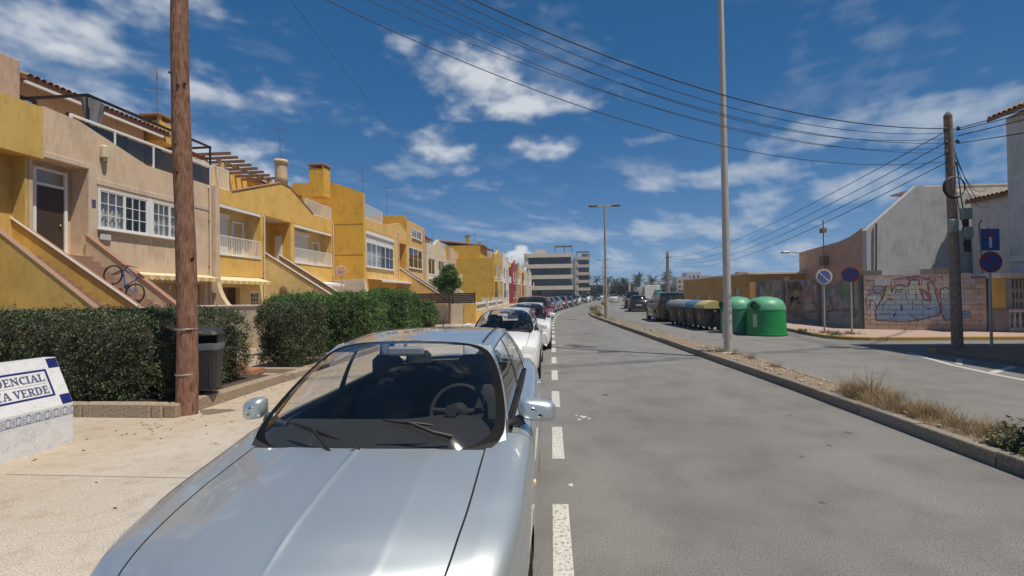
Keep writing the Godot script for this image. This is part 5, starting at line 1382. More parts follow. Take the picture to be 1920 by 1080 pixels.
func garden():
	# round road mirror seen from behind above the bushes
	var rm := thing("road_mirror", "round red rimmed road mirror on a thin post above the green bushes", "mirror", V(-11.07, 0.03, 24.0))
	var rb := MB.new(); rb.tube([Vector3(0, -0.02, 0), Vector3(0, 3.3, 0)], 0.03, 8); part(rm, "post", rb, mat("post_pale", Color(0.46, 0.40, 0.34), 0.7))
	rb = MB.new(); rb.lathe([Vector2(0.0, 0.03), Vector2(0.2, 0.02), Vector2(0.225, 0.0)], 24, Vector3(0, 3.07, 0.06), Basis(Vector3.UP, 0.5) * Basis(Vector3.RIGHT, PI / 2)); part(rm, "disc", rb, mat("mirror_shell", Color(0.55, 0.30, 0.20), 0.5))
	rb = MB.new(); rb.lathe([Vector2(0.21, 0.015), Vector2(0.235, 0.03), Vector2(0.275, 0.02), Vector2(0.28, -0.01), Vector2(0.22, -0.01)], 24, Vector3(0, 3.07, 0.06), Basis(Vector3.UP, 0.5) * Basis(Vector3.RIGHT, PI / 2)); part(rm, "rim", rb, mat("rim_faded", Color(0.62, 0.46, 0.40), 0.6))
	var twig := textured("twigs", Color(0.085, 0.068, 0.04), 0.95, noise_tex("twig", 0.12, [[0.0, 0.35], [1.0, 1.0]], 3, 14), 2.0)
	var dark := [Color(0.042, 0.068, 0.024), Color(0.055, 0.082, 0.028), Color(0.034, 0.052, 0.022), Color(0.075, 0.095, 0.035), Color(0.07, 0.062, 0.03), Color(0.11, 0.14, 0.06)]
	var green := [Color(0.06, 0.135, 0.028), Color(0.08, 0.165, 0.035), Color(0.045, 0.10, 0.022), Color(0.11, 0.20, 0.045)]
	var fresh := [Color(0.07, 0.15, 0.03), Color(0.10, 0.19, 0.04), Color(0.055, 0.11, 0.026), Color(0.13, 0.21, 0.05)]
	var yard := setting("yard", "pale paved front yards between the planters and the houses", "ground")
	var pale := textured("yard_paving", Color(0.45, 0.34, 0.25), 0.93, noise_tex("pinkpave", 0, []), 0.5, null, 1, true)
	pbox(yard, "paving", pale, -30.0, -7.2, -0.02, 0.03, 8.0, 128.0)
	pbox(yard, "paving", pale, -7.2, -5.62, -0.02, 0.031, 10.4, 128.0)
	pbox(yard, "earth", textured("planter_soil", Color(0.13, 0.09, 0.06), 0.95, noise_tex("soil", 0, []), 1.0), -14.0, -5.75, 0.0, 0.16, 6.6, 9.3)
	var ks := [textured("plkerb1", Color(0.46, 0.36, 0.26), 0.93, noise_tex("kerb", 0, []), 0.9, bump_tex("earth_n", 0, 0), 0.5), textured("plkerb2", Color(0.42, 0.32, 0.23), 0.93, noise_tex("kerb", 0, []), 0.8, bump_tex("earth_n", 0, 0), 0.5)]
	var pk := setting("planter_kerb", "low rendered kerb round the hedge planters", "kerb")
	var x := -13.6
	while x < -5.9:
		pbox(pk, "kerb_stone", ks[rng.randi() % 2], x + 0.004, x + 1.1 - 0.004 if x < -6.9 else -5.72, 0.0, 0.215 + rng.randf_range(-0.012, 0.012), 6.44, 6.6, 0.02); x += 1.1
	var d := 6.45
	while d < 10.3:
		pbox(pk, "kerb_stone", ks[rng.randi() % 2], -5.715, -5.5, 0.0, 0.215 + rng.randf_range(-0.012, 0.012) - (d - 6.4) * 0.02, d + 0.004, d + 0.95, 0.02); d += 0.955
	pbox(pk, "kerb_stone", ks[0], -7.8, -5.52, 0.0, 0.13, 10.32, 10.46, 0.02)
	pbox(pk, "kerb_stone", ks[1], -5.66, -5.5, 0.0, 0.16, 10.5, 11.6, 0.02); pbox(pk, "kerb_stone", ks[0], -5.66, -5.5, 0.0, 0.16, 11.61, 13.2, 0.02); pbox(pk, "kerb_stone", ks[1], -5.66, -5.5, 0.0, 0.16, 13.21, 14.8, 0.02)
	var terra := textured("terracotta", Color(0.42, 0.20, 0.12), 0.9, noise_tex("pinkpave", 0, []), 0.8)
	for i in 3: pbox(yard, "terracotta_step", terra, -7.6 - i * 0.4, -6.6 - i * 0.4, 0.03, 0.16 + i * 0.13, 9.4, 10.3, 0.01)
	# hedges and shrubs
	var h := thing("hedge", "long dark clipped hedge behind the wooden pole and marble sign", "hedge")
	shrub(h, V(-13.2, 0.12, 9.0), V(-5.9, 1.52, 6.62), 0.06, 19000, 0.028, dark, 3, twig)
	rebase(h, V(-9.5, 0.16, 7.9))
	h = thing("hedge", "short dark hedge block beyond the litter bin, across the path", "hedge")
	shrub(h, V(-6.95, 0.05, 12.4), V(-6.1, 1.56, 10.5), 0.2, 4600, 0.028, dark, 4, twig)
	rebase(h, V(-6.8, 0.03, 11.6))
	h = thing("hedge", "bright green hedge standing higher behind the short dark hedge", "hedge")
	shrub(h, V(-8.5, 0.03, 15.0), V(-6.9, 1.80, 13.1), 0.15, 4200, 0.032, green, 5, twig)
	rebase(h, V(-8.8, 0.03, 14.0))
	h = thing("bush", "rounded green bush above the silver car's roof corner", "bush")
	shrub(h, V(-7.4, 0.03, 15.9), V(-5.62, 1.82, 14.0), 0.55, 4300, 0.034, green, 6, twig)
	rebase(h, V(-6.5, 0.03, 15.0))
	h = thing("bush", "second rounded bush beside the dark slatted fence", "bush")
	shrub(h, V(-7.7, 0.03, 20.4), V(-5.75, 1.95, 18.2), 0.55, 4300, 0.04, green, 7, twig)
	rebase(h, V(-6.7, 0.03, 19.3))
	h = thing("bush", "small loose shrub against the low beige wall", "bush")
	shrub(h, V(-6.7, 0.03, 23.6), V(-5.7, 1.45, 22.4), 0.9, 1100, 0.05, fresh, 8, twig)
	rebase(h, V(-6.2, 0.03, 23.0))
	var tr := thing("small_tree", "small bright green tree rising above the dark slatted fence", "tree")
	var b := MB.new()
	b.tube([V(-6.0, 0.03, 27.2), V(-5.97, 0.9, 27.2), V(-6.03, 1.7, 27.22), V(-6.0, 2.5, 27.2)], [0.06, 0.05, 0.045, 0.02], 8)
	for q in [[-6.5, 2.9, 27.0], [-5.6, 3.0, 27.4], [-6.1, 3.2, 26.8], [-5.8, 2.7, 27.6]]: b.tube([V(-6.02, 1.7, 27.22), V((q[0] - 6.0) / 2, 2.2, 27.2), V(q[0], q[1], q[2])], [0.03, 0.02, 0.008], 6)
	part(tr, "trunk", b, mat("bark", Color(0.12, 0.085, 0.06), 0.95))
	var crown := Node3D.new(); crown.name = "crown"; tr.add_child(crown)
	for q in [[-6.1, 2.75, 27.2, 0.5], [-6.55, 2.5, 27.1, 0.34], [-5.65, 2.45, 27.3, 0.36], [-6.0, 3.2, 27.2, 0.34], [-5.75, 2.95, 26.9, 0.33], [-6.35, 2.15, 27.4, 0.28], [-5.9, 2.1, 27.0, 0.26]]: shrub(crown, V(q[0] - q[3], q[1] - q[3] * 0.85, q[2] + q[3]), V(q[0] + q[3], q[1] + q[3] * 0.85, q[2] - q[3]), 0.95, 330, 0.055, fresh, 9 + int(q[3] * 100), twig)
	rebase(tr, V(-6.0, 0.03, 27.2))
	# wall with dark slatted fence, yellow end pier, white balustrade beyond
	var w := thing("garden_wall", "low beige wall topped by a dark slatted fence with a yellow end pier", "wall")
	pbox(w, "wall", plaster("cream", Color()), -11.5, -5.25, 0.03, 1.2, 28.0, 28.2)
	pbox(w, "pier", plaster("ochre", Color()), -5.25, -4.55, 0.03, 1.21, 27.95, 28.3)
	var slat := textured("fence_slat", Color(0.055, 0.042, 0.038), 0.8, noise_tex("kerb", 0, []), 1.0)
	for i in 6: pbox(w, "fence_slat", slat, -11.5, -4.6, 1.24 + i * 0.105, 1.335 + i * 0.105, 28.06, 28.085)
	for i in 6: pbox(w, "fence_post", slat, -11.5 + i * 1.37, -11.44 + i * 1.37, 1.2, 1.9, 28.086, 28.14)
	rebase(w, V(-8, 0.03, 28.1))
	w = thing("balustrade_wall", "white balustrade on a low wall along the footway past the yellow pier", "wall")
	pbox(w, "wall", plaster("ochre", Color()), -4.85, -4.6, 0.03, 0.62, 28.4, 44.0)
	pbox(w, "rail", plaster("white_wall", Color()), -4.86, -4.59, 1.1, 1.22, 28.4, 44.0, 0.01)
	var bl := MB.new(); bl.lathe([Vector2(0.0, 0), Vector2(0.055, 0.0), Vector2(0.035, 0.08), Vector2(0.062, 0.18), Vector2(0.03, 0.38), Vector2(0.055, 0.46), Vector2(0.0, 0.48)], 8)
	var bm := bl.mesh()
	for i in 60: put(w, "baluster", bm, plaster("white_wall", Color()), Transform3D(Basis(), V(-4.725, 0.62, 28.6 + i * 0.26)))
	for dd in [33.0, 38.5, 44.0]: pbox(w, "pier", plaster("white_wall", Color()), -4.95, -4.5, 0.03, 1.5, dd, dd + 0.45)
	rebase(w, V(-4.7, 0.03, 36))
	w = thing("gate_wall", "pale wall seen through the gap between the two dark hedges", "wall")
	pbox(w, "wall", plaster("cream", Color()), -12.5, -8.7, 0.03, 1.45, 15.3, 15.5); pbox(w, "coping", plaster("white_wall", Color()), -12.52, -8.68, 1.451, 1.51, 15.27, 15.53, 0.01)
	rebase(w, V(-10.6, 0.03, 15.4))

# ------------------------------------------------------------------ poles and cables
func cable(a: Vector3, b: Vector3, sag: float, r: float, label: String, group: String):
	var pts := []
	var n := 28
	for i in n + 1:
		var t := float(i) / n
		pts.append(a.lerp(b, t) - Vector3.UP * sag * 4.0 * t * (1.0 - t))
	var q := MB.new(); q.tube(pts, r, 5)
	var o := put(self, "overhead_cable", q.mesh(), mat("cable", Color(0.018, 0.018, 0.02), 0.6))
	tag(o, label, "cable", group)
func poles_and_cables():
	# wooden pole beside the hedge
	var wood := textured("pole_wood", Color(0.36, 0.21, 0.145), 0.92, noise_tex("grain", 0.03, [[0.0, Color(0.36, 0.30, 0.27)], [0.3, Color(0.66, 0.58, 0.52)], [0.5, Color(0.9, 0.84, 0.8)], [0.75, Color(1, 1, 1)], [1.0, Color(0.8, 0.82, 0.84)]], 3, 61, 512), 1.0, bump_tex("grain_n", 0.04, 5.0, 3, 62), 0.5)
	wood.uv1_scale = Vector3(6.0, 0.22, 6.0)
	coarse(wood, noise_tex("pole_big", 0.02, [[0.0, Color(0.62, 0.58, 0.56)], [0.4, Color(0.9, 0.88, 0.86)], [0.6, Color(1, 1, 1)], [1.0, Color(0.92, 0.95, 0.97)]], 5, 94), Vector3(0.9, 0.35, 0.9))
	var p := thing("wooden_pole", "thick brown wooden pole by the hedge with a litter bin strapped to it", "pole")
	var b := MB.new()
	var path := []; var rad := []
	for i in 31:
		var t := i / 30.0
		path.append(V(-5.52 - 0.10 * t + 0.015 * sin(t * 9.0), -0.05 + 9.05 * t, 6.68 + 0.02 * sin(t * 7.0))); rad.append(lerpf(0.145, 0.102, t) * (1.0 + 0.02 * sin(t * 31.0)))
	b.tube(path, rad, 24)
	part(p, "shaft", b, wood)
	for y in [0.62, 1.30]:
		b = MB.new(); b.lathe([Vector2(0.138, -0.011), Vector2(0.148, -0.011), Vector2(0.148, 0.011), Vector2(0.138, 0.011)], 24, V(-5.525, y, 6.683))
		part(p, "strap", b, mat("strap", Color(0.50, 0.46, 0.42), 0.45, 0.8))
	for k in 9:
		var y := rng.randf_range(0.3, 6.0); var a := rng.randf_range(0.2, 2.4)
		b = MB.new(); b.lathe([Vector2(0.0, 0.012), Vector2(0.014, 0.008), Vector2(0.02, 0.0), Vector2(0.02, -0.02)], 8, path[int(y / 9.05 * 30)] + Vector3(cos(a) * 0.125, y - path[int(y / 9.05 * 30)].y, sin(a) * 0.125), Basis(Vector3(sin(a), 0, -cos(a)), -PI / 2))
		part(p, "knot", b, mat("knot", Color(0.13, 0.07, 0.045), 0.9))
	for y in [8.2, 8.6]:
		b = MB.new(); b.tube([V(-5.95, y, 6.68), V(-5.3, y, 6.68)], 0.03, 6)
		part(p, "crossbar", b, mat("aerial", Color(), 0))
	rebase(p, V(-5.52, 0, 6.68))
	# leaning pole on the right corner with cable coil and junction boxes
	p = thing("utility_pole", "dark utility pole with a cable coil and junction boxes on the near corner", "pole")
	b = MB.new()
	b.tube([V(11.02, 0.1, 13.8), V(10.99, 3.0, 13.8), V(10.94, 6.5, 13.82)], [0.128, 0.115, 0.095], 16)
	var pg := textured("pole_grey", Color(0.34, 0.28, 0.235), 0.92, noise_tex("grain", 0, []), 0.7, bump_tex("grain_n", 0, 0), 0.4)
	pg.uv1_scale = Vector3(6.0, 0.25, 6.0)
	part(p, "shaft", b, pg)
	b = MB.new(); b.lathe([Vector2(0.095, 0.0), Vector2(0.05, 0.08), Vector2(0.0, 0.12)], 12, V(10.94, 6.5, 13.82)); part(p, "tip", b, mat("pole_tip", Color(0.16, 0.14, 0.12), 0.9))
	b = MB.new()
	for k in 5:
		var ring := []
		for i in 33:
			var a := TAU * i / 32.0
			ring.append(V(10.87 + cos(a) * (0.275 - 0.006 * k), 4.47 + sin(a) * (0.30 - 0.008 * k), 13.60 - 0.012 * k))
		b.tube(ring, 0.011, 6, false)
	part(p, "cable_coil", b, mat("cable", Color(0.018, 0.018, 0.02), 0.6))
	for q in [[11.17, 3.6, 0.26, 0.30], [10.85, 3.25, 0.2, 0.36], [11.2, 3.1, 0.22, 0.3]]: pbox(p, "junction_box", mat("junction", Color(0.26, 0.30, 0.26), 0.6), q[0] - q[2] / 2, q[0] + q[2] / 2, q[1], q[1] + q[3], 13.55, 13.68, 0.02)
	for q in [[11.17, 3.4, 0.12, 0.2], [11.2, 2.72, 0.12, 0.34]]: pbox(p, "cable_box", mat("cable", Color(), 0), q[0] - q[2] / 2, q[0] + q[2] / 2, q[1], q[1] + q[3], 13.58, 13.68, 0.02)
	for q in [[10.78, 6.08], [11.12, 6.1], [10.8, 5.72], [10.8, 5.45], [10.82, 5.2], [11.1, 5.75]]:
		b = MB.new(); b.tube([V(10.95, q[1], 13.8), V(q[0], q[1], 13.72)], 0.014, 6); b.lathe([Vector2(0.0, -0.05), Vector2(0.03, -0.05), Vector2(0.042, -0.02), Vector2(0.03, 0.02), Vector2(0.036, 0.05), Vector2(0, 0.07)], 10, V(q[0], q[1], 13.72))
		part(p, "insulator", b, mat("insulator", Color(0.05, 0.06, 0.09), 0.3))
	b = MB.new(); b.tube([V(11.08, 5.2, 13.75), V(11.13, 4.2, 13.7), V(11.14, 3.9, 13.66)], 0.014, 6); b.tube([V(10.82, 5.4, 13.7), V(10.78, 4.9, 13.66), V(10.84, 4.75, 13.62)], 0.012, 6); b.tube([V(11.16, 3.3, 13.6), V(11.1, 2.9, 13.62), V(11.18, 2.75, 13.6)], 0.014, 6)
	part(p, "drop_cable", b, mat("cable", Color(), 0))
	rebase(p, V(11.02, 0.115, 13.8))
	# bundle across the road
	var L := V(-5.6, 0, 6.68); var Rr := V(10.9, 0, 13.75)
	var ci := -1
	for q in [[8.75, 6.12, 1.15, 0.013], [8.7, 6.0, 1.30, 0.008], [8.6, 5.86, 1.42, 0.007], [8.2, 5.72, 1.12, 0.007], [8.15, 5.6, 1.32, 0.006], [7.7, 5.45, 1.0, 0.006], [7.5, 5.22, 1.25, 0.008]]:
		ci += 1
		cable(L + Vector3.UP * q[0], Rr + Vector3.UP * q[1], q[2], q[3], ["thickest", "second", "third", "fourth", "fifth", "sixth", "lowest"][ci] + (" black cable, uppermost" if ci == 0 else (" black cable" if ci == 6 else " black cable from the top")) + " of the bundle sagging across the avenue", "cables crossing the avenue")
	# on to the far poles
	var nth := ["uppermost", "second", "third", "lowest", "fifth"]; ci = -1
	for q in [[6.05, 7.6, 1.2], [5.75, 7.3, 1.5], [5.45, 7.0, 1.6], [5.2, 6.75, 1.8]]:
		ci += 1
		cable(V(10.85, q[0], 13.78), V(18.9, q[1], 78.0), q[2], 0.012, nth[ci] + " cable running from the near corner pole to the far concrete pole", "cables along the avenue")
	for q in [[6.1, 9.4, 22.0, 6.5], [6.05, 8.7, 22.0, 5.2], [5.9, 8.5, 22.0, 5.0], [5.7, 7.3, 22.0, 8.0]]:
		ci += 1
		cable(V(11.1, q[0], 13.75), V(q[2], q[1], q[3]), 0.35, 0.012, ["uppermost", "second", "third", "lowest"][[0, 1, 2, 3][ci % 4]] + " cable rising from the corner pole towards the tall block at the edge", "cables to the corner block")
	for q in [[5.75, 5.1, 16.85, 19.58], [5.45, 4.9, 16.85, 19.58], [5.6, 5.6, 16.85, 19.6], [5.2, 4.2, 15.9, 19.4], [5.1, 4.15, 15.9, 19.4]]:
		ci += 1
		cable(V(11.05, q[0], 13.85), V(q[2], q[1], q[3]), 0.55, 0.009, ["second", "third", "uppermost", "fourth", "lowest"][(ci - 8) % 5] + " thin service cable from the corner pole to the white house", "service cables to the white house")
	cable(V(-5.6, 8.3, 6.68), V(-24.0, 9.5, 3.0), 0.3, 0.012, "cable leaving the wooden pole towards the top corner above the houses", "")
	cable(V(-5.62, 8.6, 6.7), V(-7.6, 8.9, 74.0), 1.2, 0.004, "thin cable from the wooden pole along the housefronts", "")
	# far poles
	var conc := textured("pole_concrete", Color(0.42, 0.37, 0.30), 0.9, noise_tex("kerb", 0, []), 0.8)
	p = thing("concrete_pole", "pale concrete pole with cross arm beyond the bins", "pole")
	b = MB.new(); b.prism([Vector2(-0.32, 0), Vector2(0.32, 0), Vector2(0.17, 8.3), Vector2(-0.17, 8.3)], V(18.9, -0.05, 78.0), Vector3.RIGHT, Vector3.UP, Vector3(0, 0, -0.4)); part(p, "shaft", b, conc)
	for i in 10: pbox(p, "rung", conc, 18.72, 19.08, 0.8 + i * 0.75, 1.1 + i * 0.75, 77.9, 78.0)
	pbox(p, "cross_arm", mat("aerial", Color(), 0), 18.4, 19.4, 7.3, 7.42, 77.86, 77.96); rebase(p, V(18.9, 0, 78.2))
	p = thing("dark_pole", "thin dark pole standing before the palms", "pole")
	b = MB.new(); b.tube([V(29.5, -0.05, 160), V(29.4, 8.6, 160)], [0.28, 0.2], 8); part(p, "shaft", b, mat("pole_dark", Color(0.08, 0.07, 0.06), 0.9)); pbox(p, "cross_arm", mat("pole_dark", Color(), 0), 28.9, 29.9, 7.4, 7.6, 159.7, 159.8); rebase(p, V(29.5, 0, 160))
	p = thing("white_pole", "short whitish pole beside the thin dark pole", "pole")
	b = MB.new(); b.tube([V(24.4, -0.05, 150), V(24.4, 5.4, 150)], [0.32, 0.28], 8); part(p, "shaft", b, mat("pole_white", Color(0.5, 0.48, 0.44), 0.8)); b = MB.new(); b.lathe([Vector2(0.36, 5.38), Vector2(0.34, 5.5), Vector2(0.0, 5.6)], 8, V(24.4, 0, 150)); part(p, "cap", b, mat("pole_white", Color(), 0)); rebase(p, V(24.4, 0, 150))
	cable(V(18.6, 7.4, 78), V(29.4, 7.5, 160), 1.4, 0.02, "cable between the far concrete pole and the thin dark pole", "")
	# tall lamp mast in the median
	p = thing("lamp_mast", "tall grey steel mast rising out of the frame from the median", "lamp post")
	b = MB.new(); b.tube([V(4.62, 0.1, 12.82), V(4.62, 1.3, 12.82)], 0.105, 20); b.tube([V(4.62, 1.3, 12.82), V(4.60, 12.0, 12.82)], [0.098, 0.06], 20)
	var steel := textured("mast_steel", Color(0.56, 0.51, 0.455), 0.55, noise_tex("plaster", 0, []), 0.9); steel.metallic = 0.25
	part(p, "shaft", b, steel)
	pbox(p, "access_hatch", steel, 4.50, 4.535, 0.5, 0.95, 12.76, 12.88, 0.006)
	b = MB.new(); b.bbox(V(4.42, 0.11, 13.02), V(4.82, 0.16, 12.62), 0.01); part(p, "base_plate", b, steel)
	for s in [-1, 1]:
		b = MB.new(); b.tube([V(4.6, 11.95, 12.82), V(4.6 + s * 0.6, 12.1, 12.82), V(4.6 + s * 0.9, 12.12, 12.82)], 0.035, 8); b.bbox(V(4.6 + s * 1.2 - 0.36, 12.06, 12.95), V(4.6 + s * 1.2 + 0.36, 12.2, 12.69), 0.05); part(p, "lamp_head", b, mat("lamp_head", Color(0.10, 0.10, 0.105), 0.5))
	rebase(p, V(4.62, 0.125, 12.82))
	# double lamps farther along the median
	var src: Node3D
	var spots := [[3.42, 30.0], [8.6, 79.0], [12.0, 106.0], [15.6, 136.0], [19.6, 165.0]]
	var labels := ["double headed street lamp in the weedy median beyond the mast", "second double street lamp beyond the nearest one", "third double street lamp along the median", "fourth double street lamp along the median", "farthest double street lamp of the row"]
	for i in spots.size():
		if i == 0:
			p = thing("street_lamp", labels[0], "lamp post", V(spots[0][0], 0.13, spots[0][1]), "double street lamps")
			b = MB.new(); b.tube([Vector3(0, -0.03, 0), Vector3(0, 1.0, 0)], 0.11, 12); b.tube([Vector3(0, 1.0, 0), Vector3(0, 7.1, 0)], [0.09, 0.05], 12); part(p, "shaft", b, textured("lamp_pink", Color(0.50, 0.40, 0.33), 0.6, noise_tex("kerb", 0, []), 0.6))
			b = MB.new(); b.tube([Vector3(-0.5, 7.08, 0), Vector3(0.5, 7.08, 0)], 0.03, 8); part(p, "cross_arm", b, textured("lamp_pink", Color(), 0))
			for s in [-1, 1]:
				b = MB.new(); b.bbox(Vector3(s * 0.72 - 0.28, 7.06, -0.13), Vector3(s * 0.72 + 0.28, 7.18, 0.13), 0.04); part(p, "lamp_head", b, mat("lamp_head", Color(), 0))
			src = p
		else:
			dupe(src, labels[i], V(spots[i][0], 0.13, spots[i][1]), 0.0, "street_lamp")

# ------------------------------------------------------------------ bins, signs, small things
func rrect(w: float, dd: float, r: float, y: float, n := 5) -> PackedVector3Array:
	var o := PackedVector3Array()
	for q in 4:
		var cx := (w / 2 - r) * (1 if q == 0 or q == 3 else -1); var cz := (dd / 2 - r) * (1 if q < 2 else -1)
		for i in n:
			var a := PI / 2 * q + PI / 2 * i / (n - 1)
			o.append(Vector3(cx + cos(a) * r, y, cz + sin(a) * r))
	return o
func cap(b: MB, ring: PackedVector3Array, up := true):
	var c := Vector3.ZERO
	for p in ring: c += p
	c /= ring.size()
	for i in ring.size():
		if up: b.tri(c, ring[(i + 1) % ring.size()], ring[i])
		else: b.tri(c, ring[i], ring[(i + 1) % ring.size()])
func containers():
	var body := textured("bin_grey", Color(0.055, 0.057, 0.06), 0.6, noise_tex("kerb", 0, []), 1.0)
	var lids := [["yellow", Color(0.50, 0.42, 0.16)], ["blue", Color(0.09, 0.17, 0.30)], ["grey", Color(0.24, 0.26, 0.29)], ["grey", Color(0.22, 0.24, 0.27)]]
	var at := [[7.12, 22.0], [7.02, 23.3], [6.92, 24.6], [6.84, 25.85]]
	var labs := ["dark waste container with a pale yellow lid next to the green banks", "dark waste container with a blue lid", "dark waste container with a grey lid beside the blue one", "dark waste container with a grey lid nearest the parked jeep"]
	for i in 4:
		var t := thing("waste_container", labs[i], "container", V(at[i][0], 0, at[i][1]), "waste containers in a row")
		t.rotation.y = PI / 2 + 0.06
		var b := MB.new(); var rows := []
		for q in [[0.95, 0.66, 0.16], [1.05, 0.74, 0.2], [1.16, 0.86, 0.6], [1.2, 0.92, 0.92], [1.26, 0.98, 0.93], [1.26, 0.98, 0.99]]: rows.append(rrect(q[0], q[1], 0.08, q[2]))
		rows.reverse(); b.grid(rows, false, true); cap(b, rows[-1], false)
		part(t, "body", b, body)
		b = MB.new(); rows = []
		for k in 11:
			var a := PI * k / 10.0
			var line := PackedVector3Array()
			for j in 7: line.append(Vector3(lerpf(-0.6, 0.6, j / 6.0), 0.99 + sin(a) * 0.36 * (1.0 - 0.10 * pow(absf(j - 3) / 3.0, 4)), cos(a) * 0.47))
			rows.append(line)
		b.grid(rows)
		for s in [0, 6]:
			for k in 10: b.tri(Vector3(rows[0][s].x, 0.99, 0), rows[k][s], rows[k + 1][s])
		part(t, "lid", b, mat("lid_" + lids[i][0] + str(i), lids[i][1], 0.5))
		for s in [-1, 1]:
			b = MB.new(); b.bbox(Vector3(s * 0.64 - 0.03, 0.78, -0.08), Vector3(s * 0.64 + 0.03, 0.9, 0.08), 0.02); part(t, "trunnion", b, body)
			for z in [-0.26, 0.26]:
				b = MB.new(); b.lathe([Vector2(0.0, -0.03), Vector2(0.085, -0.03), Vector2(0.09, 0.0), Vector2(0.085, 0.03), Vector2(0.0, 0.03)], 14, Vector3(s * 0.36, 0.09, z), Basis(Vector3(0, 0, 1), PI / 2)); part(t, "wheel", b, mat("rubber", Color(0.02, 0.02, 0.02), 0.85))
		b = MB.new(); b.quad(Vector3(-0.1, 0.45, -0.418), Vector3(0.12, 0.45, -0.418), Vector3(0.12, 0.75, -0.461), Vector3(-0.1, 0.75, -0.461)); part(t, "sticker", b, mat("sticker", Color(0.32, 0.15, 0.13), 0.6))
	# green bottle banks
	var gl := ["dark green bottle bank with pale green dome beside the lamp mast", "nearest bright green bottle bank with a slot hood"]
	var ga := [[7.78, 20.5, 0.68], [8.42, 19.3, 0.72]]
	for i in 2:
		var t := thing("bottle_bank", gl[i], "container", V(ga[i][0], 0, ga[i][1]), "green bottle banks")
		var r: float = ga[i][2]
		var b := MB.new()
		b.lathe([Vector2(0, 0.0), Vector2(r * 0.98, 0.0), Vector2(r * 1.02, 0.02), Vector2(r * 1.02, 0.1), Vector2(r * 0.98, 0.12), Vector2(r * 0.965, 0.6), Vector2(r * 0.95, 1.02)], 32)
		part(t, "body", b, textured("bank_green" + str(i), Color(0.012, 0.27, 0.075) if i else Color(0.045, 0.22, 0.115), 0.5, noise_tex("plaster", 0, []), 0.6))
		b = MB.new()
		b.lathe([Vector2(r * 0.965, 1.0), Vector2(r * 0.965, 1.05), Vector2(r * 0.92, 1.2), Vector2(r * 0.80, 1.35), Vector2(r * 0.55, 1.46), Vector2(r * 0.25, 1.51), Vector2(0.0, 1.52)], 32)
		var dm := textured("bank_dome", Color(0.13, 0.42, 0.25), 0.45, noise_tex("plaster", 0, []), 0.8)
		coarse(dm, noise_tex("drips", 0.03, [[0.0, Color(0.35, 0.4, 0.36)], [0.3, Color(0.7, 0.74, 0.7)], [0.46, Color(1, 1, 1)], [1.0, Color(1, 1, 1)]], 4, 97), Vector3(1.6, 0.25, 1.6))
		part(t, "dome", b, dm)
		var a := 2.55 if i else 2.9
		var dirn := Vector3(cos(a), 0, sin(a) * 1.0)
		var bas := Basis(dirn.cross(Vector3.UP), dirn, Vector3.UP).orthonormalized()
		b = MB.new(); b.lathe([Vector2(0.0, -0.3), Vector2(0.2, -0.3), Vector2(0.19, 0.06), Vector2(0.17, 0.1), Vector2(0.12, 0.1), Vector2(0.115, -0.05), Vector2(0.0, -0.06)], 18, dirn * (r * 0.93) + Vector3.UP * 1.18, bas)
		part(t, "slot_hood", b, mat("hood_green", Color(0.03, 0.13, 0.07), 0.55))
		b = MB.new(); b.lathe([Vector2(0.0, 0.0), Vector2(0.113, 0.0)], 18, dirn * (r * 0.93 - 0.045) + Vector3.UP * 1.18, bas); part(t, "slot", b, mat("rubber", Color(0.02, 0.02, 0.02), 0.85))
		var rows := []
		for k in 2:
			var line := PackedVector3Array()
			for j in 7:
				var aa := a - 0.12 + 0.24 * j / 6.0
				line.append(Vector3(cos(aa) * r * 0.985, 0.35 + 0.5 * k, sin(aa) * r * 0.985))
			rows.append(line)
		b = MB.new(); b.grid(rows); part(t, "label_strip", b, mat("label_pale", Color(0.42, 0.46, 0.36), 0.6))
		b = MB.new(); b.tube([Vector3(0, 1.5, 0), Vector3(-0.07, 1.6, 0), Vector3(0, 1.68, 0), Vector3(0.07, 1.6, 0), Vector3(0, 1.5, 0)], 0.012, 6); part(t, "lifting_ring", b, mat("aerial", Color(), 0))
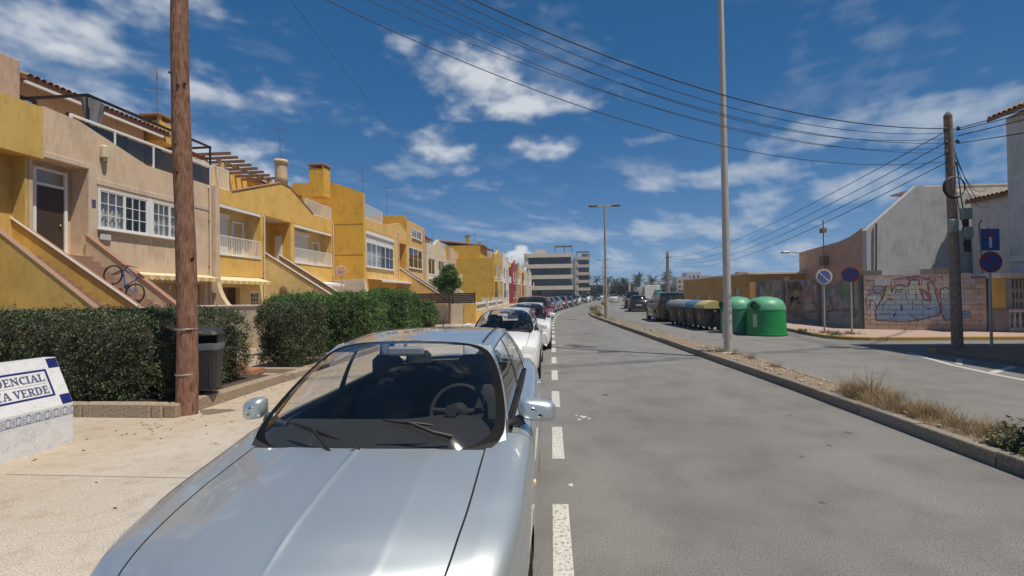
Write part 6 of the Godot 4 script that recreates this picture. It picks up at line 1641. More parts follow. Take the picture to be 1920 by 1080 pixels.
func street_things():
	# litter bin strapped to the wooden pole
	var t := thing("litter_bin", "black plastic litter bin with hooded lid strapped to the wooden pole", "litter bin", V(-5.63, 0.30, 7.2))
	t.rotation.y = 0.35; t.scale = Vector3(1, 0.9, 1)
	var black := textured("bin_black", Color(0.035, 0.035, 0.038), 0.55, noise_tex("kerb", 0, []), 2.0)
	var b := MB.new(); var rows := []
	for q in [[0.36, 0.30, 0.0], [0.40, 0.34, 0.015], [0.43, 0.37, 0.3], [0.46, 0.39, 0.66], [0.475, 0.40, 0.67], [0.475, 0.40, 0.72]]: rows.append(rrect(q[0], q[1], 0.07, q[2]))
	rows.reverse(); b.grid(rows, false, true); cap(b, rows[-1], false); part(t, "body", b, black)
	b = MB.new(); rows = []
	for q in [[0.485, 0.41, 0.82], [0.49, 0.415, 0.80], [0.485, 0.41, 0.74], [0.478, 0.403, 0.70]]:
		var ring := rrect(q[0], q[1], 0.07, q[2]); 
		for i in ring.size(): ring[i].y += 0.006 * sin(i * 2.1)
		rows.append(ring)
	b.grid(rows, false, true); part(t, "bag_rim", b, mat("bag", Color(0.12, 0.14, 0.16), 0.4))
	b = MB.new()
	b.bbox(Vector3(-0.235, 0.70, -0.2), Vector3(0.235, 0.98, -0.16), 0.015); b.bbox(Vector3(-0.235, 0.70, -0.16), Vector3(-0.2, 0.98, 0.14), 0.012); b.bbox(Vector3(0.2, 0.70, -0.16), Vector3(0.235, 0.98, 0.14), 0.012)
	part(t, "hood_wall", b, black)
	b = MB.new(); rows = []
	for q in [[0.02, 0.02, 1.115, 0.009], [0.16, 0.14, 1.11, 0.05], [0.3, 0.26, 1.085, 0.08], [0.42, 0.36, 1.04, 0.08], [0.49, 0.43, 0.985, 0.08], [0.50, 0.44, 0.96, 0.08], [0.47, 0.41, 0.955, 0.08]]: rows.append(rrect(q[0], q[1], q[3], q[2]))
	b.grid(rows, false, true); cap(b, rows[0]); cap(b, rows[-1], false); part(t, "lid", b, black)
	b = MB.new(); b.bbox(Vector3(-0.02, 1.0, 0.205), Vector3(0.02, 1.025, 0.222), 0.004); part(t, "lock", b, mat("strap", Color(), 0))
	for s in [-1, 1]:
		b = MB.new(); b.bbox(Vector3(s * 0.12 - 0.012, 0.05, 0.155), Vector3(s * 0.12 + 0.012, 0.66, 0.2), 0.008); part(t, "rib", b, black)
	# marble residence sign
	var s := thing("residence_sign", "white marble block sign with blue lettering and tile borders beside the hedge", "sign")
	var marble := textured("marble", Color(0.74, 0.75, 0.76), 0.35, noise_tex("marble", 0.008, [[0.0, Color(0.93, 0.94, 0.95)], [0.44, Color(0.98, 0.98, 0.98)], [0.485, Color(0.84, 0.86, 0.88)], [0.53, Color(0.98, 0.98, 0.98)], [1.0, Color(1, 1, 1)]], 5, 71), 0.9)
	b = MB.new()
	var X0 := -5.89; var X1 := -6.13; var Y0 := 0.50; var Y1 := 1.06
	b.prism([Vector2(X0, 0.0), Vector2(X0, Y0), Vector2(X1, Y1), Vector2(X1 - 0.14, Y1), Vector2(X1 - 0.3, 0.0)], V(0, 0, 4.12), Vector3.RIGHT, Vector3.UP, Vector3(0, 0, -1.20))
	part(s, "block", b, marble)
	var up := Vector3(X1 - X0, Y1 - Y0, 0); var sl := up.length(); up = up.normalized(); var nrm := Vector3(up.y, -up.x, 0)
	var blue := mat("tile_cobalt", Color(0.018, 0.022, 0.14), 0.25)
	var face := func(d0: float, d1: float, a0: float, a1: float, lift: float, m: Material, called: String):
		var q := MB.new(); var o := Vector3(X0, Y0, 0)
		q.obox(o + up * (a0 + a1) / 2 + Vector3(0, 0, -(d0 + d1) / 2) + nrm * lift / 2, Vector3(lift, absf(a1 - a0), absf(d1 - d0)), Basis(nrm, up, Vector3(0, 0, 1)))
		part(s, called, q, m)
	for q in [[4.14, 4.25], [5.2, 5.315]]:
		face.call(q[0], q[1], sl - 0.13, sl - 0.01, 0.004, blue, "corner_tile"); face.call(q[0], q[1], 0.01, 0.13, 0.004, blue, "corner_tile")
	face.call(4.30, 5.16, 0.135, 0.155, 0.005, blue, "border"); face.call(4.30, 5.16, sl - 0.155, sl - 0.135, 0.005, blue, "border")
	face.call(4.30, 4.32, 0.156, sl - 0.156, 0.005, blue, "border"); face.call(5.14, 5.16, 0.156, sl - 0.156, 0.005, blue, "border")
	face.call(4.34, 5.12, 0.302, 0.306, 0.003, mat("grout_tan", Color(0.5, 0.42, 0.3), 0.8), "rule")
	var font := SystemFont.new(); font.font_names = PackedStringArray(["Droid Serif"]); font.font_weight = 700
	var ink := mat("lettering", Color(0.10, 0.11, 0.20), 0.4)
	for q in [["RESIDENCIAL", 0.375], ["PLAYA VERDE", 0.222]]:
		var tm := TextMesh.new(); tm.text = q[0]; tm.font = font; tm.font_size = 64; tm.pixel_size = 0.0014; tm.depth = 0.004
		tm.horizontal_alignment = HORIZONTAL_ALIGNMENT_CENTER; tm.vertical_alignment = VERTICAL_ALIGNMENT_CENTER
		var w := tm.get_aabb().size.x
		var o := put(s, "lettering", tm, ink, Transform3D(Basis(Vector3(0, 0, -1) * (0.76 / w), up * (0.092 / maxf(0.02, tm.get_aabb().size.y)), nrm), Vector3(X0, Y0, -4.73) + up * q[1] + nrm * 0.003))
	# patterned tile band on the vertical face
	var im := Image.create(256, 64, false, Image.FORMAT_RGB8); im.fill(Color(0.80, 0.82, 0.84))
	var ic := Color(0.30, 0.34, 0.52)
	for k in 4:
		var cx := 32 + k * 64
		for a in 24:
			var th := TAU * a / 24.0
			for r in [22.0, 20.0]: disc(im, cx + cos(th) * r, 32 + sin(th) * r, 1.6, 1.6, ic)
			var rr := 12.0 * absf(cos(2.0 * th)); disc(im, cx + cos(th) * rr, 32 + sin(th) * rr, 2.0, 2.0, ic)
		for sx in [-1, 1]:
			for sy in [-1, 1]: stroke(im, [[cx + sx * 31, 32 + sy * 31], [cx + sx * 18, 32 + sy * 18]], 3.0, ic, ic)
	for x in 256:
		for y in [1, 2, 61, 62]: im.set_pixel(x, y, ic)
	var band := tex_mat("tile_band", im, 0.3)
	for k in 6:
		var q := MB.new(); var d0 := 4.13 + k * 0.198; var d1 := d0 + 0.196
		q.quad_uv(V(X0 + 0.004, 0.375, d0), V(X0 + 0.004, 0.375, d1), V(X0 + 0.004, 0.475, d1), V(X0 + 0.004, 0.475, d0), Vector2(0, 1), Vector2(0.5, 1), Vector2(0.5, 0), Vector2(0, 0))
		q.quad_uv(V(X0 + 0.004, 0.475, d0), V(X0 + 0.004, 0.475, d1), V(X0, 0.475, d1), V(X0, 0.475, d0), Vector2(0, 0), Vector2(0.5, 0), Vector2(0.5, 0), Vector2(0, 0))
		part(s, "band_tile", q, band)
	rebase(s, V(-6.1, 0.0, 4.7))
	# traffic signs
	var red := mat("sign_red", Color(0.34, 0.03, 0.035), 0.5); var sblue := mat("sign_blue", Color(0.03, 0.09, 0.30), 0.45); var swhite := mat("sign_white", Color(0.68, 0.66, 0.62), 0.5); var post_m := mat("post_grey", Color(0.38, 0.36, 0.33), 0.5, 0.5)
	for q in [[10.3, 18.75, 2.24, 0.30, 0, "faded round no parking sign on a pale post, nearer the bins"], [10.98, 18.25, 2.3, 0.28, 1, "dark round no parking sign in front of the mural wall"]]:
		t = thing("no_parking_sign", q[5], "road sign", V(q[0], 0.115, q[1]), "no parking signs")
		t.rotation.y = 0.0 if q[4] == 0 else -0.55
		b = MB.new(); b.tube([Vector3(0, -0.02, 0), Vector3(0, q[2] + 0.2 - 0.115, 0)], 0.03, 10); part(t, "post", b, mat("post_pale", Color(0.46, 0.40, 0.34), 0.7))
		var c := Vector3(0, q[2] - 0.115, 0.045); var f := Basis(Vector3.RIGHT, PI / 2)
		b = MB.new(); b.lathe([Vector2(0, -0.012), Vector2(q[3], -0.012), Vector2(q[3], 0.004), Vector2(q[3] * 0.8, 0.004)], 32, c, f); part(t, "rim", b, red if q[4] else mat("rim_faded", Color(0.55, 0.40, 0.38), 0.6))
		b = MB.new(); b.lathe([Vector2(q[3] * 0.8, 0.003), Vector2(0, 0.003)], 32, c, f); part(t, "disc", b, sblue if q[4] else mat("blue_faded", Color(0.09, 0.17, 0.42), 0.5))
		b = MB.new(); b.obox(c + Vector3(0, 0, 0.006), Vector3(q[3] * 1.62, q[3] * 0.17, 0.003), Basis(Vector3(0, 0, 1), -PI / 4)); part(t, "diagonal_bar", b, red if q[4] else mat("bar_faded", Color(0.58, 0.46, 0.46), 0.6))
	t = thing("dead_end_sign", "square blue dead end sign with a round no parking sign below it", "road sign", V(12.08, 0.115, 14.03))
	b = MB.new(); b.tube([Vector3(0, -0.02, 0), Vector3(0, 3.3, 0)], 0.032, 10); part(t, "post", b, post_m)
	b = MB.new(); b.bbox(Vector3(-0.24, 2.66, 0.035), Vector3(0.24, 3.26, 0.05), 0.006); part(t, "plate", b, sblue)
	b = MB.new(); b.box(Vector3(-0.035, 2.74, 0.05), Vector3(0.035, 3.03, 0.053)); part(t, "white_stem", b, swhite)
	b = MB.new(); b.box(Vector3(-0.095, 3.03, 0.05), Vector3(0.095, 3.12, 0.054)); part(t, "red_bar", b, red)
	var f2 := Basis(Vector3.RIGHT, PI / 2); var c2 := Vector3(0, 2.34, 0.045)
	b = MB.new(); b.lathe([Vector2(0, -0.012), Vector2(0.29, -0.012), Vector2(0.29, 0.004), Vector2(0.23, 0.004)], 32, c2, f2); part(t, "rim", b, red)
	b = MB.new(); b.lathe([Vector2(0.23, 0.003), Vector2(0, 0.003)], 32, c2, f2); part(t, "disc", b, sblue)
	b = MB.new(); b.obox(c2 + Vector3(0, 0, 0.006), Vector3(0.46, 0.05, 0.003), Basis(Vector3(0, 0, 1), -PI / 4)); part(t, "diagonal_bar", b, red)
	# weeds at the foot of the sign posts
	var gw_ := thing("kerb_weeds", "green weeds growing along the kerb at the sign posts", "weeds"); gw_.set_meta("kind", "stuff")
	var wx := []; var wc := []
	for i in 150:
		var q = [[10.3, 18.6, 0.35], [10.9, 18.1, 0.3], [10.15, 17.7, 0.3], [9.85, 19.6, 0.4]][i % 4]
		var ss := rng.randf_range(0.25, 0.7)
		wx.append(Transform3D(Basis(Vector3.UP, rng.randf() * 6.0).scaled(Vector3.ONE * ss), V(maxf(9.9, q[0] + rng.randfn(0, q[2] * 0.5)), 0.115, q[1] + rng.randfn(0, q[2] * 0.5)))); wc.append([Color(0.09, 0.13, 0.04), Color(0.12, 0.15, 0.05), Color(0.26, 0.2, 0.1)][rng.randi() % 3])
	scatter(gw_, "weeds", blade_mesh(14, 0.2, 0.26, 0.004, 5), leafy("weed"), wx, wc)
	bicycle()
func bicycle():
	var t := thing("bicycle", "blue mountain bicycle leaning on the stairs between the stair walls", "bicycle")
	var black := mat("rubber", Color(), 0); var blue := paint("bike_blue", Color(0.03, 0.12, 0.36), 0.35)
	# local: x along the bike (front +), y up, z across; then laid on the slope of the stairs
	var wheel := func(cx: float) -> void:
		var ring := []
		for i in 33: ring.append(Vector3(cx + cos(TAU * i / 32.0) * 0.33, 0.35 + sin(TAU * i / 32.0) * 0.33, 0))
		var b := MB.new(); b.tube(ring, 0.026, 8, false)
		var o := part(t, "wheel", b, black)
		var sp := MB.new()
		for i in 16: sp.tube([Vector3(cx, 0.35, 0.02 if i % 2 else -0.02), Vector3(cx + cos(TAU * i / 16.0) * 0.31, 0.35 + sin(TAU * i / 16.0) * 0.31, 0)], 0.0025, 4, false)
		sp.tube([Vector3(cx, 0.35, -0.05), Vector3(cx, 0.35, 0.05)], 0.02, 8)
		part(o, "spokes", sp, mat("strap", Color(), 0))
	wheel.call(-0.52); wheel.call(0.55)
	var b := MB.new()
	var bb := Vector3(-0.08, 0.32, 0); var seat := Vector3(-0.22, 0.78, 0); var head := Vector3(0.34, 0.82, 0); var hl := Vector3(0.38, 0.70, 0); var rear := Vector3(-0.52, 0.35, 0)
	b.tube([bb, seat], 0.02, 8); b.tube([seat + Vector3(0.01, -0.05, 0), head], 0.019, 8); b.tube([bb, hl], 0.024, 8); b.tube([head, hl], 0.024, 8)
	for z in [-0.04, 0.04]: b.tube([bb, rear + Vector3(0, 0, z)], 0.011, 6); b.tube([seat + Vector3(0, -0.06, 0), rear + Vector3(0, 0, z)], 0.01, 6)
	part(t, "frame", b, blue)
	b = MB.new()
	for z in [-0.055, 0.055]: b.tube([hl + Vector3(0, 0, z), Vector3(0.55, 0.35, z)], 0.016, 6)
	b.tube([hl + Vector3(0, 0, -0.06), hl + Vector3(0, 0, 0.06)], 0.016, 6); part(t, "fork", b, black)
	b = MB.new(); b.tube([head, head + Vector3(-0.02, 0.1, 0)], 0.016, 6); b.tube([head + Vector3(-0.06, 0.13, -0.32), head + Vector3(0.0, 0.1, -0.08), head + Vector3(0.0, 0.1, 0.08), head + Vector3(-0.06, 0.13, 0.32)], 0.014, 6); part(t, "handlebar", b, black)
	b = MB.new(); b.tube([seat, seat + Vector3(-0.03, 0.14, 0)], 0.014, 6); b.bbox(seat + Vector3(-0.18, 0.14, -0.06), seat + Vector3(0.1, 0.18, 0.06), 0.02); part(t, "saddle", b, black)
	b = MB.new(); b.lathe([Vector2(0.0, -0.004), Vector2(0.09, -0.004), Vector2(0.09, 0.004), Vector2(0, 0.004)], 16, bb + Vector3(0, 0, 0.05), Basis(Vector3.RIGHT, PI / 2)); b.tube([bb + Vector3(0, 0, 0.06), bb + Vector3(0.12, -0.1, 0.07), bb + Vector3(0.12, -0.1, 0.16)], 0.01, 6); b.tube([bb + Vector3(0, 0, -0.06), bb + Vector3(-0.12, 0.1, -0.07), bb + Vector3(-0.12, 0.1, -0.16)], 0.01, 6); part(t, "crank", b, black)
	# rear wheel down the steps, leaning on the far stair wall
	var bas := (Basis(Vector3.UP, PI) * Basis(Vector3(0, 0, 1), 0.67) * Basis(Vector3.RIGHT, 0.1)).scaled(Vector3.ONE * 0.86)
	t.transform = Transform3D(bas, V(-12.92, 2.22, 13.2) - bas * Vector3(0.015, 0.35, 0))
func far_things():
	# palms and far trees
	var pal := [Color(0.05, 0.075, 0.03), Color(0.07, 0.09, 0.035), Color(0.045, 0.06, 0.028)]
	var spots := [[40.0, 168.0, 8.2], [37.0, 176.0, 7.2], [31.0, 172.0, 7.6], [27.5, 180.0, 6.6], [34.0, 190.0, 7.4], [24.0, 178.0, 6.8], [22.5, 190.0, 7.6], [44.5, 185.0, 6.2], [15.5, 200.0, 8.6], [13.0, 205.0, 6.8], [20.5, 215.0, 8.8], [10.8, 210.0, 6.4]]
	var lf := MB.new()
	for i in 12:
		var x0 := i * 0.2; var y0 := 0.35 * sin(x0 * 0.9) - 0.16 * x0 * x0 * 0.35; var x1 := (i + 1) * 0.2; var y1 := 0.35 * sin(x1 * 0.9) - 0.16 * x1 * x1 * 0.35
		var l := 0.5 * sin(PI * (i + 1.0) / 13.5) + 0.1
		for s in [-1, 1]: lf.tri(Vector3(x0, y0, 0), Vector3(x0 + 0.12, y0, 0), Vector3(x0 + 0.3, y0 - 0.22, s * l))
		lf.quad(Vector3(x0, y0, -0.02), Vector3(x1, y1, -0.02), Vector3(x1, y1, 0.02), Vector3(x0, y0, 0.02))
	var frond := lf.mesh()
	var lab := ["palm with a full drooping crown nearest the white kiosk", "palm close behind the full crowned one"]
	for i in spots.size():
		var s = spots[i]
		var t := thing("palm_tree", (lab[i] if i < 2 else "dark palm tree in the far clump at the end of the avenue"), "palm tree", V(s[0], 0, s[1]), "far palms" if i > 1 else "")
		var b := MB.new(); b.tube([Vector3(0, -0.1, 0), Vector3(0.1, s[2] * 0.5, 0), Vector3(0.0, s[2] - 1.2, 0)], [0.34, 0.26, 0.28], 8); part(t, "trunk", b, mat("palm_bark", Color(0.11, 0.085, 0.065), 0.95))
		var xf := []; var cl := []
		for k in 46:
			xf.append(Transform3D(Basis(Vector3.UP, rng.randf() * TAU) * Basis(Vector3(0, 0, 1), rng.randf_range(-0.8, 0.95)) * Basis().scaled(Vector3.ONE * rng.randf_range(0.95, 1.35)), Vector3(0, s[2] - 1.2, 0))); cl.append(pal[rng.randi() % 3] * rng.randf_range(0.8, 1.2))
		var lb := MB.new(); lb.use_col = true; merge_copies(lb, frond.surface_get_arrays(0), xf, cl); part(t, "crown", lb, leafy("leaf"))
	var dk := [Color(0.04, 0.06, 0.025), Color(0.055, 0.07, 0.03), Color(0.035, 0.05, 0.022)]
	var twig := textured("twigs", Color(), 0)
	var tl := ["dark round tree at the far end of the median", "broad dark tree under the far palms", "dark tree beyond the white kiosk", "low dark tree behind the far parked cars", "dark tree by the narrow apartment block"]
	var ts := [[12.0, 190.0, 3.2, 5.2], [28.0, 185.0, 5.0, 5.0], [46.0, 200.0, 5.0, 4.4], [18.0, 196.0, 4.0, 4.6], [8.5, 215.0, 3.5, 6.0]]
	for i in ts.size():
		var s = ts[i]
		var t := thing("far_tree", tl[i], "tree")
		var b := MB.new(); b.tube([V(s[0], -0.1, s[1]), V(s[0] + 0.1, s[3] * 0.6, s[1])], [0.3, 0.15], 8); part(t, "trunk", b, mat("palm_bark", Color(), 0))
		var crown := Node3D.new(); crown.name = "crown"; t.add_child(crown)
		shrub(crown, V(s[0] - s[2], 0.8, s[1] + s[2]), V(s[0] + s[2], s[3], s[1] - s[2]), 0.85, 900, 0.3, dk, 40 + i, twig)
		rebase(t, V(s[0], 0, s[1]))
	# white kiosk with a green panel
	var k := thing("kiosk", "white box kiosk with a green panel at the far bend", "kiosk")
	var white := mat("kiosk_white", Color(0.66, 0.66, 0.64), 0.6)
	pbox(k, "box", white, 16.3, 19.0, 0.0, 2.9, 84.0, 88.0, 0.05); pbox(k, "side_box", mat("kiosk_grey", Color(0.4, 0.4, 0.4), 0.6), 15.0, 16.29, 0.0, 2.6, 84.5, 88.0, 0.03)
	pbox(k, "green_panel", mat("kiosk_green", Color(0.04, 0.28, 0.17), 0.5), 18.0, 19.2, 0.9, 2.2, 83.85, 83.99, 0.04); rebase(k, V(17.5, 0, 86))
	var w := thing("white_garden_wall", "low white wall between the parked jeep and the far dark car", "wall")
	pbox(w, "wall", plaster("white_wall", Color()), 10.4, 10.6, 0, 1.0, 40.0, 52.0); pbox(w, "coping", plaster("white_wall", Color()), 10.36, 10.64, 1.001, 1.06, 39.9, 52.1); rebase(w, V(10.5, 0, 46))
	# far blocks on the right horizon
	var cols := [Color(0.55, 0.40, 0.34), Color(0.5, 0.5, 0.5), Color(0.6, 0.56, 0.5), Color(0.42, 0.44, 0.46)]
	var fl := ["pinkish far block on the right horizon", "grey far block next to the pinkish one", "cream far block on the right horizon", "blue grey far block at the left of the horizon group"]
	var fs := [[78.0, 86.0, 300.0, 11.0], [87.0, 96.0, 310.0, 14.0], [66.0, 75.0, 330.0, 9.0], [100.0, 112.0, 340.0, 13.0]]
	for i in 4:
		var s = fs[i]
		var o := thing("far_block", fl[i], "building", Vector3.ZERO, "far blocks on the horizon")
		pbox(o, "wall", plaster("farblock" + str(i), cols[i]), s[0], s[1], 0, s[3], s[2], s[2] + 12)
		for r in int(s[3] / 3.2):
			for c in 3: pbox(o, "window", glass("far_glass", Color(), 0), s[0] + 1 + c * 2.6, s[0] + 2.4 + c * 2.6, 1.0 + r * 3.1, 2.6 + r * 3.1, s[2] - 0.06, s[2] - 0.01)
		rebase(o, V((s[0] + s[1]) / 2, 0, s[2]))
	var sc := thing("scrubland", "far line of low scrub beyond the end of the avenue", "scrub"); sc.set_meta("kind", "stuff")
	var xf := [[], [], []]; var cl := [[], [], []]
	for i in 900:
		var x := rng.randf_range(-60, 190); var d := rng.randf_range(230, 420)
		if x > 20 and rng.randf() < 0.5: d = rng.randf_range(95, 230)
		if absf(x - tab(ROAD_L, d) - 5.0) < 9.0 or (d < 230 and x < tab(ROAD_L, d) + 24.0): continue
		var q := i % 3; var ss := rng.randf_range(0.6, 1.6)
		xf[q].append(Transform3D(Basis(Vector3.UP, rng.randf() * 6).scaled(Vector3(ss * 1.6, ss, ss * 1.6)), V(x, ss * 0.7, d))); cl[q].append(dk[rng.randi() % 3] * rng.randf_range(0.9, 1.7) + Color(0.02, 0.012, 0.0))
	for q in 3: scatter(sc, "scrub", leaf_cluster(60, 0.35, 0.7, 90 + q), leafy("leaf"), xf[q], cl[q])

# ------------------------------------------------------------------ cars. Local axes: x across, y up, front towards +z, ground at y = 0; t runs from the nose to the tail
func car_spec(kind: String, L: float, hw: float, H: float) -> Dictionary:
	var hb: float = {"sedan": 0.985, "hatch": 0.97, "suv": 1.08, "van": 1.05}[kind]
	var ab: float = {"sedan": 1.27, "hatch": 1.05, "suv": 1.3, "van": 0.8}[kind]
	var S := {"kind": kind, "L": L, "hw": hw, "H": H, "hb": hb, "ab": ab, "at": ab + {"sedan": 0.72, "hatch": 0.75, "suv": 0.5, "van": 0.62}[kind],
		"cb": L - {"sedan": 0.66, "hatch": 0.2, "suv": 0.16, "van": 0.1}[kind], "ct": L - {"sedan": 1.22, "hatch": 0.62, "suv": 0.36, "van": 0.2}[kind],
		"ft": {"sedan": 0.87, "hatch": 0.78, "suv": 0.85, "van": 0.85}[kind], "rt": L - {"sedan": 1.06, "hatch": 0.62, "suv": 0.85, "van": 0.8}[kind], "wr": {"sedan": 0.305, "hatch": 0.29, "suv": 0.35, "van": 0.31}[kind],
		"xb": hw - 0.15, "xt": hw - 0.325 if kind != "suv" else hw - 0.25, "ridge": 0.0, "n": 1.0}
	var k: float = ab / 1.27
	S.plan = [[0.0, 0.82], [0.12, 0.91], [0.4, 0.975], [0.9, 0.995], [1.6, 1.0], [L - 1.2, 1.0], [L - 0.5, 0.97], [L - 0.14, 0.91], [L, 0.85]]
	S.skew = [[0.0, 0.26], [0.6 * k, 0.25], [1.1 * k, 0.23], [1.8 * k, 0.05], [2.4 * k, 0.0], [L - 1.0, 0.0], [L - 0.4, -0.06], [L, -0.13]]
	S.sh = [[0.0, hb * 0.53], [0.06, hb * 0.65], [0.18, hb * 0.76], [0.5 * k, hb * 0.86], [0.9 * k, hb * 0.93], [1.27 * k, hb * 0.98], [L * 0.55, hb], [L - 0.9, hb * 1.015], [L - 0.5, hb * 1.015], [L - 0.12, hb * 0.99], [L, hb * 0.88]]
	S.top = [[0.0, hb * 0.51], [0.04, hb * 0.67], [0.12, hb * 0.785], [0.3 * k, hb * 0.875], [0.6 * k, hb * 0.945], [0.9 * k, hb * 0.99], [1.09 * k, hb * 1.012], [1.3 * k, hb * 1.02], [L - 0.9, hb * 1.07], [L - 0.4, hb * 1.07], [L - 0.10, hb * 1.055], [L - 0.03, hb * 1.0], [L, hb * 0.86]]
	S.roof = [[S.at, H - 0.072], [lerpf(S.at, S.ct, 0.3), H - 0.048], [lerpf(S.at, S.ct, 0.7), H - 0.036], [S.ct, H - 0.05]]
	return S
func car_row(S: Dictionary, t: float, vs: Array, sgn: float, out := 0.0) -> PackedVector3Array:
	var hw: float = S.hw * tab(S.plan, t); var sh := tab(S.sh, t); var tp := tab(S.top, t); var k: float = hw / 0.87
	var y8 := minf(0.60, sh - 0.24)
	var C := [Vector2(0, tp), Vector2(0.2 * k, tp - 0.003), Vector2(0.375 * k, tp - 0.011), Vector2(0.405 * k, tp - 0.0165), Vector2(0.62 * k, lerpf(tp, sh, 0.5) - 0.012), Vector2(hw - 0.13, sh + 0.01), Vector2(hw - 0.042, sh - 0.022), Vector2(hw - 0.006, sh - 0.115), Vector2(hw, y8), Vector2(hw - 0.004, y8 * 0.77), Vector2(hw - 0.02, y8 * 0.5), Vector2(hw - 0.09, 0.19)]
	var A := tab(S.skew, t)
	var o := PackedVector3Array()
	for v in vs:
		var i := clampi(int(v), 0, 10); var u: float = v - i
		var p0: Vector2 = C[maxi(i - 1, 0)] if i > 0 else Vector2(-C[1].x, C[1].y); var p3: Vector2 = C[mini(i + 2, 11)]
		var p: Vector2 = (C[i] as Vector2).cubic_interpolate(C[i + 1], p0, p3, u)
		if i == 2: p = (C[2] as Vector2).lerp(C[3], u)
		if S.ridge > 0: p.y += S.ridge * exp(-pow(p.x / 0.014, 2.0)) * smoothstep(0.1, 0.4, t)
		if out != 0.0: p += Vector2(out * smoothstep(3.0, 6.0, v), out * (1.0 - smoothstep(4.0, 7.0, v)))
		o.append(Vector3(p.x * sgn, p.y, S.L / 2 - (t + A * pow(p.x / S.hw, 2.0))))
	return o
func steps(a: float, b: float, n: int) -> Array:
	var o := []
	for i in n + 1: o.append(lerpf(a, b, float(i) / n))
	return o
func car_panel(S: Dictionary, b: MB, t0: float, t1: float, nt: int, vs: Array, sgn: float, cut := true, out := 0.0):
	nt = maxi(2, int(nt * S.n))
	var rows := []
	for t in steps(t0, t1, nt): rows.append(car_row(S, t, vs, sgn, out))
	if not cut: b.grid(rows); return
	var nr := rows.size(); var nc := vs.size()
	var nn := []
	for i in nr:
		var line := PackedVector3Array()
		for j in nc: line.append(((rows[i][mini(j + 1, nc - 1)] - rows[i][maxi(j - 1, 0)]).cross(rows[mini(i + 1, nr - 1)][j] - rows[maxi(i - 1, 0)][j])).normalized())
		nn.append(line)
	var R: float = S.wr + 0.045
	var snap := []; var ins := []
	for i in nr:
		var line := PackedVector3Array(); var il := []
		for j in nc:
			var p: Vector3 = rows[i][j]; var hit := false
			for ax in [S.ft, S.rt]:
				var q := Vector2(p.z - (S.L / 2 - ax), p.y - S.wr)
				if q.length() < R and vs[j] > 4.5:
					hit = true
					q = q.normalized() * R
					p.z = S.L / 2 - ax + q.x; p.y = S.wr + q.y
			line.append(p); il.append(hit)
		snap.append(line); ins.append(il)
	for i in nr - 1:
		for j in nc - 1:
			var cnt := int(ins[i][j]) + int(ins[i][j + 1]) + int(ins[i + 1][j]) + int(ins[i + 1][j + 1])
			if cnt == 4: continue
			b.trin(snap[i][j], snap[i][j + 1], snap[i + 1][j + 1], nn[i][j], nn[i][j + 1], nn[i + 1][j + 1])
			b.trin(snap[i][j], snap[i + 1][j + 1], snap[i + 1][j], nn[i][j], nn[i + 1][j + 1], nn[i + 1][j])
func gs(S: Dictionary, sgn: float, a: float, w: float, inn := 0.0) -> Vector3:   # side of the cabin: a from windscreen pillar to rear pillar, w from belt to roof
	var tA: float = lerpf(S.ab, S.at, w); var tC: float = lerpf(S.cb, S.ct, w)
	var t := lerpf(tA, tC, a)
	var yb := tab(S.sh, t) - 0.008; var yr := tab(S.roof, clampf(t, S.at, S.ct))
	var x: float = lerpf(S.xb, S.xt, w) + 0.028 * sin(PI * w)
	return Vector3(sgn * (x - inn), lerpf(yb, yr, w), S.L / 2 - t)
func gw(S: Dictionary, u: float, w: float, rear := false) -> Vector3:   # windscreen and rear window
	var s := gs(S, 1.0, 1.0 if rear else 0.0, w)
	var k := 1.0 - u * u
	var bow := lerpf(0.23, 0.10, w) if not rear else (-lerpf(0.10, 0.07, w))
	return Vector3(u * s.x, s.y + lerpf(0.035, S.H - 0.03 - s.y if not rear else S.H - 0.03 - s.y, w) * k, s.z + bow * k)
func patch(b: MB, f: Callable, a0: float, a1: float, na: int, w0: float, w1: float, nw: int):
	var rows := []
	for a in steps(a0, a1, na):
		var line := PackedVector3Array()
		for w in steps(w0, w1, nw): line.append(f.call(a, w))
		rows.append(line)
	b.grid(rows)
func make_wheel(parent: Node, S: Dictionary, x: float, z: float, sgn: float):
	var r: float = S.wr; var c := Vector3(x, r, z); var f := Basis(Vector3(0, 0, 1), -PI / 2 * sgn)
	var b := MB.new()
	b.lathe([Vector2(r * 0.66, -0.095), Vector2(r * 0.93, -0.1), Vector2(r, -0.07), Vector2(r, 0.07), Vector2(r * 0.93, 0.1), Vector2(r * 0.68, 0.098), Vector2(r * 0.66, 0.08)], 28, c, f)
	var w := part(parent, "wheel", b, mat("tyre", Color(0.018, 0.018, 0.018), 0.85))
	b = MB.new(); b.lathe([Vector2(r * 0.67, 0.085), Vector2(r * 0.64, 0.08), Vector2(r * 0.6, 0.03), Vector2(r * 0.2, 0.035), Vector2(r * 0.16, 0.06), Vector2(0.0, 0.065)], 24, c, f)
	for k in 7:
		var a := TAU * k / 7.0; var dirn := f * Vector3(cos(a), 0, sin(a)); var side := f * Vector3(-sin(a), 0, cos(a)); var upv := f * Vector3.UP
		b.obox(c + dirn * r * 0.4 + upv * 0.05, Vector3(r * 0.5, 0.028, 0.05), Basis(dirn, upv, side))
	part(w, "rim", b, mat("rim_alloy", Color(0.45, 0.46, 0.48), 0.35, 0.85))
	b = MB.new(); b.lathe([Vector2(0.0, -0.06), Vector2(r * 0.6, -0.06), Vector2(r * 0.6, 0.0), Vector2(0.0, 0.0)], 16, c, f); part(w, "brake", b, mat("under_black", Color(0.012, 0.012, 0.012), 0.9))
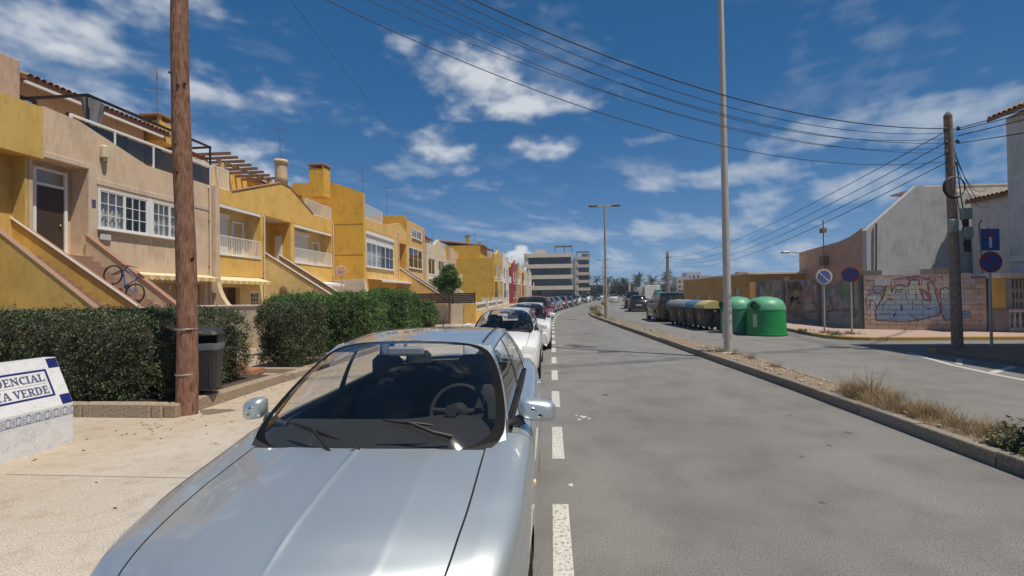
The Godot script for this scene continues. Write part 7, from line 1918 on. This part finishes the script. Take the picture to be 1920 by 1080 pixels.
func make_car(label: String, kind: String, L: float, hw: float, H: float, pm: Material, group: String, fine := 1.0, ridge := 0.0, cabin := false) -> Node3D:
	var S := car_spec(kind, L, hw, H); S.n = fine; S.ridge = ridge
	var t := thing("parked_car", label, "car", Vector3.ZERO, group)
	t.set_meta("plain", "parked_car")
	var black := mat("under_black", Color(0.012, 0.012, 0.012), 0.9); var trim := mat("trim_black", Color(0.022, 0.022, 0.024), 0.45)
	var gm := glass("car_glass", Color(0.02, 0.03, 0.03), 0.10) if cabin else glass("car_glass_dark", Color(0.012, 0.016, 0.018), 0.72)
	var hood_v := [0.0, 0.03, 0.06, 0.1, 0.2, 0.45, 0.8, 1.2, 1.6, 1.9, 2.0, 2.35, 2.7, 3.0, 3.2, 3.5, 3.75, 3.975] if fine > 0.8 else [0.0, 0.5, 1.0, 1.6, 2.0, 3.0, 3.5, 3.97]
	var nv := int(26 * fine) if fine > 0.8 else 12
	var side_v := steps(4.025, 11.0, nv); var door_v := steps(5.0, 10.6, nv)
	var he: float = 1.015 * S.ab / 1.27; var b: MB
	# bonnet
	b = MB.new()
	for s in [1.0, -1.0]: car_panel(S, b, 0.115, he, 34, hood_v, s, false)
	part(t, "bonnet", b, pm)
	var d0: float = S.ab * 0.94 + 0.03; var d1: float = lerpf(S.ab, S.cb, 0.46); var d2: float = minf(lerpf(S.ab, S.cb, 0.86), S.rt + 0.12)
	for s in [1.0, -1.0]:
		b = MB.new(); car_panel(S, b, 0.115, d0 - 0.004, 44, side_v, s); part(t, "front_wing", b, pm)
		b = MB.new(); car_panel(S, b, d0 + 0.002, d1 - 0.003, 20, door_v, s)
		var dr := part(t, "door", b, pm)
		b = MB.new(); var hp := car_row(S, d1 - 0.14, [6.9], s)[0]; b.bbox(hp + Vector3(-0.012 + s * 0.012, -0.012, -0.075), hp + Vector3(0.012 + s * 0.012, 0.014, 0.075), 0.008); part(dr, "handle", b, pm if kind == "sedan" else trim)
		b = MB.new(); car_panel(S, b, d1 + 0.003, d2 - 0.003, 24, door_v, s)
		dr = part(t, "door", b, pm)
		b = MB.new(); hp = car_row(S, d2 - 0.14, [6.9], s)[0]; b.bbox(hp + Vector3(-0.012 + s * 0.012, -0.012, -0.075), hp + Vector3(0.012 + s * 0.012, 0.014, 0.075), 0.008); part(dr, "handle", b, pm if kind == "sedan" else trim)
		b = MB.new(); car_panel(S, b, d2 + 0.002, L - 0.115, 34, steps(4.6, 11.0, nv), s); part(t, "rear_wing", b, pm)
		b = MB.new(); car_panel(S, b, d0, d2, 10, [10.62, 10.8, 11.0], s); part(t, "sill", b, pm)
		# moulding along the doors
		b = MB.new(); car_panel(S, b, d0 + 0.04, d2 - 0.1, 12, [8.25, 8.35, 8.55, 8.65], s, true, 0.008); part(t, "side_moulding", b, pm if kind == "sedan" else trim)
	# bumpers
	for e in 2:
		b = MB.new()
		for s in [1.0, -1.0]:
			var a0 := 0.0 if e == 0 else L - 0.111; var a1 := 0.111 if e == 0 else L
			car_panel(S, b, a0, a1, 6, steps(0.0, 11.0, 30), s, false)
			var ring := car_row(S, 0.0 if e == 0 else L, steps(0.0, 11.0, 30), s)
			for j in 30:
				var p := ring[j]; var q := ring[j + 1]; var bk := Vector3(0, 0, -0.03 if e == 0 else 0.03)
				if s * (1 if e == 0 else -1) > 0: b.quad(p, Vector3(p.x, 0.2, p.z) + bk, Vector3(q.x, 0.2, q.z) + bk, q)
				else: b.quad(q, Vector3(q.x, 0.2, q.z) + bk, Vector3(p.x, 0.2, p.z) + bk, p)
		part(t, "front_bumper" if e == 0 else "rear_bumper", b, pm)
	# inner shell behind the panel gaps, floor, wheel wells
	b = MB.new()
	for s in [1.0, -1.0]:
		car_panel(S, b, 0.04, L - 0.04, 40, steps(4.6, 11.0, 14), s, true, -0.016)
		car_panel(S, b, 0.06, he + 0.02, 8, [0.0, 1.0, 2.0, 3.0, 4.0, 4.6, 5.0], s, false, -0.02)
	b.box(Vector3(-hw + 0.22, 0.17, -L / 2 + 0.25), Vector3(hw - 0.22, 0.3, L / 2 - 0.3))
	for ax in [S.ft, S.rt]: b.box(Vector3(-hw + 0.24, 0.3, L / 2 - ax - S.wr - 0.05), Vector3(hw - 0.24, 0.68, L / 2 - ax + S.wr + 0.05))
	b.box(Vector3(-hw + 0.12, 0.2, L / 2 - S.ab + 0.05), Vector3(hw - 0.12, S.hb - 0.12, L / 2 - S.ab + 0.1))
	b.box(Vector3(-hw + 0.12, 0.2, L / 2 - S.cb - 0.05), Vector3(hw - 0.12, S.hb - 0.05, L / 2 - S.cb))
	part(t, "chassis", b, black)
	# tail lid and rear shelf
	b = MB.new()
	var td: float = S.cb - 0.05
	for s in [1.0, -1.0]: car_panel(S, b, td, L - 0.115, 12, steps(0.0, 4.56, 14), s, false)
	part(t, "boot_lid", b, pm)
	# cabin: pillars, rails, roof
	var sd := 1.0 if fine > 0.8 else 0.5
	b = MB.new()
	for s in [1.0, -1.0]:
		var f := func(a, w): return gs(S, s, a, w)
		patch(b, f, 0.0, 0.05, 2, -0.06, 1.0, 10); patch(b, f, 0.05, 1.0, int(24 * sd), 0.925, 1.0, 3); patch(b, f, 0.86, 1.0, 6, -0.06, 0.925, 8)
	part(t, "pillars", b, pm)
	b = MB.new()
	patch(b, func(q, u):
		var A := gw(S, u, 1.0); var C := gw(S, u, 1.0, true)
		var p := A.lerp(C, q); var sy := gs(S, 1.0, clampf((S.L / 2 - p.z - S.at) / (S.ct - S.at), 0.0, 1.0), 1.0).y
		var edge := lerpf(A.y, C.y, q) 
		p.y = maxf(edge, 0) + (sy - lerpf(gs(S, 1.0, 0.0, 1.0).y, gs(S, 1.0, 1.0, 1.0).y, q)) * 1.0
		return p, 0.0, 1.0, int(22 * sd), -1.0, 1.0, int(24 * sd))
	part(t, "roof", b, pm)
	# roof gutter strips
	b = MB.new()
	for s in [1.0, -1.0]:
		var pts := []
		for q in 12:
			var g := gs(S, s, 0.02 + 0.93 * q / 11.0, 1.0); pts.append(Vector3(g.x - s * 0.055, g.y + 0.0165, g.z))
		b.tube(pts, 0.0055, 5)
	if kind == "sedan": part(t, "roof_strips", b, trim)
	# glass
	var na := 96 if fine > 0.8 else 40
	var ring := func(k0: float, n0: float, k1: float, n1: float, nr: int, quarter := -1) -> MB:
		var q := MB.new(); var rows := []
		for r in nr + 1:
			var line := PackedVector3Array(); var z := float(r) / nr
			for a in (range(na) if quarter < 0 else range(quarter * na / 4, (quarter + 1) * na / 4 + 1)):
				var c := cos(TAU * a / na); var s := sin(TAU * a / na)
				var e0 := k0 / pow(pow(absf(c), n0) + pow(absf(s), n0), 1.0 / n0); var e1 := k1 / pow(pow(absf(c), n1) + pow(absf(s), n1), 1.0 / n1)
				var e := lerpf(e0, e1, z)
				line.append(gw(S, c * e * 0.995, 0.46 + s * e * 0.54))
			rows.append(line)
		q.grid(rows, false, quarter < 0)
		return q
	part(t, "windscreen", ring.call(0.001, 6.0, 0.93, 6.0, 10), gm)
	for k in 4: part(t, "windscreen_corner", ring.call(1.0, 7.0, 1.0, 60.0, 3, k), pm)
	b = ring.call(0.93, 6.0, 1.0, 7.0, 2)
	var frit := mat("frit_black", Color(0.008, 0.008, 0.009), 0.6); frit.metallic_specular = 0.2
	part(t, "windscreen_surround", b, frit)
	b = MB.new(); patch(b, func(u, w): return gw(S, u, w, true), -0.93, 0.93, int(14 * sd), 0.08, 0.94, int(8 * sd)); part(t, "rear_window", b, gm)
	b = MB.new()
	for q in [[-1.0, -0.93, -0.04, 1.0], [0.93, 1.0, -0.04, 1.0]]: patch(b, func(u, w): return gw(S, u, w, true), q[0], q[1], 2, q[2], q[3], 6)
	patch(b, func(u, w): return gw(S, u, w, true), -0.93, 0.93, 10, -0.06, 0.08, 2); patch(b, func(u, w): return gw(S, u, w, true), -0.93, 0.93, 10, 0.94, 1.0, 2)
	part(t, "rear_window_surround", b, pm if kind != "sedan" else trim)
	for s in [1.0, -1.0]:
		var f := func(a, w): return gs(S, s, a, w, 0.004)
		for q in [[0.072, 0.445], [0.495, 0.835]]:
			b = MB.new(); patch(b, f, q[0], q[1], int(8 * sd) + 1, 0.035, 0.90, int(6 * sd) + 1); part(t, "side_window", b, gm)
		b = MB.new(); var g := func(a, w): return gs(S, s, a, w, 0.002)
		patch(b, g, 0.05, 0.86, 12, -0.03, 0.035, 1); patch(b, g, 0.05, 0.86, 12, 0.90, 0.926, 1); patch(b, g, 0.445, 0.495, 2, 0.035, 0.90, 6); patch(b, g, 0.05, 0.072, 1, 0.035, 0.90, 6); patch(b, g, 0.835, 0.862, 1, 0.035, 0.90, 6)
		part(t, "window_frame", b, trim)
	for s in [1.0, -1.0]:
		for ax in [S.ft, S.rt]: make_wheel(t, S, s * (hw - 0.115), L / 2 - ax, s)
		# door mirror
		var mw := 0.115 if s > 0 or kind != "sedan" else 0.07
		var c := Vector3(s * (hw - (0.0 if mw > 0.1 else 0.045)), S.hb + 0.085, L / 2 - S.ab - 0.24)
		b = MB.new(); var rows := []
		for i in 11:
			var line := PackedVector3Array(); var u := i / 10.0 * PI
			for j in 20:
				var a := TAU * j / 20.0
				var cx := signf(cos(a)) * pow(absf(cos(a)), 0.6); var cy := signf(sin(a)) * pow(absf(sin(a)), 0.7)
				var rr := pow(sin(u), 0.55)
				line.append(c + Vector3(cx * rr * mw + s * 0.01, cy * rr * 0.068 - 0.012 * s * cx, cos(u) * (0.075 if cos(u) > 0 else 0.03)))
			rows.append(line)
		b.grid(rows, false, true); var mo := part(t, "door_mirror", b, pm)
		b = MB.new(); b.tube([c + Vector3(-s * 0.07, -0.05, 0.02), c + Vector3(-s * 0.15, -0.085, 0.03), c + Vector3(-s * 0.2, -0.10, 0.03)], [0.035, 0.03, 0.03], 8); part(mo, "mirror_arm", b, trim)
		b = MB.new(); b.bbox(c + Vector3(-mw * 0.78 + s * 0.01, -0.05, -0.034), c + Vector3(mw * 0.78 + s * 0.01, 0.05, -0.029), 0.002); part(mo, "mirror_glass", b, mat("mirror", Color(0.7, 0.7, 0.7), 0.03, 1.0))
		# lamps
		b = MB.new(); car_panel(S, b, 0.035, 0.125, 8, steps(3.6, 6.3, 10), s, false, 0.004); part(t, "headlight", b, paint("headlight", Color(0.55, 0.57, 0.58), 0.08))
		b = MB.new(); car_panel(S, b, L - 0.22, L - 0.012, 6, steps(5.3, 7.7, 6), s, false, 0.004); part(t, "tail_light", b, paint("tail_red", Color(0.30, 0.015, 0.015), 0.1))
		b = MB.new(); var ip := car_row(S, 1.02 * S.ab / 1.27, [7.4], s)[0]; b.bbox(ip + Vector3(-0.004, -0.012, -0.02), ip + Vector3(0.004 , 0.012, 0.02) + Vector3(s * 0.004, 0, 0), 0.004); part(t, "side_repeater", b, mat("amber", Color(0.75, 0.62, 0.35), 0.3))
	# nose and tail details
	b = MB.new(); b.bbox(Vector3(-0.3, S.hb * 0.5, L / 2 - 0.02), Vector3(0.3, S.hb * 0.6, L / 2 + 0.012), 0.02); part(t, "grille", b, trim)
	b = MB.new(); b.bbox(Vector3(-0.26, 0.3, L / 2 - 0.01), Vector3(0.26, 0.41, L / 2 + 0.014), 0.004); part(t, "front_plate", b, mat("plate_white", Color(0.62, 0.60, 0.57), 0.5))
	b = MB.new(); b.bbox(Vector3(-0.26, 0.55, -L / 2 - 0.014), Vector3(0.26, 0.66, -L / 2 + 0.01), 0.004); part(t, "rear_plate", b, mat("plate_white", Color(), 0))
	if cabin: car_cabin(t, S, fine)
	return t
func car_cabin(t: Node3D, S: Dictionary, fine: float):
	var L: float = S.L; var z0: float = L / 2 - S.ab; var dark := textured("dash", Color(0.030, 0.031, 0.033), 0.75, noise_tex("iron", 0, []), 4.0); var cloth := textured("seat_cloth", Color(0.045, 0.047, 0.052), 0.95, noise_tex("iron", 0, []), 6.0)
	var b := MB.new(); var hw: float = S.xb
	var rows := []
	for q in [[0.16, -0.05], [0.10, -0.02], [0.0, -0.005], [-0.2, 0.0], [-0.4, -0.01], [-0.47, -0.035], [-0.49, -0.1], [-0.44, -0.3], [-0.3, -0.5]]:
		var line := PackedVector3Array()
		for j in 17:
			var u := -1.0 + j / 8.0
			var hump := 0.035 * exp(-pow((u - 0.5) / 0.28, 2.0)) * smoothstep(0.0, -0.3, q[0])
			line.append(Vector3(u * hw * (0.96 if q[0] < 0.05 else 0.9), S.hb + q[1] + hump - 0.012, z0 + q[0] * 1.0 + 0.12 * (1 - u * u) * smoothstep(-0.3, 0.1, q[0])))
		rows.append(line)
	b.grid(rows); part(t, "dashboard", b, dark)
	# steering wheel on the driver's side (the photograph's right)
	var c := Vector3(0.36, S.hb - 0.02, z0 - 0.56); var tilt := Basis(Vector3.RIGHT, -0.42)
	b = MB.new(); var ring := []
	for i in 37: ring.append(c + tilt * Vector3(cos(TAU * i / 36.0) * 0.185, sin(TAU * i / 36.0) * 0.185, 0))
	b.tube(ring, 0.016, 10, false)
	for a in [0.1, PI - 0.1, -PI / 2]: b.tube([c, c + tilt * Vector3(cos(a) * 0.18, sin(a) * 0.18, 0)], [0.03, 0.016], 8)
	b.lathe([Vector2(0.0, 0.03), Vector2(0.06, 0.02), Vector2(0.07, -0.01), Vector2(0.03, -0.06)], 16, c, tilt * Basis(Vector3.RIGHT, -PI / 2)); b.tube([c, c + tilt * Vector3(0, -0.03, 0.25)], 0.04, 8)
	part(t, "steering_wheel", b, dark)
	for s in [1.0, -1.0]:
		b = MB.new(); var x: float = s * 0.36; var zb := z0 - 1.05
		rows = []
		for q in [[0.0, 0.40, 0.44], [0.04, 0.52, 0.47], [-0.03, 0.75, 0.46], [-0.12, 0.95, 0.42], [-0.17, 1.02, 0.30]]: rows.append(_seat_ring(Vector3(x, q[1], zb + q[0]), q[2], 0.13))
		b.grid(rows, false, true); cap(b, rows[-1]); b.bbox(Vector3(x - 0.24, 0.3, zb - 0.02), Vector3(x + 0.24, 0.48, zb + 0.5), 0.05)
		var st := part(t, "front_seat", b, cloth)
		b = MB.new(); b.bbox(Vector3(x - 0.13, 1.08, zb - 0.25), Vector3(x + 0.13, 1.27, zb - 0.15), 0.045); b.tube([Vector3(x - 0.05, 1.0, zb - 0.18), Vector3(x - 0.05, 1.1, zb - 0.2)], 0.008, 6); b.tube([Vector3(x + 0.05, 1.0, zb - 0.18), Vector3(x + 0.05, 1.1, zb - 0.2)], 0.008, 6); part(st, "headrest", b, cloth)
	b = MB.new(); var zr := z0 - 1.95; b.bbox(Vector3(-0.64, 0.34, zr - 0.05), Vector3(0.64, 0.5, zr + 0.45), 0.06)
	b.obox(Vector3(0, 0.76, zr - 0.12), Vector3(1.26, 0.58, 0.16), Basis(Vector3.RIGHT, -0.3))
	var rs := part(t, "rear_seat", b, cloth)
	for x in [-0.36, 0.36]:
		b = MB.new(); b.bbox(Vector3(x - 0.13, 1.03, zr - 0.3), Vector3(x + 0.13, 1.19, zr - 0.2), 0.04); part(rs, "headrest", b, cloth)
	b = MB.new(); b.box(Vector3(-0.66, 0.99, L / 2 - S.cb - 0.02), Vector3(0.66, 1.0, zr - 0.28)); part(t, "parcel_shelf", b, cloth)
	b = MB.new(); b.box(Vector3(-0.68, 0.24, L / 2 - S.cb), Vector3(0.68, 0.3, z0 - 0.05)); part(t, "cabin_floor", b, cloth)
	# inner mirror
	var m := gw(S, 0.0, 0.86) + Vector3(0, -0.055, -0.07)
	b = MB.new(); b.bbox(m + Vector3(-0.125, -0.033, -0.015), m + Vector3(0.125, 0.033, 0.02), 0.016); b.tube([m, gw(S, 0.0, 0.93) + Vector3(0, -0.01, -0.01)], 0.012, 6); part(t, "inner_mirror", b, mat("mirror_back", Color(0.30, 0.31, 0.32), 0.5))
	# headlining
	b = MB.new(); patch(b, func(q, u):
		var p := gw(S, u, 0.985).lerp(gw(S, u, 0.985, true), q)
		return p + Vector3(0, -0.02 + 0.03 * sin(PI * q), 0), 0.02, 0.98, 6, -0.96, 0.96, 8); part(t, "headlining", b, mat("headlining", Color(0.28, 0.28, 0.27), 0.95))
func _seat_ring(c: Vector3, w: float, d: float) -> PackedVector3Array:
	var o := PackedVector3Array()
	for j in 20:
		var a := TAU * j / 20.0
		o.append(c + Vector3(signf(cos(a)) * pow(absf(cos(a)), 0.5) * w / 2, 0, signf(sin(a)) * pow(absf(sin(a)), 0.6) * d / 2))
	return o
func metallic(key: String, c: Color) -> StandardMaterial3D:
	var m := paint(key, c, 0.36); m.metallic = 0.75
	return m
func cars():
	var silver := metallic("silver_paint", Color(0.60, 0.655, 0.67))
	silver.roughness = 0.40
	var car := make_car("silver saloon car parked nearest the camera with its bonnet towards the viewer", "sedan", 4.44, 0.885, 1.475, silver, "", 1.0, 0.006, true)
	car.position = V(-1.0, 0, 1.29 + 2.22); car.rotation.y = 0.012
	wipers(car)
	var white := paint("white_paint", Color(0.74, 0.74, 0.73))
	var defs := [
		["white hatchback parked directly behind the silver car", "hatch", 3.85, 0.82, 1.44, white, -1.05, 9.0, true],
		["second white car, half hidden behind the first white one", "hatch", 3.9, 0.82, 1.46, white, -0.82, 14.3, true],
		["bright red car in the row beyond the two white ones", "suv", 4.1, 0.85, 1.66, paint("red_paint", Color(0.42, 0.02, 0.035)), -0.9, 19.8, false],
		["black car parked behind the red one", "hatch", 3.9, 0.84, 1.5, paint("black_paint", Color(0.012, 0.013, 0.014)), -0.85, 25.0, false],
		["pale grey car behind the black one", "sedan", 4.3, 0.85, 1.43, metallic("pale_grey", Color(0.42, 0.43, 0.44)), -0.8, 30.2, false],
		["maroon car in the middle of the far row", "hatch", 3.9, 0.83, 1.45, paint("maroon", Color(0.14, 0.03, 0.035)), -0.75, 35.6, false],
		["blue grey car beyond the maroon one", "sedan", 4.3, 0.85, 1.43, metallic("blue_grey", Color(0.20, 0.24, 0.29)), -0.45, 41.0, false],
		["second silver car far down the row", "sedan", 4.4, 0.86, 1.43, metallic("silver2", Color(0.46, 0.47, 0.48)), 0.15, 46.6, false],
		["wine red car far down the row", "hatch", 3.9, 0.83, 1.45, paint("wine", Color(0.22, 0.02, 0.04)), 1.0, 52.4, false],
		["dark blue car far down the row", "sedan", 4.4, 0.86, 1.43, paint("dark_blue", Color(0.02, 0.035, 0.08)), 1.9, 58.2, false],
		["dark grey van near the end of the row", "van", 4.3, 0.88, 1.85, paint("dark_grey", Color(0.06, 0.062, 0.065)), 2.8, 64.6, false],
		["small white car near the end of the row", "hatch", 3.8, 0.82, 1.44, white, 3.7, 71.0, false],
		["last dark car parked before the apartment block", "sedan", 4.4, 0.86, 1.43, paint("dark_grey", Color()), 5.4, 82.0, false],
		["white van parked at the end of the row", "van", 4.4, 0.9, 1.9, white, 6.8, 92.0, false]]
	for q in defs:
		var c := make_car(q[0], q[1], q[2], q[3], q[4], q[5], "cars parked along the left side", 0.75 if q[7] < 18 else 0.45, 0.0, q[8])
		var head := atan2(tab(ROAD_L, q[7] + 4.0) - tab(ROAD_L, q[7]), 4.0)
		c.position = V(q[6], 0, q[7] + q[2] / 2); c.rotation.y = -head
	# right side and traffic: seen from behind
	var rdefs := [
		["black jeep parked in front of the waste containers, seen from behind", "suv", 4.3, 0.88, 1.75, paint("black_paint", Color()), 7.0, 27.6, true, ""],
		["dark estate car parked beyond the black jeep", "hatch", 4.2, 0.86, 1.5, metallic("charcoal", Color(0.05, 0.055, 0.06)), 8.0, 42.5, true, ""],
		["grey delivery van parked ahead of the dark estate car", "van", 4.4, 0.9, 1.9, metallic("van_grey", Color(0.36, 0.38, 0.40)), 8.9, 50.5, true, ""],
		["dark blue car parked beyond the grey van", "sedan", 4.3, 0.86, 1.43, paint("dark_blue", Color()), 10.6, 62.0, true, ""],
		["white car driving away on the right carriageway", "sedan", 4.3, 0.86, 1.43, white, 10.9, 82.0, true, ""],
		["silver car far off on the right carriageway", "sedan", 4.3, 0.86, 1.43, metallic("silver2", Color()), 14.9, 92.0, true, ""],
		["dark car far off on the right carriageway", "hatch", 4.0, 0.85, 1.45, paint("dark_grey", Color()), 17.6, 110.0, true, ""],
		["pale car at the far end of the right carriageway", "sedan", 4.3, 0.86, 1.43, metallic("pale_grey", Color()), 21.5, 130.0, true, ""],
		["oncoming dark car on the left carriageway past the bend", "hatch", 4.0, 0.85, 1.45, metallic("charcoal", Color()), 10.0, 104.0, false, ""],
		["oncoming white car far along the left carriageway", "hatch", 4.0, 0.85, 1.45, white, 13.6, 128.0, false, ""]]
	for q in rdefs:
		var c := make_car(q[0], q[1], q[2], q[3], q[4], q[5], "cars farther off on the avenue", 0.45)
		var head := atan2(tab(ROAD_L, q[7] + 4.0) - tab(ROAD_L, q[7]), 4.0)
		c.position = V(q[6], 0, q[7] + q[2] / 2); c.rotation.y = -head + (PI if q[8] else 0.0)
		if q[1] == "suv":
			var b := MB.new(); b.lathe([Vector2(0.0, 0.0), Vector2(0.3, 0.0), Vector2(0.34, 0.04), Vector2(0.34, 0.16), Vector2(0.28, 0.2), Vector2(0.0, 0.2)], 24, Vector3(0.1, 0.95, -q[2] / 2 - 0.0), Basis(Vector3.RIGHT, -PI / 2)); part(c, "spare_wheel_cover", b, mat("spare_grey", Color(0.16, 0.16, 0.165), 0.5))
func wipers(car: Node3D):
	var S := car_spec("sedan", 4.44, 0.885, 1.475); var black := mat("wiper_black", Color(0.012, 0.012, 0.013), 0.5)
	for q in [[-0.62, 0.10, 0.02, -0.1], [0.12, 0.11, 0.62, 0.03]]:
		var b := MB.new()
		var a := gw(S, q[0], maxf(q[1], 0.03)) ; var c := gw(S, q[2], maxf(q[3], -0.02))
		var n := (gw(S, 0.1, 0.1) - gw(S, 0.0, 0.1)).cross(gw(S, 0.0, 0.2) - gw(S, 0.0, 0.1)).normalized()
		if n.y < 0: n = -n
		var pts := []; var arm := []
		for i in 9:
			var u := lerpf(q[0], q[0] + (q[2] - q[0]) * 0.72, i / 8.0)
			pts.append(gw(S, u, lerpf(q[1], lerpf(q[1], q[3], 0.5) + 0.02, i / 8.0)) + n * 0.022)
		b.tube(pts, [0.004, 0.007, 0.009, 0.010, 0.011, 0.010, 0.009, 0.007, 0.004], 6)
		arm = [pts[4] + n * 0.012, gw(S, lerpf(q[0], q[2], 0.75), lerpf(q[1], q[3], 0.8)) + n * 0.035, c + n * 0.02]
		b.tube(arm, [0.008, 0.010, 0.014], 6)
		part(car, "wiper", b, black)
	var b := MB.new(); b.tube([Vector3(0.0, 1.43, -0.75), Vector3(0.0, 1.46, -0.78), Vector3(0, 1.62, -0.98)], [0.014, 0.006, 0.003], 6); part(car, "roof_aerial", b, black)
